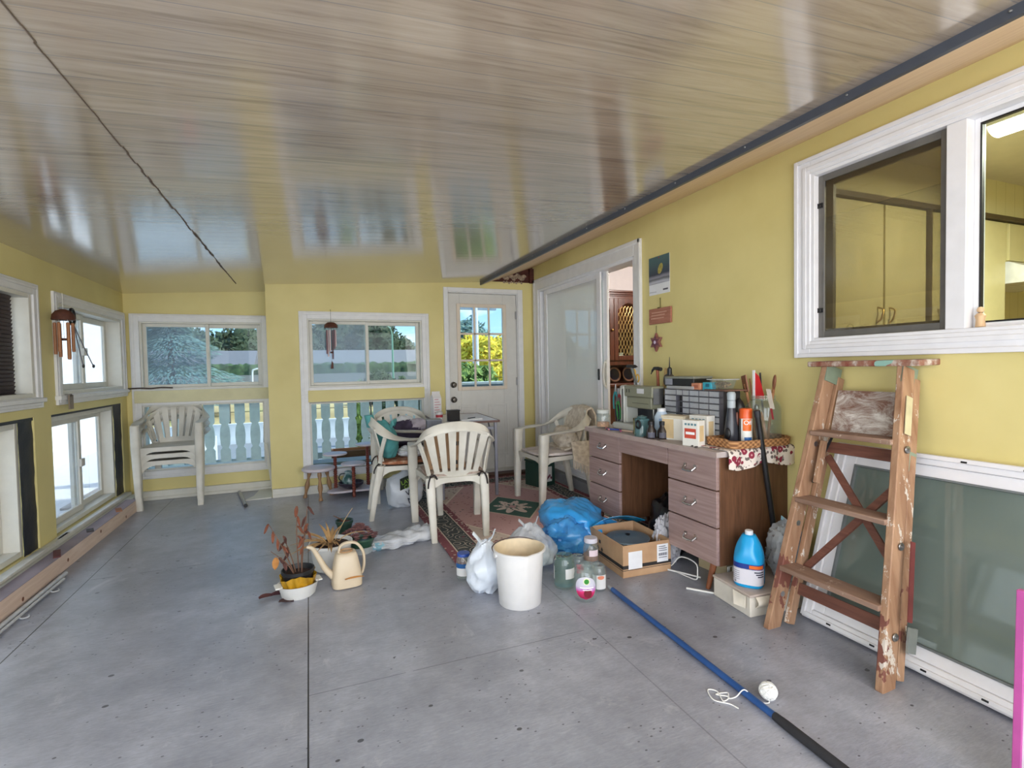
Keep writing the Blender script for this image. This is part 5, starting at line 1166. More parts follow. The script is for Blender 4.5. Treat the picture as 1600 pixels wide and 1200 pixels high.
# ---------------------------------------------------------------- wooden stepladder leaning folded on the right wall
M_LAD = Mat('paint_spattered_wood', .6)
_n = M_LAD.noise(4, 6, (6, 6, .7), .6, .6); _c = M_LAD.ramp(_n, [(.3, lin(138, 100, 74)), (.7, lin(180, 144, 114))])
_c = M_LAD.mix(M_LAD.noise(7, 6, (1.6, 1.6, .8), .75).gt(.60), _c, lin(208, 198, 186)); _c = M_LAD.mix(M_LAD.noise(3.1, 5, (1, 1, .6), .7).gt(.61), _c, lin(120, 72, 60)); M_LAD.color(_c); M_LAD = M_LAD.m
M_STEP = Mat('dusty_step_wood', .7); _c = M_STEP.ramp(M_STEP.noise(5, 6, (5, .8, 5)), [(.3, lin(122, 92, 76)), (.7, lin(160, 132, 114))])
_c = M_STEP.mix(M_STEP.noise(9, 6, (1, 1.5, 1), .75).gt(.62), _c, lin(190, 170, 152)); M_STEP.color(_c); M_STEP = M_STEP.m
M_SPAT = Mat('white_paint_streaks', .7); _c = M_SPAT.ramp(M_SPAT.noise(6, 8, (1, 1, 2.2), .8, .8), [(.42, lin(122, 88, 74)), (.52, lin(170, 158, 150)), (.62, lin(214, 210, 204))]); M_SPAT.color(_c); M_SPAT = M_SPAT.m
M_CAP = Mat('painted_ladder_cap', .6); _c = M_CAP.ramp(M_CAP.noise(8, 5, (1, 1.6, 1), .7), [(.35, lin(128, 62, 48)), (.5, lin(150, 110, 92)), (.62, lin(206, 198, 188))]); _c = M_CAP.mix(M_CAP.noise(3, 3).gt(.60), _c, lin(140, 180, 168)); M_CAP.color(_c); M_CAP = M_CAP.m
M_DKW = wood('dark_red_brown_wood', (92, 54, 44), (128, 82, 66), 1, .6, 5, 10)
M_MINT = plain('mint_green_bracket', (142, 158, 140), .5, .3, var=.15)
ld = thing('stepladder', 'old paint-spattered wooden stepladder leaning folded against the yellow wall', 'ladder', (1.895, 1.46, 0))
# local frame: x toward the wall, z up; ladder plane tilts toward the wall
T = math.atan2(.41, 1.2); LT = Matrix.Rotation(T, 3, 'Y')
def lp(x, y, s): return tuple(LT @ Vector((x, y, s)))      # s = length along the ladder
def lbox(q, x0, x1, ya, yb, s0, s1, y2=None):               # ya,yb at s0 ; y2=(ya,yb) at s1
    c, d = y2 or (ya, yb)
    vs = [lp(x, y, s) for s, (p, q_) in ((s0, (ya, yb)), (s1, (c, d))) for y in (p, q_) for x in (x0, x1)]
    return q.add(vs, [(0, 2, 3, 1), (4, 5, 7, 6), (0, 1, 5, 4), (2, 6, 7, 3), (0, 4, 6, 2), (1, 3, 7, 5)])
S = 1.285
for nm, ya, yb, yc, yd in (('front_rail', .225, .255, .245-.0, .275-.0), ('front_rail', -.270, -.240, -.095, -.065)):
    lbox(MB(), 0, .075, ya, yb, .0, S-.03, (yc, yd)).build(nm, M_LAD, ld, bevel=.004)
YL = lambda s: (.240+.020*s/S, -.255+.175*s/S)
for nm, ya, yb, yc, yd in (('rear_rail', .20, .225, .235, .26), ('rear_rail', -.262, -.237, -.095, -.070)):
    lbox(MB(), .082, .125, ya, yb, .05, S-.06, (yc, yd)).build(nm, M_LAD, ld, bevel=.003)
for s in (.285, .605, .925):
    a, b = YL(s); q = MB(); vs = [lp(0, 0, 0)]
    c0 = Vector(lp(0, 0, s)); q.box(c0.x-.015, c0.x+.085, b+.012, a-.012, c0.z-.011, c0.z+.011); q.build('step', M_STEP, ld, bevel=.003)
c0 = Vector(lp(.03, 0, S)); B(c0.x-.045, c0.x+.10, -.155, .345, c0.z-.022, c0.z+.004, rot('Y', -1)).build('top_cap', M_CAP, ld, bevel=.005)
lbox(MB(), .085, .095, -.10, .215, .94, 1.16, (-.07, .225)).build('spattered_back_board', M_SPAT, ld)
for s, h in ((.19, .05), (.86, .05)): a, b = YL(s); lbox(MB(), .10, .115, b+.02, a-.03, s, s+h).build('cross_rail', M_DKW, ld)
for (a, s0), (b, s1) in (((-.20, .40), (.215, .84)), ((.205, .30), (-.13, .80))):
    p0, p1 = Vector(lp(.105, a, s0)), Vector(lp(.105, b, s1)); d_ = (p1-p0).normalized(); n_ = Vector(lp(1, 0, 0)); w_ = d_.cross(n_)
    MB().sweep([p0, p1], [w_, w_], [(-.015, -.006), (.015, -.006), (.015, .006), (-.015, .006)]).build('diagonal_brace', M_DKW, ld)
lbox(MB(), .03, .055, .185, .205, .70, .90, (.195, .215)).build('spreader_block', M_LAD, ld, bevel=.002)
MB().tube(smoothpath([lp(.06, .225, .70), lp(.05, .21, .78), lp(.06, .20, .86), lp(.07, .19, .93)]), .006, 6).build('spreader_chain', M_BLACK, ld)
lbox(MB(), .0, .10, -.098, -.093, S-.10, S-.02, (-.092, -.087)).build('bracket', M_MINT, ld); lbox(MB(), .0, .10, .238, .243, S-.10, S-.02, (.240, .245)).build('bracket', M_MINT, ld)
lbox(MB(), .078, .13, -.277, -.27, .16, .25, (-.268, -.261)).build('foot_bracket', plain('grey_bracket', (140, 146, 142), .5, .4), ld)
lbox(MB(), .078, .125, -.15, -.145, .83, .91, (-.14, -.135)).build('bracket', M_MINT, ld)
lbox(MB(), .05, .076, -.274, -.270, .27, .56, (-.229, -.225)).build('red_painted_patch', plain('worn_red_paint', (112, 52, 50), .6, var=.2), ld)
lbox(MB(), .02, .06, -.142, -.139, .97, 1.13, (-.119, -.116)).build('cream_painted_patch', plain('cream_patch', (206, 198, 160), .6, var=.15), ld)
for s in (.20, .53, .91):
    yb = -.270+.175*s/S-.004
    for x in (.045,): MB().lathe([(0, -.004), (.014, -.003), (.016, 0), (.006, .0), (.005, -.008), (0, -.008)], 14, lp(x, yb, s), rot('X', -90)).build('bolt_washer', M_STEEL, ld)
    MB().lathe([(0, -.004), (.012, -.003), (.013, 0)], 14, lp(.04, YL(s)[0]-.016, s-.03), rot('X', 90)).build('bolt_washer', M_STEEL, ld)

# ---------------------------------------------------------------- loose window unit leaning on the wall
M_DULL = Mat('leaning_pane', .05, 0, .8); M_DULL.color(M_DULL.ramp(M_DULL.noise(1.5, 3), [(.3, lin(92, 106, 100)), (.7, lin(116, 128, 122))])); M_DULL = M_DULL.m
lw = thing('loose_window', 'large white loose sliding window unit leaning on the wall behind the stepladder', 'window', (2.13, 1.71, 0))
tilt = math.radians(17.5)
def wl_(x, y, s): return tuple(rot('Y', 17.5) @ Vector((x, y, s)))
def wbox(x0, x1, y0, y1, s0, s1):
    q = MB(); q.box(x0, x1, y0, y1, s0, s1); q.v = [tuple(rot('Y', 17.5) @ Vector(v)) for v in q.v]; return q
WH = .855; WL = -1.75
def wring(x0, x1, y0, y1, s0, s1, w):
    q = MB()
    for p in ((y0, y0+w, s0, s1), (y1-w, y1, s0, s1), (y0+w, y1-w, s0, s0+w), (y0+w, y1-w, s1-w, s1)): q.box(x0, x1, p[0], p[1], p[2], p[3])
    q.v = [tuple(rot('Y', 17.5) @ Vector(v)) for v in q.v]; return q
wring(0, .07, WL, 0, .012, WH, .045).build('outer_frame', M_VINYL, lw, bevel=.003)
wring(-.012, .0, WL, 0, .02, WH-.004, .018).build('nailing_fin', M_VINYL, lw, bevel=.002)
wring(.012, .05, WL+.045, -.045, .057, WH-.045, .05).build('sash', M_VINYL, lw, bevel=.003)
wring(.008, .03, WL+.09, -.092, .104, WH-.092, .008).build('gasket', plain('grey_gasket', (110, 116, 118), .5), lw)
wbox(.024, .032, WL+.097, -.097, .11, WH-.097).build('pane', M_DULL, lw, smooth=0)
q = MB()
for i in range(9):
    for s in (.03, WH-.016): q.v += []; q.box(-.0135, -.0118, -.15-.19*i, -.13-.19*i, s-.004, s+.003)
q.v = [tuple(rot('Y', 17.5) @ Vector(v)) for v in q.v]; q.build('fin_slots', M_BLACK, lw)
pf = thing('picture_frame', 'thin magenta framed board leaning at the right edge beside the loose window', 'frame', (1.785, .772, 0))
q = MB().box(-.012, .0, -.50, 0, 0, .57); q.v = [tuple(rot('Y', 1.5) @ Vector(v)) for v in q.v]; q.build('white_board', plain('white_board', (230, 226, 232), .5), pf)
q = MB()
for p in ((-.50, -.48, 0, .575), (-.02, 0, 0, .575), (-.48, -.02, 0, .02), (-.48, -.02, .555, .575)): q.box(-.018, .002, p[0], p[1], p[2], p[3])
q.v = [tuple(rot('Y', 1.5) @ Vector(v)) for v in q.v]; q.build('frame', plain('magenta_frame', (190, 84, 156), .4), pf, bevel=.002)

# ---------------------------------------------------------------- jug on the flat white box, pole, things by the desk end
wx = thing('flat_box', 'flat cream box with a torn flap under the blue jug', 'box', (1.91, 1.80, 0), math.radians(-5))
MB().box(0, .50, 0, .26, 0, .10).build('box_body', plain('cream_card', (218, 212, 200), .7, var=.08), wx, bevel=.004)
MB().box(-.004, .504, -.004, .264, .095, .108).build('lid', plain('dusty_lid', (190, 176, 166), .8, var=.2, scale=8), wx, bevel=.003)
MB().sheet(lambda u, v: (-.010-.02*u*v, .02+.085*u*(1-.35*v), .098-.058*v), 6, 6, .003).build('torn_flap', plain('cream_flap', (228, 220, 204), .7), wx)
MB().sheet(lambda u, v: (.02+.10*u, -.012-.02*math.sin(PI*v), .10-.05*v), 6, 6, .003).build('torn_flap', plain('cream_flap', (228, 220, 204), .7), wx)
jg = thing('jug', 'bright blue plastic jug with a white cap on the flat cream box', 'jug', (2.015, 1.905, .1085), math.radians(215)); jg.scale = (.84, .84, .90)
M_JUG = plain('bright_blue_plastic', (28, 160, 220), .25, var=.04)
def jugsh(a, z):    # half-width in x,y at height z (rounded square plan)
    k = 1.0 if z < .15 else max(.0, math.cos((z-.15)/.125*PI/2*.86)); r = .023+(.082-.023)*k
    if z < .01: r *= .93+7*z
    e = 3.2 if z < .16 else 2.4
    c, s = abs(math.cos(a)), abs(math.sin(a)); rr_ = r/((c**e+s**e)**(1/e)); dent = 1
    return rr_*dent
zs = [0, .004, .012, .04, .09, .13, .15, .17, .19, .21, .225, .24, .255, .265, .275]; nn = 48; vs = []; fs = []
for z in zs:
    for k in range(nn):
        a = 2*PI*k/nn; r_ = jugsh(a, z)
        side = math.exp(-((z-.20)/.032)**2)
        for q0 in (PI*.78, -PI*.78): r_ -= .017*side*math.exp(-(((a-q0+PI) % (2*PI)-PI)/.33)**2)
        for q0 in (PI*.28, -PI*.28): r_ -= .012*side*math.exp(-(((a-q0+PI) % (2*PI)-PI)/.33)**2)
        vs.append((r_*math.cos(a), r_*math.sin(a), z))
for i in range(len(zs)-1): fs += [(i*nn+k, i*nn+(k+1) % nn, (i+1)*nn+(k+1) % nn, (i+1)*nn+k) for k in range(nn)]
fs += [tuple(range(nn))[::-1], tuple(range((len(zs)-1)*nn, len(zs)*nn))]
MB().add(vs, fs).build('jug_body', M_JUG, jg, smooth=60)
MB().lathe([(.021, .272), (.023, .276), (.023, .295), (.020, .298), (0, .298)], 24).build('cap', plain('white_cap', (228, 230, 232), .35), jg)
def jlab(name, z0, z1, a0, a1, mat, off):
    return MB().sheet(lambda u, v: ((jugsh(a0+(a1-a0)*u, .05)+off)*math.cos(a0+(a1-a0)*u), (jugsh(a0+(a1-a0)*u, .05)+off)*math.sin(a0+(a1-a0)*u), z0+(z1-z0)*v), 30, 2, .0008).build(name, mat, jg)
jlab('white_label', .018, .105, -1.45, 1.25, plain('label_offwhite', (220, 218, 226), .4, var=.03), .0009); jlab('blue_band', .103, .132, -1.45, 1.25, plain('deep_blue_label', (30, 56, 140), .4), .0009)
jlab('orange_lettering', .109, .127, .15, 1.05, plain('orange_ink', (232, 110, 30), .4), .0018)
for i in range(3): jlab('dark_lettering', .088-.012*i, .094-.012*i, .45+.1*i, 1.1, plain('navy_ink', (34, 40, 62), .5), .0018)
q = [jlab('grey_print', .085-.011*i, .088-.011*i, -1.0, -.45, plain('grey_print', (150, 150, 160), .5), .0018) for i in range(5)]
jlab('barcode', .022, .036, -.82, -.68, plain('grey_print', (150, 150, 160), .5), .0018)
M_FILM = film('clear_film', (214, 220, 226), .45); M_FILMB = film('blue_film', (86, 172, 232), .35); M_FILMW = film('milky_film', (222, 226, 232), .25)
gbag = thing('plastic_bag', 'crinkled clear plastic bag with a pale blue corner behind the blue jug', 'bag', (2.25, 1.89, .109))
MB().blob((0, 0, .13), (.095, .085, .15), .22, 2.8, 33, 48, 28, 0, None, True).build('bag_body', film('grey_film', (196, 200, 204), .42), gbag, smooth=45)
MB().sheet(lambda u, v: (.0+.05*u, .05-.13*v+.02*u, .15+.14*u*(1-.3*v)-.04*v*v), 8, 8, .003).build('blue_corner', plain('pale_blue_film', (150, 196, 212), .3), gbag)
bp = thing('black_pole', 'long black pole leaning on the near end of the desk', 'pole', (2.335, 1.985, 0))
d_ = Vector((2.165-2.335, 1.992-1.985, .955)); MB().tube([(0, 0, .005), d_], .0145, 12).build('shaft', M_BLACK, bp); MB().tube([d_*.97, d_*1.005], .0165, 12).build('end_cap', plain('dark_cap', (38, 38, 44), .5), bp)
# under the desk
kb = thing('black_bag', 'black bag stuffed in the knee-hole of the desk', 'bag', (2.15, 2.67, 0))
MB().blob((0, 0, .17), (.11, .17, .19), .2, 2.2, 40, 44, 26, 0).build('bag_body', plain('black_film', (20, 20, 22), .3), kb, smooth=50)
kw2 = thing('crumpled_bag', 'crumpled white paper bag under the middle of the desk', 'bag', (2.02, 2.54, 0))
MB().blob((0, 0, .13), (.085, .07, .15), .3, 2.8, 41, 44, 26, 0, None, True).build('bag_body', plain('crumpled_grey_white', (206, 206, 214), .6, var=.15), kw2, smooth=20)
M_WIRE = plain('white_wire', (230, 230, 226), .35)
hw_ = thing('wire_hanger', 'white wire hanger and rod lying under the near pedestal of the desk', 'hanger', (1.95, 2.24, 0))
MB().tube(smoothpath([(-.02, .20, .012), (0, .17, .03), (.01, .12, .09), (.02, .06, .105), (.03, .0, .09), (.02, -.02, .05), (.01, -.02, .015), (.0, .05, .010), (-.01, .12, .010)]), .0035, 6).build('wire_loop', M_WIRE, hw_)
MB().tube([(-.03, .17, .008), (.06, .0, .010)], .005, 8).build('rod', M_WIRE, hw_); MB().blob((-.03, .215, .008), (.03, .02, .008), .05).build('foot_pad', M_WIRE, hw_)
wr = thing('wire_rack', 'white wire rack under the near end of the desk', 'rack', (2.06, 2.09, .0))
q = MB().tube([(0, 0, .115), (.30, 0, .115)], .003, 6).tube([(0, 0, .03), (.30, 0, .03)], .003, 6)
for i in range(13): q.tube([(.01+.0235*i, 0, .03), (.01+.0235*i, 0, .115)], .003, 6)
q.build('wires', M_WIRE, wr)
for x in (0, .3): MB().tube([(x, 0, 0), (x, 0, .115)], .004, 6).build('leg', M_WIRE, wr)
rd_ = tag(MB().tube([(0, 0, .006), (-.05, .06, .006), (-.10, .12, .006)], .0055, 8).build('white_rod', M_WIRE), 'short white rod on the floor beside the near desk leg', 'rod'); rd_.location = (1.95, 2.05, 0)
ub = thing('cardboard_box', 'small pale cardboard box on the floor under the near pedestal', 'box', (2.22, 2.30, 0), .1)
B(-.08, .08, -.10, .10, 0, .12).build('box_body', plain('pale_card', (196, 180, 146), .8), ub, bevel=.003); B(-.082, .082, -.102, .102, .11, .122).build('lid', plain('pale_card', (196, 180, 146), .8), ub)
# ---------------------------------------------------------------- open cardboard box with bowl and lid
ob = thing('cardboard_box', 'open brown cardboard box on the floor in front of the desk', 'box', (1.622, 2.425, 0), math.radians(-3))
W_, L_, H_ = .32, .40, .185
q = MB().box(0, W_, 0, L_, 0, .006).box(0, .006, 0, L_, .006, H_).box(W_-.006, W_, 0, L_, .006, H_).box(.006, W_-.006, 0, .006, .006, H_).box(.006, W_-.006, L_-.006, L_, .006, H_)
q.build('box_body', M_CARD, ob, bevel=.0015)
q = MB()
for z, h in ((.050, .022), (.040, .004), (.030, .004)): q.box(-.0008, W_+.0008, -.0008, L_+.0008, z, z+h)
strp = MB()
for z, h in ((.050, .020), (.040, .003)):
    strp.box(-.0009, 0, 0, L_, z, z+h).box(0, W_, -.0009, 0, z, z+h)
strp.build('black_printed_band', plain('print_black', (44, 40, 38), .7), ob)
tri = MB()
for a in range(3):
    r0 = math.radians(90+120*a); c_ = Vector((.27, .098)); p = [c_+Vector((math.cos(r0+t), math.sin(r0+t)))*r_ for t, r_ in ((-.55, .022), (-.25, .040), (.25, .040), (.55, .022))]
    tri.prism([(v.x, v.y) for v in p], lambda y_, z_, t: (t, y_, z_), -.0009, 0)
tri.build('triangular_mark', plain('print_black', (44, 40, 38), .7), ob)
B(.035, .125, -.0012, 0, .045, .145).build('blank_white_label', M_PAPER, ob); lb = B(.225, .300, -.0012, 0, .062, .165).build('barcode_label', M_PAPER, ob)
q = MB()
for i in range(14): q.box(.235+.0042*i, .237+.0042*i+(.001 if i % 3 else 0), -.0018, -.0012, .098, .114)
for z in (.150, .138, .126, .086): q.box(.236, .292-.01*(z > .145), -.0018, -.0012, z, z+.004)
q.build('bars_and_lines', plain('print_grey', (96, 96, 108), .7), lb)
bw2 = thing('bowl', 'white round bowl inside the open cardboard box', 'bowl', (1.785, 2.615, .0065))
MB().lathe([(0, 0), (.07, 0), (.115, .06), (.122, .13), (.125, .14), (.116, .135), (.108, .06), (.065, .010), (0, .010)], 36).build('bowl', plain('white_glazed', (218, 222, 230), .3), bw2)
ld2 = thing('pot_lid', 'grey-blue round lid resting on the bowl in the open box', 'lid', (1.785, 2.615, .148)); ld2.scale = (.94, .94, 1)
MB().lathe([(0, .0), (.135, .0), (.142, .006), (.138, .012), (.07, .020), (0, .022)], 36).build('lid', plain('grey_blue_metal', (120, 142, 160), .35, .4), ld2); MB().lathe([(0, .02), (.012, .022), (.016, .03), (0, .034)], 14).build('knob', M_BLACK, ld2)
tb2 = thing('teal_sheet', 'bright teal plastic sheet lining the back of the open cardboard box', 'sheet', (1.81, 2.775, .195))
MB().sheet(lambda u, v: (-.17+.36*u, -.01+.10*v-.04*u*(1-v)+.01*math.sin(9*u), .0+.055*math.sin(PI*u*.9+.2)-.05*v), 20, 8, .003).build('plastic_sheet', plain('bright_teal_plastic', (24, 140, 190), .3, var=.2), tb2)
cb_ = thing('cord', 'thin tangled brown cords in the near corner of the open box', 'cord', (1.875, 2.475, .02))
MB().tube(smoothpath([(.03, -.02, 0), (.04, 0, .08), (.0, .03, .13), (.03, .04, .05), (.05, .0, .12), (.02, -.01, .02)]), .004, 6).build('cord', plain('brown_cord', (92, 66, 58), .7), cb_)
# ---------------------------------------------------------------- bags, bucket and jars on the floor
bb_ = thing('blue_plastic_bag', 'big bright blue plastic bag on the rug beside the open box', 'bag', (1.655, 3.09, .009))
MB().blob((0, 0, .125), (.22, .27, .155), .16, 1.5, 51, 64, 36, 0, lambda p, d: (p.x-.03*d.z+.006*abs(math.sin(d.y*13+d.z*9)), p.y, p.z+.008*abs(math.sin(d.x*11+d.y*8)))).build('bag_body', plain('blue_bag_film', (58, 162, 234), .18, var=.2, scale=5), bb_, smooth=60)
MB().blob((-.12, -.16, .10), (.15, .16, .12), .22, 2.2, 52, 52, 28, 0, None, True).build('clear_wrap', M_FILMB, bb_, smooth=50)
MB().sheet(lambda u, v: (.05+.20*u, -.05+.10*v-.16*u, .17-.05*u+.025*math.sin(6*u+4*v)), 14, 8, .004).build('trailing_edge', plain('blue_bag_film', (22, 140, 222), .22), bb_)
def tied_bag(label, loc, r, h, mat, seed, rz=0):
    t = thing('plastic_bag', label, 'bag', loc, rz)
    MB().blob((0, 0, h*.42), (r[0], r[1], h*.45), .17, 1.9, seed, 52, 34, 0, lambda p, d: (p.x*(1-.5*max(0, d.z))*(1+.05*math.sin(d.x*9+d.z*5)), p.y*(1-.5*max(0, d.z))*(1+.04*math.sin(d.y*11)), p.z)).build('bag_body', mat, t, smooth=40)
    rd = random.Random(seed)
    for k in (-1, 1):
        MB().sheet(lambda u, v: (k*(.012+.05*v)*(1)+.02*(u-.5), .04*(u-.5)*(1-.3*v)+.01*math.sin(8*v), h*.80+h*.20*v-.02*abs(u-.5)), 5, 10, .003).build('tied_handle', mat, t)
    return t
tied_bag('milky white plastic bag between the blue-lidded jar and the bucket', (.86, 2.60, 0), (.11, .10), .33, plain('milky_bag', (214, 222, 232), .35, var=.08), 61)
tied_bag('clear crinkled plastic bag behind the white bucket', (1.20, 2.78, .009), (.16, .13), .30, M_FILM, 62)
fbg = thing('plastic_bag', 'empty white plastic bag with pale blue print lying flat by the rug corner', 'bag', (.56, 3.56, 0), math.radians(14))
MB().blob((0, 0, .03), (.23, .10, .045), .24, 2.0, 64, 56, 28, 0, lambda p, d: (max(-.22, min(.22, p.x*1.15)), p.y, p.z*(1+1.9*max(0, p.x/.22)**2)+.006*math.sin(p.x*60+p.y*40))).build('bag_body', M_FILMW, fbg, smooth=50)
MB().blob((-.17, -.03, .03), (.05, .05, .030), .2, 2.4, 65, 24, 14, 0).build('blue_print', plain('pale_blue_film', (150, 196, 212), .3), fbg)
bkt = thing('bucket', 'cream-white plastic bucket in the middle of the floor', 'bucket', (.98, 2.405, 0)); bkt.scale = (.97, .97, .83)
M_BKT = plain('bucket_plastic', (228, 227, 226), .4, var=.04); M_BIN_ = plain('bucket_inside', (222, 204, 172), .6, var=.15)
q = MB(); nn = 56; prof = [(.108, .0), (.112, .004), (.128, .325), (.140, .330), (.141, .342), (.134, .345)]; vs = []
def spout(k, z): a = 2*PI*k/nn; return 1+.10*math.exp(-(((a-math.radians(262)+PI) % (2*PI)-PI)/.16)**2)*max(0, (z-.05)/.30)
for r_, z in prof: vs += [(r_*spout(k, z)*math.cos(2*PI*k/nn), r_*spout(k, z)*math.sin(2*PI*k/nn), z) for k in range(nn)]
fs = [(i*nn+k, i*nn+(k+1) % nn, (i+1)*nn+(k+1) % nn, (i+1)*nn+k) for i in range(len(prof)-1) for k in range(nn)]+[tuple(range(nn))[::-1]]
q.add(vs, fs).build('shell', M_BKT, bkt, smooth=50)
prof2 = [(.134, .345), (.124, .330), (.105, .012), (0, .010)]; vs = []
for r_, z in prof2: vs += [(r_*spout(k, z)*math.cos(2*PI*k/nn), r_*spout(k, z)*math.sin(2*PI*k/nn), z) for k in range(nn)]
fs = [(i*nn+k, (i+1)*nn+k, (i+1)*nn+(k+1) % nn, i*nn+(k+1) % nn) for i in range(3) for k in range(nn)]
MB().add(vs, fs).build('inside', M_BIN_, bkt, smooth=50)
MB().tube(smoothpath([(-.138, .0, .325), (-.13, .06, .345), (-.05, .125, .352), (.06, .125, .350), (.13, .05, .340), (.14, .0, .322)]), .003, 6).build('bail_wire', plain('rusty_wire', (96, 76, 72), .6, .5), bkt)
for s in (-1, 1): MB().lathe([(0, .0), (.016, .0), (.016, .012), (0, .013)], 14, (s*.128, 0, .315), rot('Y', 90*s)).build('bail_ear', M_BKT, bkt)
def jar(label, x, y, r, h, glassm, lid=None, lab=None, rz=0, stack=0.0):
    t = thing('glass_jar', label, 'jar', (x, y, stack), rz)
    MB().lathe(jarprof(r, h, r*.80, .003), 32).build('jar_body', glassm, t)
    if lid: MB().lathe([(r*.83, h*.93), (r*.86, h*.935), (r*.86, h*1.03), (r*.82, h*1.05), (0, h*1.05)], 32).build('lid', lid, t)
    else:
        q = MB()
        for k in (.93, .97): q.lathe([(r*.80, h*k-.003), (r*.84, h*k), (r*.80, h*k+.003), (r*.80, h*k-.003)], 32, cap=False)
        q.build('screw_thread', glassm, t)
    return t
AC = math.radians(240)
def jlabel(t, r, z0, z1, a0, a1, mat, name='label', off=.001): return MB().sheet(lambda u, v: ((r+off)*math.cos(a0+(a1-a0)*u), (r+off)*math.sin(a0+(a1-a0)*u), z0+(z1-z0)*v), 20, 3, .0008).build(name, mat, t)
M_LW = plain('jar_label_white', (226, 226, 226), .5, var=.04)
t = jar('jar with a blue lid and blue label left of the milky bag', .795, 2.80, .042, .145, M_JARC, plain('blue_lid', (44, 82, 170), .35)); jlabel(t, .042, .03, .085, AC-1.0, AC+1.0, M_LW); jlabel(t, .042, .075, .10, AC-1.1, AC+1.1, plain('blue_ink', (36, 96, 160), .4), 'blue_band', .002)
t = jar('greenish glass jar behind the purple-labelled jar, left of the group', 1.275, 2.475, .058, .175, M_JARGREEN); jlabel(t, .058, .06, .115, AC+.15, AC+1.2, M_LW); jlabel(t, .058, .05, .12, AC-1.6, AC-1.1, M_LW)
t = jar('glass jar with a round purple and pink label at the front of the group', 1.305, 2.30, .060, .165, M_JARC)
def oval(t, r, zc, ac, wa, hz, mat, name, off): return MB().sheet(lambda u, v: ((r+off)*math.cos(ac+wa*(2*v-1)*math.sqrt(max(0, 1-(2*u-1)**2))), (r+off)*math.sin(ac+wa*(2*v-1)*math.sqrt(max(0, 1-(2*u-1)**2))), zc+hz*(2*u-1)), 16, 10, .0008).build(name, mat, t)
mp = Mat('purple_pink_label', .4); mp.color(mp.ramp(mp.z*9+mp.noise(14, 3)*.25-.1, [(.30, lin(150, 24, 70)), (.52, lin(214, 50, 110)), (.62, lin(196, 130, 200)), (.80, lin(206, 206, 220))])); 
l0 = oval(t, .060, .078, AC+.05, .95, .058, mp.m, 'round_label', .001)
oval(t, .060, .112, AC+.12, .28, .018, plain('label_cream', (238, 238, 200), .4), 'cream_badge', .002); oval(t, .060, .112, AC+.12, .20, .013, plain('leaf_green_ink', (50, 140, 50), .4), 'green_badge', .003)
oval(t, .060, .050, AC+.22, .34, .022, plain('cherry_red_ink', (120, 16, 40), .4), 'cherry_print', .002)
q = MB()
jlabel(t, .060, .076, .082, AC-.45, AC+.75, plain('white_ink', (245, 245, 245), .5, var=.02), 'white_lettering', .0022); jlabel(t, .060, .066, .070, AC-.2, AC+.6, plain('white_ink', (245, 245, 245), .5, var=.02), 'white_lettering', .0022)
t = jar('small glass jar with a white and orange label at the right of the group', 1.425, 2.365, .040, .135, M_JARC); jlabel(t, .040, .015, .09, AC-.9, AC+1.1, M_LW); oval(t, .040, .078, AC+.3, .45, .010, plain('salmon_ink', (228, 140, 110), .5), 'orange_print', .002)
t = jar('glass jar with a pale lid standing tallest at the back of the group', 1.475, 2.53, .045, .215, M_JARC, plain('pale_lilac_lid', (206, 204, 216), .4)); jlabel(t, .045, .13, .165, AC-.2, AC+1.0, plain('pink_white_label', (226, 206, 214), .5)); MB().lathe([(0, .10), (.040, .10), (.040, .13), (0, .132)], 24).build('contents', plain('brown_contents', (150, 104, 84), .8), t)
t = jar('small glass jar with a red label between the green jar and the tall jar', 1.385, 2.52, .036, .14, M_JARC); jlabel(t, .036, .05, .10, AC-.2, AC+.9, plain('red_pink_label', (206, 60, 90), .5))
t = jar('plain clear glass jar between the front jar and the tall jar', 1.395, 2.44, .036, .12, M_JARC)
# blue pole and string
po = thing('blue_pole', 'long blue extension pole with a black grip lying on the floor', 'pole', (1.47, 2.30, .016))
d_ = Vector((1.425-1.47, 1.20-2.30, 0)); MB().tube([(0, 0, 0), d_*.97], .0125, 14).build('shaft', plain('blue_enamel', (46, 88, 150), .35, .2), po)
MB().tube([d_*.96, d_*1.0, d_*1.25], [.0135, .0155, .0155], 14).build('grip', plain('black_foam', (40, 40, 44), .8), po); MB().tube([-d_*.035, d_*.005], [.008, .011], 12).build('threaded_tip', plain('grey_tip', (180, 184, 188), .4), po)
M_STR = plain('white_string', (234, 234, 230), .9, var=.05)
sb2 = thing('string_ball', 'ball of white string on the floor right of the blue pole', 'string', (1.50, 1.335, .0))
MB().blob((0, 0, .028), (.029, .029, .027), .03, 3, 2).build('core', M_STR, sb2); q = MB(); rd = random.Random(4)
for i in range(14):
    n_ = Vector((rd.gauss(0, 1), rd.gauss(0, 1), rd.gauss(0, 1))).normalized(); a_ = n_.orthogonal().normalized(); b_ = n_.cross(a_)
    q.tube([Vector((0, 0, .029))+(a_*math.cos(t)+b_*math.sin(t))*.0295 for t in (2*PI*k/22 for k in range(23))], .0022, 5)
q.build('windings', M_STR, sb2)
MB().tube(smoothpath([(-.005, .0, .01), (-.02, -.02, .003), (-.05, .005, .003), (-.075, .035, .032), (-.10, .05, .004), (-.13, .055, .003), (-.11, .08, .003), (-.155, .09, .003), (-.125, .06, .004), (-.16, .05, .004), (-.14, .10, .004), (-.165, .12, .004), (-.185, .07, .003), (-.15, .03, .003), (-.14, .0, .003)], 8), .0022, 6).build('loose_tail', M_STR, sb2)

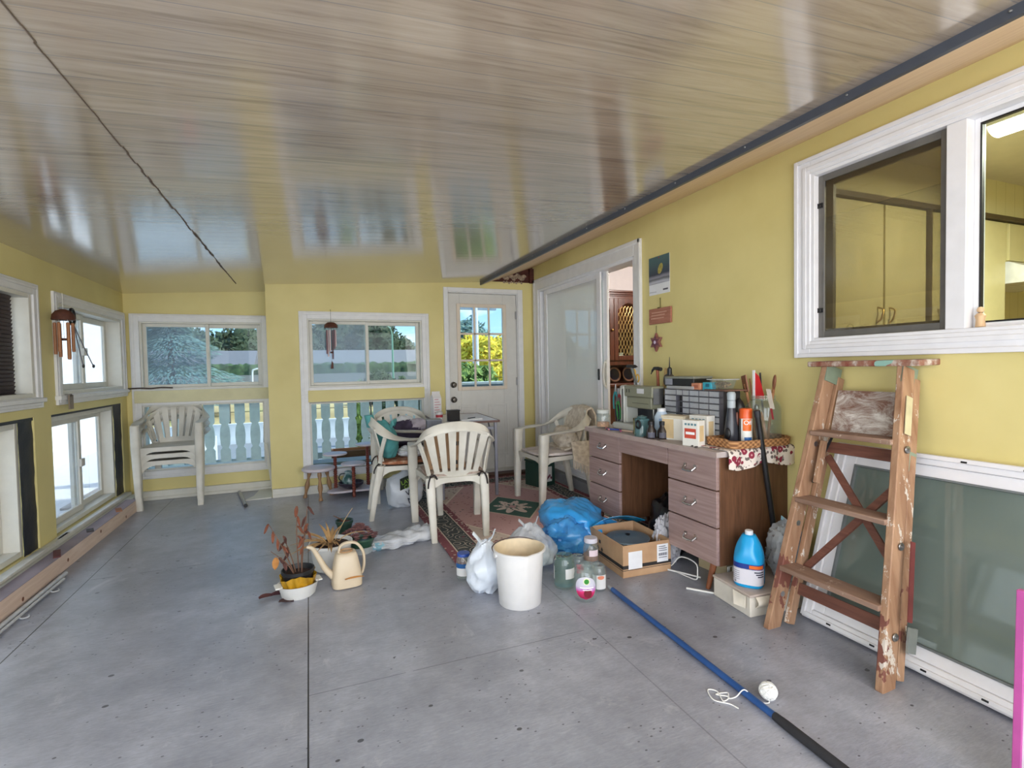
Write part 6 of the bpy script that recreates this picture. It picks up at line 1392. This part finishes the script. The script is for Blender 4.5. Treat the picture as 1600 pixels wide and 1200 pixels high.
# ---------------------------------------------------------------- dead plants and watering can
M_DEAD = plain('dead_stem', (112, 82, 66), .9, var=.3); M_DRY = plain('dry_straw_leaf', (196, 158, 108), .85, var=.25); M_SOIL = plain('potting_soil', (62, 44, 38), .95, var=.4, scale=50)
M_POTW = plain('white_ceramic', (232, 232, 228), .3, var=.03)
def leaf(q, p, d, L, w, droop=.3, up=(0, 0, 1), n=6, curl=0.0):
    p = Vector(p); d = Vector(d).normalized(); s = d.cross(Vector(up)); s = s.normalized() if s.length > .01 else Vector((1, 0, 0)); u = s.cross(d)
    def fn(a, b):
        return p+d*L*a+u*(-droop*L*a*a+curl*L*math.sin(a*6))+s*(b-.5)*2*w*(math.sin(PI*min(1, .08+a*.92))**.8)+u*abs(b-.5)*w*.7
    return q.sheet(fn, n, 2, .0012)
dish = thing('dish', 'white oval dish under the amber-wrapped dead plant', 'dish', (-.085, 2.955, 0), .2)
MB().lathe([(0, 0), (.07, 0), (.085, .012), (.10, .07), (.108, .078), (.10, .076), (.078, .016), (0, .010)], 36, sx=1, sy=.88).build('dish_bowl', M_POTW, dish)
for s in (-1, 1): MB().box(s*.10-.018, s*.10+.018, -.035, .035, .070, .078).build('handle', M_POTW, dish, bevel=.003)
pp = thing('potted_plant', 'withered plant in a black pot wrapped in amber foil', 'plant', (-.085, 2.955, .0145))
MB().lathe([(0, 0), (.055, 0), (.078, .115), (.084, .118), (.084, .135), (.078, .135), (.070, .11), (0, .108)], 28).build('pot', M_BLACK, pp)
M_AMB = plain('amber_foil', (196, 150, 40), .2, .2, var=.35, scale=18)
MB().sheet(lambda u, v: ((.064+.024*v+.006*math.sin(24*PI*u+v*3))*math.cos(2*PI*u), (.064+.024*v+.006*math.sin(24*PI*u+v*3))*math.sin(2*PI*u), .005+(.100+.012*math.sin(6*PI*u))*v), 96, 5, .0015).build('amber_foil', M_AMB, pp)
MB().lathe([(0, .112), (.07, .11), (.072, .108), (0, .106)], 20).build('soil', M_SOIL, pp)
for i, (a, h, tlt) in enumerate(((2.9, .28, .14), (2.2, .20, .12), (1.4, .36, .03), (.6, .35, .07), (.2, .26, .06), (3.3, .14, .13))):
    tip = Vector((math.cos(a)*tlt, math.sin(a)*tlt*.4, .11+h)); MB().tube(smoothpath([(.02*math.cos(a), .02*math.sin(a), .11), tip*.5+Vector((.012*math.sin(i*3), 0, .05)), tip]), [.004-.0002*k for k in range(13)], 6).build('stem', M_DEAD, pp)
    q = MB(); rd = random.Random(i)
    for k in range(4 if i < 5 else 2):
        f_ = .55+.15*k; leaf(q, (tip.x*f_, tip.y*f_, .11+h*f_), (rd.uniform(-1, 1), rd.uniform(-.6, .6), -.9), .045+.02*rd.random(), .006+.004*rd.random(), .2, (0, 1, .2), 6, .12)
    q.build('withered_leaf', plain('brown_leaf', (84, 50, 44), .85, var=.3) if i % 2 else plain('rust_leaf', (122, 70, 50), .85, var=.3), pp)
q = MB(); leaf(q, (-.105, .0, .21), (-.1, -.2, -1), .06, .017, .3, (0, 1, 0), 6, .12); q.build('big_tan_leaf', plain('tan_leaf', (186, 130, 72), .85, var=.3), pp)
for i, (x, y, c) in enumerate(((-.28, 2.985, (96, 56, 54)), (-.225, 3.00, (84, 46, 52)), (-.18, 2.90, (70, 50, 50)))):
    q = MB(); leaf(q, (0, 0, .005), (1, .3-.3*i, .12), .075, .026, .12, (0, 0, 1), 6, .015); o = tag(q.build('fallen_leaf', plain('fallen_leaf_%d' % i, c, .9, var=.3)), ['dead leaf farthest left of the white oval dish', 'dead leaf between the farthest leaf and the white dish', 'small dead leaf right against the white dish'][i], 'leaf'); o.location = (x, y, 0)
bp_ = thing('potted_plant', 'large white pot of dry straw-coloured leaves behind the watering can', 'plant', (.095, 3.29, 0))
MB().lathe([(0, 0), (.085, 0), (.098, .01), (.120, .14), (.128, .15), (.128, .165), (.12, .165), (.113, .14), (0, .138)], 36).build('pot', M_POTW, bp_); MB().lathe([(0, .150), (.113, .145), (.113, .138)], 24).build('soil', M_SOIL, bp_)
rd = random.Random(5)
for i in range(30):
    a = rd.random()*2*PI*.62+1.1; q = MB(); leaf(q, (.03*math.cos(a), .03*math.sin(a), .145), (math.cos(a), math.sin(a), 1.3+rd.random()), .09+.07*rd.random(), .006+.004*rd.random(), .7+.6*rd.random()); q.build('dry_leaf', M_DRY, bp_)
q = MB(); leaf(q, (.02, 0, .15), (.35, -.1, 1), .24, .008, .15); leaf(q, (.05, .03, .15), (.9, .3, 1), .15, .008, .9); q.build('tall_dry_leaf', plain('pale_dry_leaf', (206, 176, 130), .85), bp_)
wcn = thing('watering_can', 'beige plastic watering can in front of the large white pot', 'watering can', (.165, 3.0, 0), math.radians(5))
M_WC = plain('beige_plastic', (208, 192, 166), .4, var=.04); zs = [(0, .070, .062), (.006, .080, .072), (.05, .082, .072), (.10, .074, .064), (.17, .060, .052), (.186, .054, .046), (.19, .046, .038)]; nn = 40; vs = []; fs = []
for z, a, b in zs:
    for k in range(nn):
        t_ = 2*PI*k/nn; e_ = 4; c_, s_ = math.cos(t_), math.sin(t_); r_ = 1/((abs(c_)**e_+abs(s_)**e_)**(1/e_)); vs.append((a*c_*r_, b*s_*r_, z))
for i in range(len(zs)-1): fs += [(i*nn+k, i*nn+(k+1) % nn, (i+1)*nn+(k+1) % nn, (i+1)*nn+k) for k in range(nn)]
fs += [tuple(range(nn))[::-1], tuple(range((len(zs)-1)*nn, len(zs)*nn))]
MB().add(vs, fs).build('can_body', M_WC, wcn, smooth=50)
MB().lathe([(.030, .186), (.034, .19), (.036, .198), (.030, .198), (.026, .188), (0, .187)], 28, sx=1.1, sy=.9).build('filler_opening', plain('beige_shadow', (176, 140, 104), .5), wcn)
MB().sweep(smoothpath([(-.04, 0, .175), (-.03, 0, .222), (.01, 0, .238), (.06, 0, .225), (.095, 0, .17), (.098, 0, .10), (.085, 0, .055), (.072, 0, .045)], 5), [(0, 1, 0)]*36, ell(.013, .008)).build('handle', M_WC, wcn, smooth=60)
MB().tube(smoothpath([(-.07, 0, .06), (-.11, 0, .11), (-.145, 0, .18), (-.175, 0, .235), (-.205, 0, .25)], 5), [.020-.0006*i for i in range(21)], 14).build('spout', M_WC, wcn)
q = MB(); leaf(q, (-.02, -.085, .06), (1, 0, .1), .10, .012, .1); o = q.build('dry_leaf', plain('tan_leaf', (186, 130, 72), .85, var=.3), wcn)
gp_ = thing('potted_plant', 'green pot of shrivelled purple succulents on a pale saucer', 'plant', (.295, 3.50, 0))
MB().lathe([(0, 0), (.065, 0), (.085, .045), (.09, .05), (.08, .048), (.06, .01), (0, .01)], 28).build('saucer', plain('pale_saucer', (190, 196, 194), .4), gp_); M_GRN = plain('dark_green_glaze', (60, 96, 78), .3)
MB().lathe([(0, .012), (.058, .012), (.080, .085), (.086, .09), (.086, .10), (.078, .10), (.07, .08), (0, .078)], 28).build('pot', M_GRN, gp_)
rd = random.Random(9); M_SUC = plain('purple_succulent', (150, 108, 108), .8, var=.4); q = MB()
for i in range(95):
    a = rd.random()*2*PI; r_ = .10*math.sqrt(rd.random()); c_ = (r_*math.cos(a)*1.1-.02, r_*math.sin(a), .082+.095*(1-r_/.115)+.02*rd.random())
    for k in range(7): leaf(q, c_, (math.cos(k*.9), math.sin(k*.9), .9), .022, .0065, .3, n=3)
o = q.build('succulent_rosettes', M_SUC, gp_); o['kind'] = 'stuff'
sp_ = thing('potted_plant', 'small dark green pot with a dead stub at the back of the plant group', 'plant', (.215, 3.98, 0))
MB().lathe([(0, 0), (.042, 0), (.058, .07), (.064, .075), (.064, .095), (.057, .095), (.052, .07), (0, .07)], 24).build('pot', plain('deep_green_plastic', (44, 72, 60), .4), sp_); MB().lathe([(0, .082), (.052, .078), (.052, .07)], 20).build('soil', plain('red_brown_soil', (104, 66, 58), .95, var=.4, scale=50), sp_)
for i in range(4): MB().tube([(0, 0, .08), (-.03-.015*i, .01*i, .11+.006*i)], .003, 5).build('stub', M_DEAD, sp_)

# ---------------------------------------------------------------- things on the walls
cal = thing('wall_calendar', 'wall calendar with a yellow bird picture beside the patio slider', 'calendar', (2.428, 3.112, 1.73))
B(-.003, 0, -.118, .118, 0, .28).build('sheet', M_PAPER, cal)
mb_ = Mat('bird_photo', .4); _z = mb_.z; _c = mb_.ramp(_z+mb_.noise(4, 3)*.05, [(.08, lin(70, 74, 84)), (.115, lin(196, 198, 210)), (.135, lin(96, 100, 108)), (.15, lin(150, 150, 164)), (.17, lin(58, 66, 84)), (.28, lin(78, 108, 112))]); mb_.color(_c)
B(-.0045, -.003, -.118, .118, .078, .28).build('picture', mb_.m, cal)
bd_ = MB().prism([(-.002+.026*math.cos(a)*1.0-.012*math.sin(a), .185+.038*math.sin(a)) for a in (2*PI*i/24 for i in range(24))], lambda a, b, t: (t, a-.015, b), -.0055, -.0045); bd_.build('bird_print', plain('olive_yellow_ink', (176, 164, 88), .5, var=.35, scale=60), cal)
q = MB(); q.tube([(-.0042, .118-.005, .022), (-.0042, .03, .020)], .0015, 4).box(-.0042, -.003, -.10, -.045, .022, .034); q.build('small_print', plain('print_grey', (96, 96, 108), .7), cal)
MB().lathe([(0, -.004), (.006, -.002), (.007, 0)], 10, (-.003, 0, .268), rot('Y', 90)).build('pin', plain('red_pin', (150, 60, 60), .4), cal)
plq = thing('wooden_plaque', 'small pinkish wooden plaque hanging below the calendar', 'plaque', (2.426, 3.095, 1.51))
B(-.014, 0, -.125, .125, 0, .115).build('board', wood('pink_wood', (150, 92, 72), (184, 124, 102), 1, .5), plq, bevel=.003); MB().tube([(-.006, .0, .11), (-.006, .0, .19)], .004, 6).build('hanging_loop', plain('green_cord', (110, 104, 60), .8), plq)
MB().blob((-.010, .01, .117), (.006, .02, .006), .05).build('bow', plain('green_cord', (110, 104, 60), .8), plq)
q = MB()
for z, a, b in ((.08, -.08, .09), (.06, -.06, .095), (.038, -.05, .10)): q.box(-.0148, -.014, a, b, z, z+.008)
q.build('faded_lettering', plain('faded_pink_ink', (206, 160, 140), .6), plq)
sto = thing('star_ornament', 'small brown star ornament hanging below the wooden plaque', 'ornament', (2.416, 3.138, 1.375))
P = [(.072*(1 if k % 2 == 0 else .55)*math.sin(k*PI/6), .072*(1 if k % 2 == 0 else .55)*math.cos(k*PI/6)) for k in range(12)]
MB().prism(P, lambda a, b, t: (t, a, b), -.012, .008).build('star', wood('star_wood', (120, 72, 66), (160, 108, 96), 2), sto, bevel=.004); P2 = [(x*.62, z*.62) for x, z in P]; MB().prism(P2, lambda a, b, t: (t, a, b), -.016, -.012).build('inner_star', plain('plum_star', (104, 56, 74), .5), sto)
MB().blob((-.017, 0, 0), (.005, .013, .013), .02).build('center_gem', plain('lilac_gem', (206, 190, 214), .2), sto); MB().tube([(-.002, 0, .07), (0, .0, .125)], .003, 6).build('hanging_cord', plain('green_cord', (110, 104, 60), .8), sto)
# wind chimes
M_BAMB = wood('bamboo_tube', (134, 84, 50), (180, 122, 78), 2, .5); M_COCO = plain('coconut_shell', (92, 52, 38), .7, var=.3, scale=30)
w1 = thing('wind_chime', 'bamboo wind chime with a coconut shell top at the left window', 'wind chime', (-1.50, 4.255, 1.36)); w1.scale = (.82, .82, 1.0)
MB().lathe([(.075, .22), (.078, .225), (.072, .255), (.05, .28), (.02, .292), (0, .293)], 28).build('coconut_top', M_COCO, w1)
MB().tube([(0, 0, .29), (0, 0, .40)], .0015, 5).build('hanging_wire', M_WIRE, w1)
for k in range(6):
    a = 2*PI*k/6+.3; x, y = .055*math.cos(a), .055*math.sin(a); L = .20+.05*((k*3) % 4)/3; o = MB().lathe([(0, .21-L), (.011, .21-L), (.012, .21-L+.01), (.0115, .20), (.0, .205)], 12, (x, y, 0)); o.build('bamboo_tube', M_BAMB, w1); MB().tube([(x, y, .20), (x*.9, y*.9, .235)], .001, 4).build('tube_string', M_WIRE, w1)
MB().lathe([(0, .085), (.022, .085), (.022, .1), (0, .1)], 16).tube([(0, 0, .1), (0, 0, .23)], .001, 4).build('clapper', M_COCO, w1)
w2 = thing('wind_chime', 'brown and silver tube wind chime hanging in the middle window', 'wind chime', (.215, 5.25, 1.26))
MB().lathe([(.062, .365), (.064, .37), (.055, .40), (.03, .418), (0, .422)], 28).build('domed_top', M_COCO, w2); MB().tube([(0, 0, .42), (0, .0, .54)], .0015, 5).tube([(0, 0, .54), (0, .12, .55)], .002, 5).build('hanging_wire', plain('dark_wire', (50, 46, 44), .6), w2)
for k in range(6):
    a = 2*PI*k/6+.2; x, y = .042*math.cos(a), .042*math.sin(a); L = .16+.12*((k*5) % 6)/5; MB().tube([(x, y, .345), (x, y, .345-L)], .0075, 10).build('chime_tube', plain('plum_metal', (104, 74, 80), .35, .5) if k % 2 else plain('silver_rose', (170, 150, 150), .3, .7), w2); MB().tube([(x, y, .345), (x, y, .37)], .001, 4).build('tube_string', M_WIRE, w2)
MB().lathe([(0, .12), (.014, .12), (.014, .135), (0, .135)], 14).tube([(0, 0, .135), (0, 0, .37)], .001, 4).tube([(0, 0, .04), (0, 0, .12)], .001, 4).build('clapper', M_COCO, w2); MB().prism([(-.014, 0), (.014, 0), (.010, .06), (-.002, .075)], lambda a, b, t: (a, t, b-.03), -.003, .003).build('wind_sail', M_COCO, w2)
ca = thing('carabiner', 'black carabiner with two dangling grey cords beside the bamboo chime', 'carabiner', (-1.52, 4.45, 1.62))
MB().tube([(0, .05*math.cos(t)*.8+.0, .055*math.sin(t)) for t in (2*PI*k/26 for k in range(27))], .009, 8).build('ring', M_BLACK, ca); MB().tube([(.004, -.01, .058), (-.04, -.02, .056), (-.072, -.022, .056)], .003, 6).build('hook', M_STEEL, ca)
for L, y1 in ((.34, .15), (.34, .34)): MB().tube(smoothpath([(0, .02, -.05), (0, .02+y1*.3, -.15), (0, y1, -L)]), .004, 6).build('cord', M_TGREY, ca); MB().blob((0, y1+.005, -L), (.008, .014, .014), .1).build('cord_end', M_BLACK, ca)
hk = thing('putty_knife', 'small scraper hanging over the edge of the left window sill', 'scraper', (-1.565, 4.48, 1.075))
MB().box(-.004, .004, -.015, .05, -.10, -.0).build('blade', plain('brown_grey_blade', (132, 116, 100), .5), hk); MB().box(-.03, .004, .0, .03, -.008, .008).build('handle', plain('grey_handle', (120, 116, 112), .5), hk)
stk = thing('stick', 'dark crooked stick lying along the sill of the corner window', 'stick', (-1.585, 5.80, 1.066))
MB().tube(smoothpath([(0, 0, .01), (.10, .005, .013), (.18, 0, .008), (.26, .006, .014), (.36, .0, .01)]), .007, 8).build('stick', plain('dark_bark', (74, 62, 58), .9), stk)
# ---------------------------------------------------------------- lumber, poles and scraps along the left and back walls
M_2X4 = wood('raw_lumber', (216, 190, 172), (236, 214, 198), 1, .7, 4, 10)
lm = thing('lumber', 'raw wood plank lying on edge along the floor under the left windows', 'plank', (-1.485, 3.4, 0))
B(-.045, .04, -2.4, 2.02, 0, .105).build('plank', M_2X4, lm, bevel=.003); MB().box(-.046, .041, -2.4, 2.02, .1035, .1065).build('lavender_top', plain('lavender_grey_layer', (150, 138, 146), .8, var=.2, scale=6), lm)  # thin lavender-grey layer over the plank's top face
q = MB()
for i in range(7): q.lathe([(0, 0), (.010, 0), (.012, .0008), (0, .001)], 12, (.040, -1.6+.55*i, .03+.02*(i % 3)), rot('Y', 90))
q.build('knots', plain('dark_knot', (120, 76, 56), .8), lm)
for i, (L, y0, y1, x, w_, c) in enumerate((('long cream trim strip lying on the plank nearest the camera', 2.9, 4.35, -1.545, .02, (214, 212, 204)), ('white trim strip lying on the ledge under the lower left window', 4.2, 5.35, -1.56, .018, (226, 226, 224)))):
    o = tag(MB().box(x-w_/2, x+w_/2, y0, y1, .126 if i else .1265, .138, rot('Z', 1.5-2*i)).build('trim_strip', plain('strip_%d' % i, c, .6)), L, 'strip')
for i, (L, x, y, c, s) in enumerate((('small brown wood chip on top of the plank near its far end', -1.47, 5.02, (150, 100, 72), (.02, .06)), ('dark red scrap on top of the plank', -1.48, 3.95, (96, 50, 50), (.018, .08)), ('grey scrap on top of the plank halfway along', -1.475, 4.45, (70, 66, 70), (.02, .04)))):
    o = tag(B(-s[0], s[0], -s[1], s[1], 0, .008, rot('Z', 20)).build('wood_chip', plain('chip_%d' % i, c, .8)), L, 'chip'); o.location = (x, y, .107)
wp_ = thing('curtain_rod', 'white metal curtain rod lying on the floor beside the plank', 'rod', (-1.40, 3.2, .013))
MB().tube([(-.02, -1.2, 0), (-.005, .65, 0)], .012, 10).tube([(.012, -1.2, .0), (.022, .55, 0)], .007, 8).build('rod', plain('off_white_metal', (206, 208, 210), .4, .2), wp_)
for y in (.05, .38): MB().tube(smoothpath([(.015, y, .0), (.04, y-.02, -.005), (.06, y-.005, -.006), (.05, y+.02, -.006)]), .004, 6).build('hook', plain('off_white_metal', (206, 208, 210), .4, .2), wp_)
tu = thing('tube', 'short grey metal tube on the floor by the back wall', 'tube', (-.62, 5.42, .016), math.radians(11))
MB().tube([(0, -.32, 0), (0, .30, 0)], .016, 14).build('tube', M_ALU, tu); MB().tube([(0, -.325, 0), (0, -.31, 0)], .0165, 14).build('end_cap', M_BLACK, tu)
wbp = tag(MB().prism([(-.53, 5.52), (-.50, 5.80), (-.365, 5.80), (-.365, 5.375), (-.60, 5.36)], lambda a, b, t: (a, b, t), .0, .008).build('loose_board', M_CREAM), 'flat white board lying on the floor in the back corner recess', 'board')
lt_ = tag(B(-.012, .012, -.006, .006, 0, .48, rot('Y', -6)).build('trim_strip', M_CREAM), 'narrow white trim strip leaning upright in the corner recess', 'strip'); lt_.location = (-.398, 5.70, .012)
ds_ = tag(B(-.01, .01, -.30, .30, 0, .02).build('wood_strip', plain('grey_strip', (150, 150, 152), .6)), 'thin grey strip at the foot of the slider curb', 'strip'); ds_.location = (2.385, 4.7, .0)
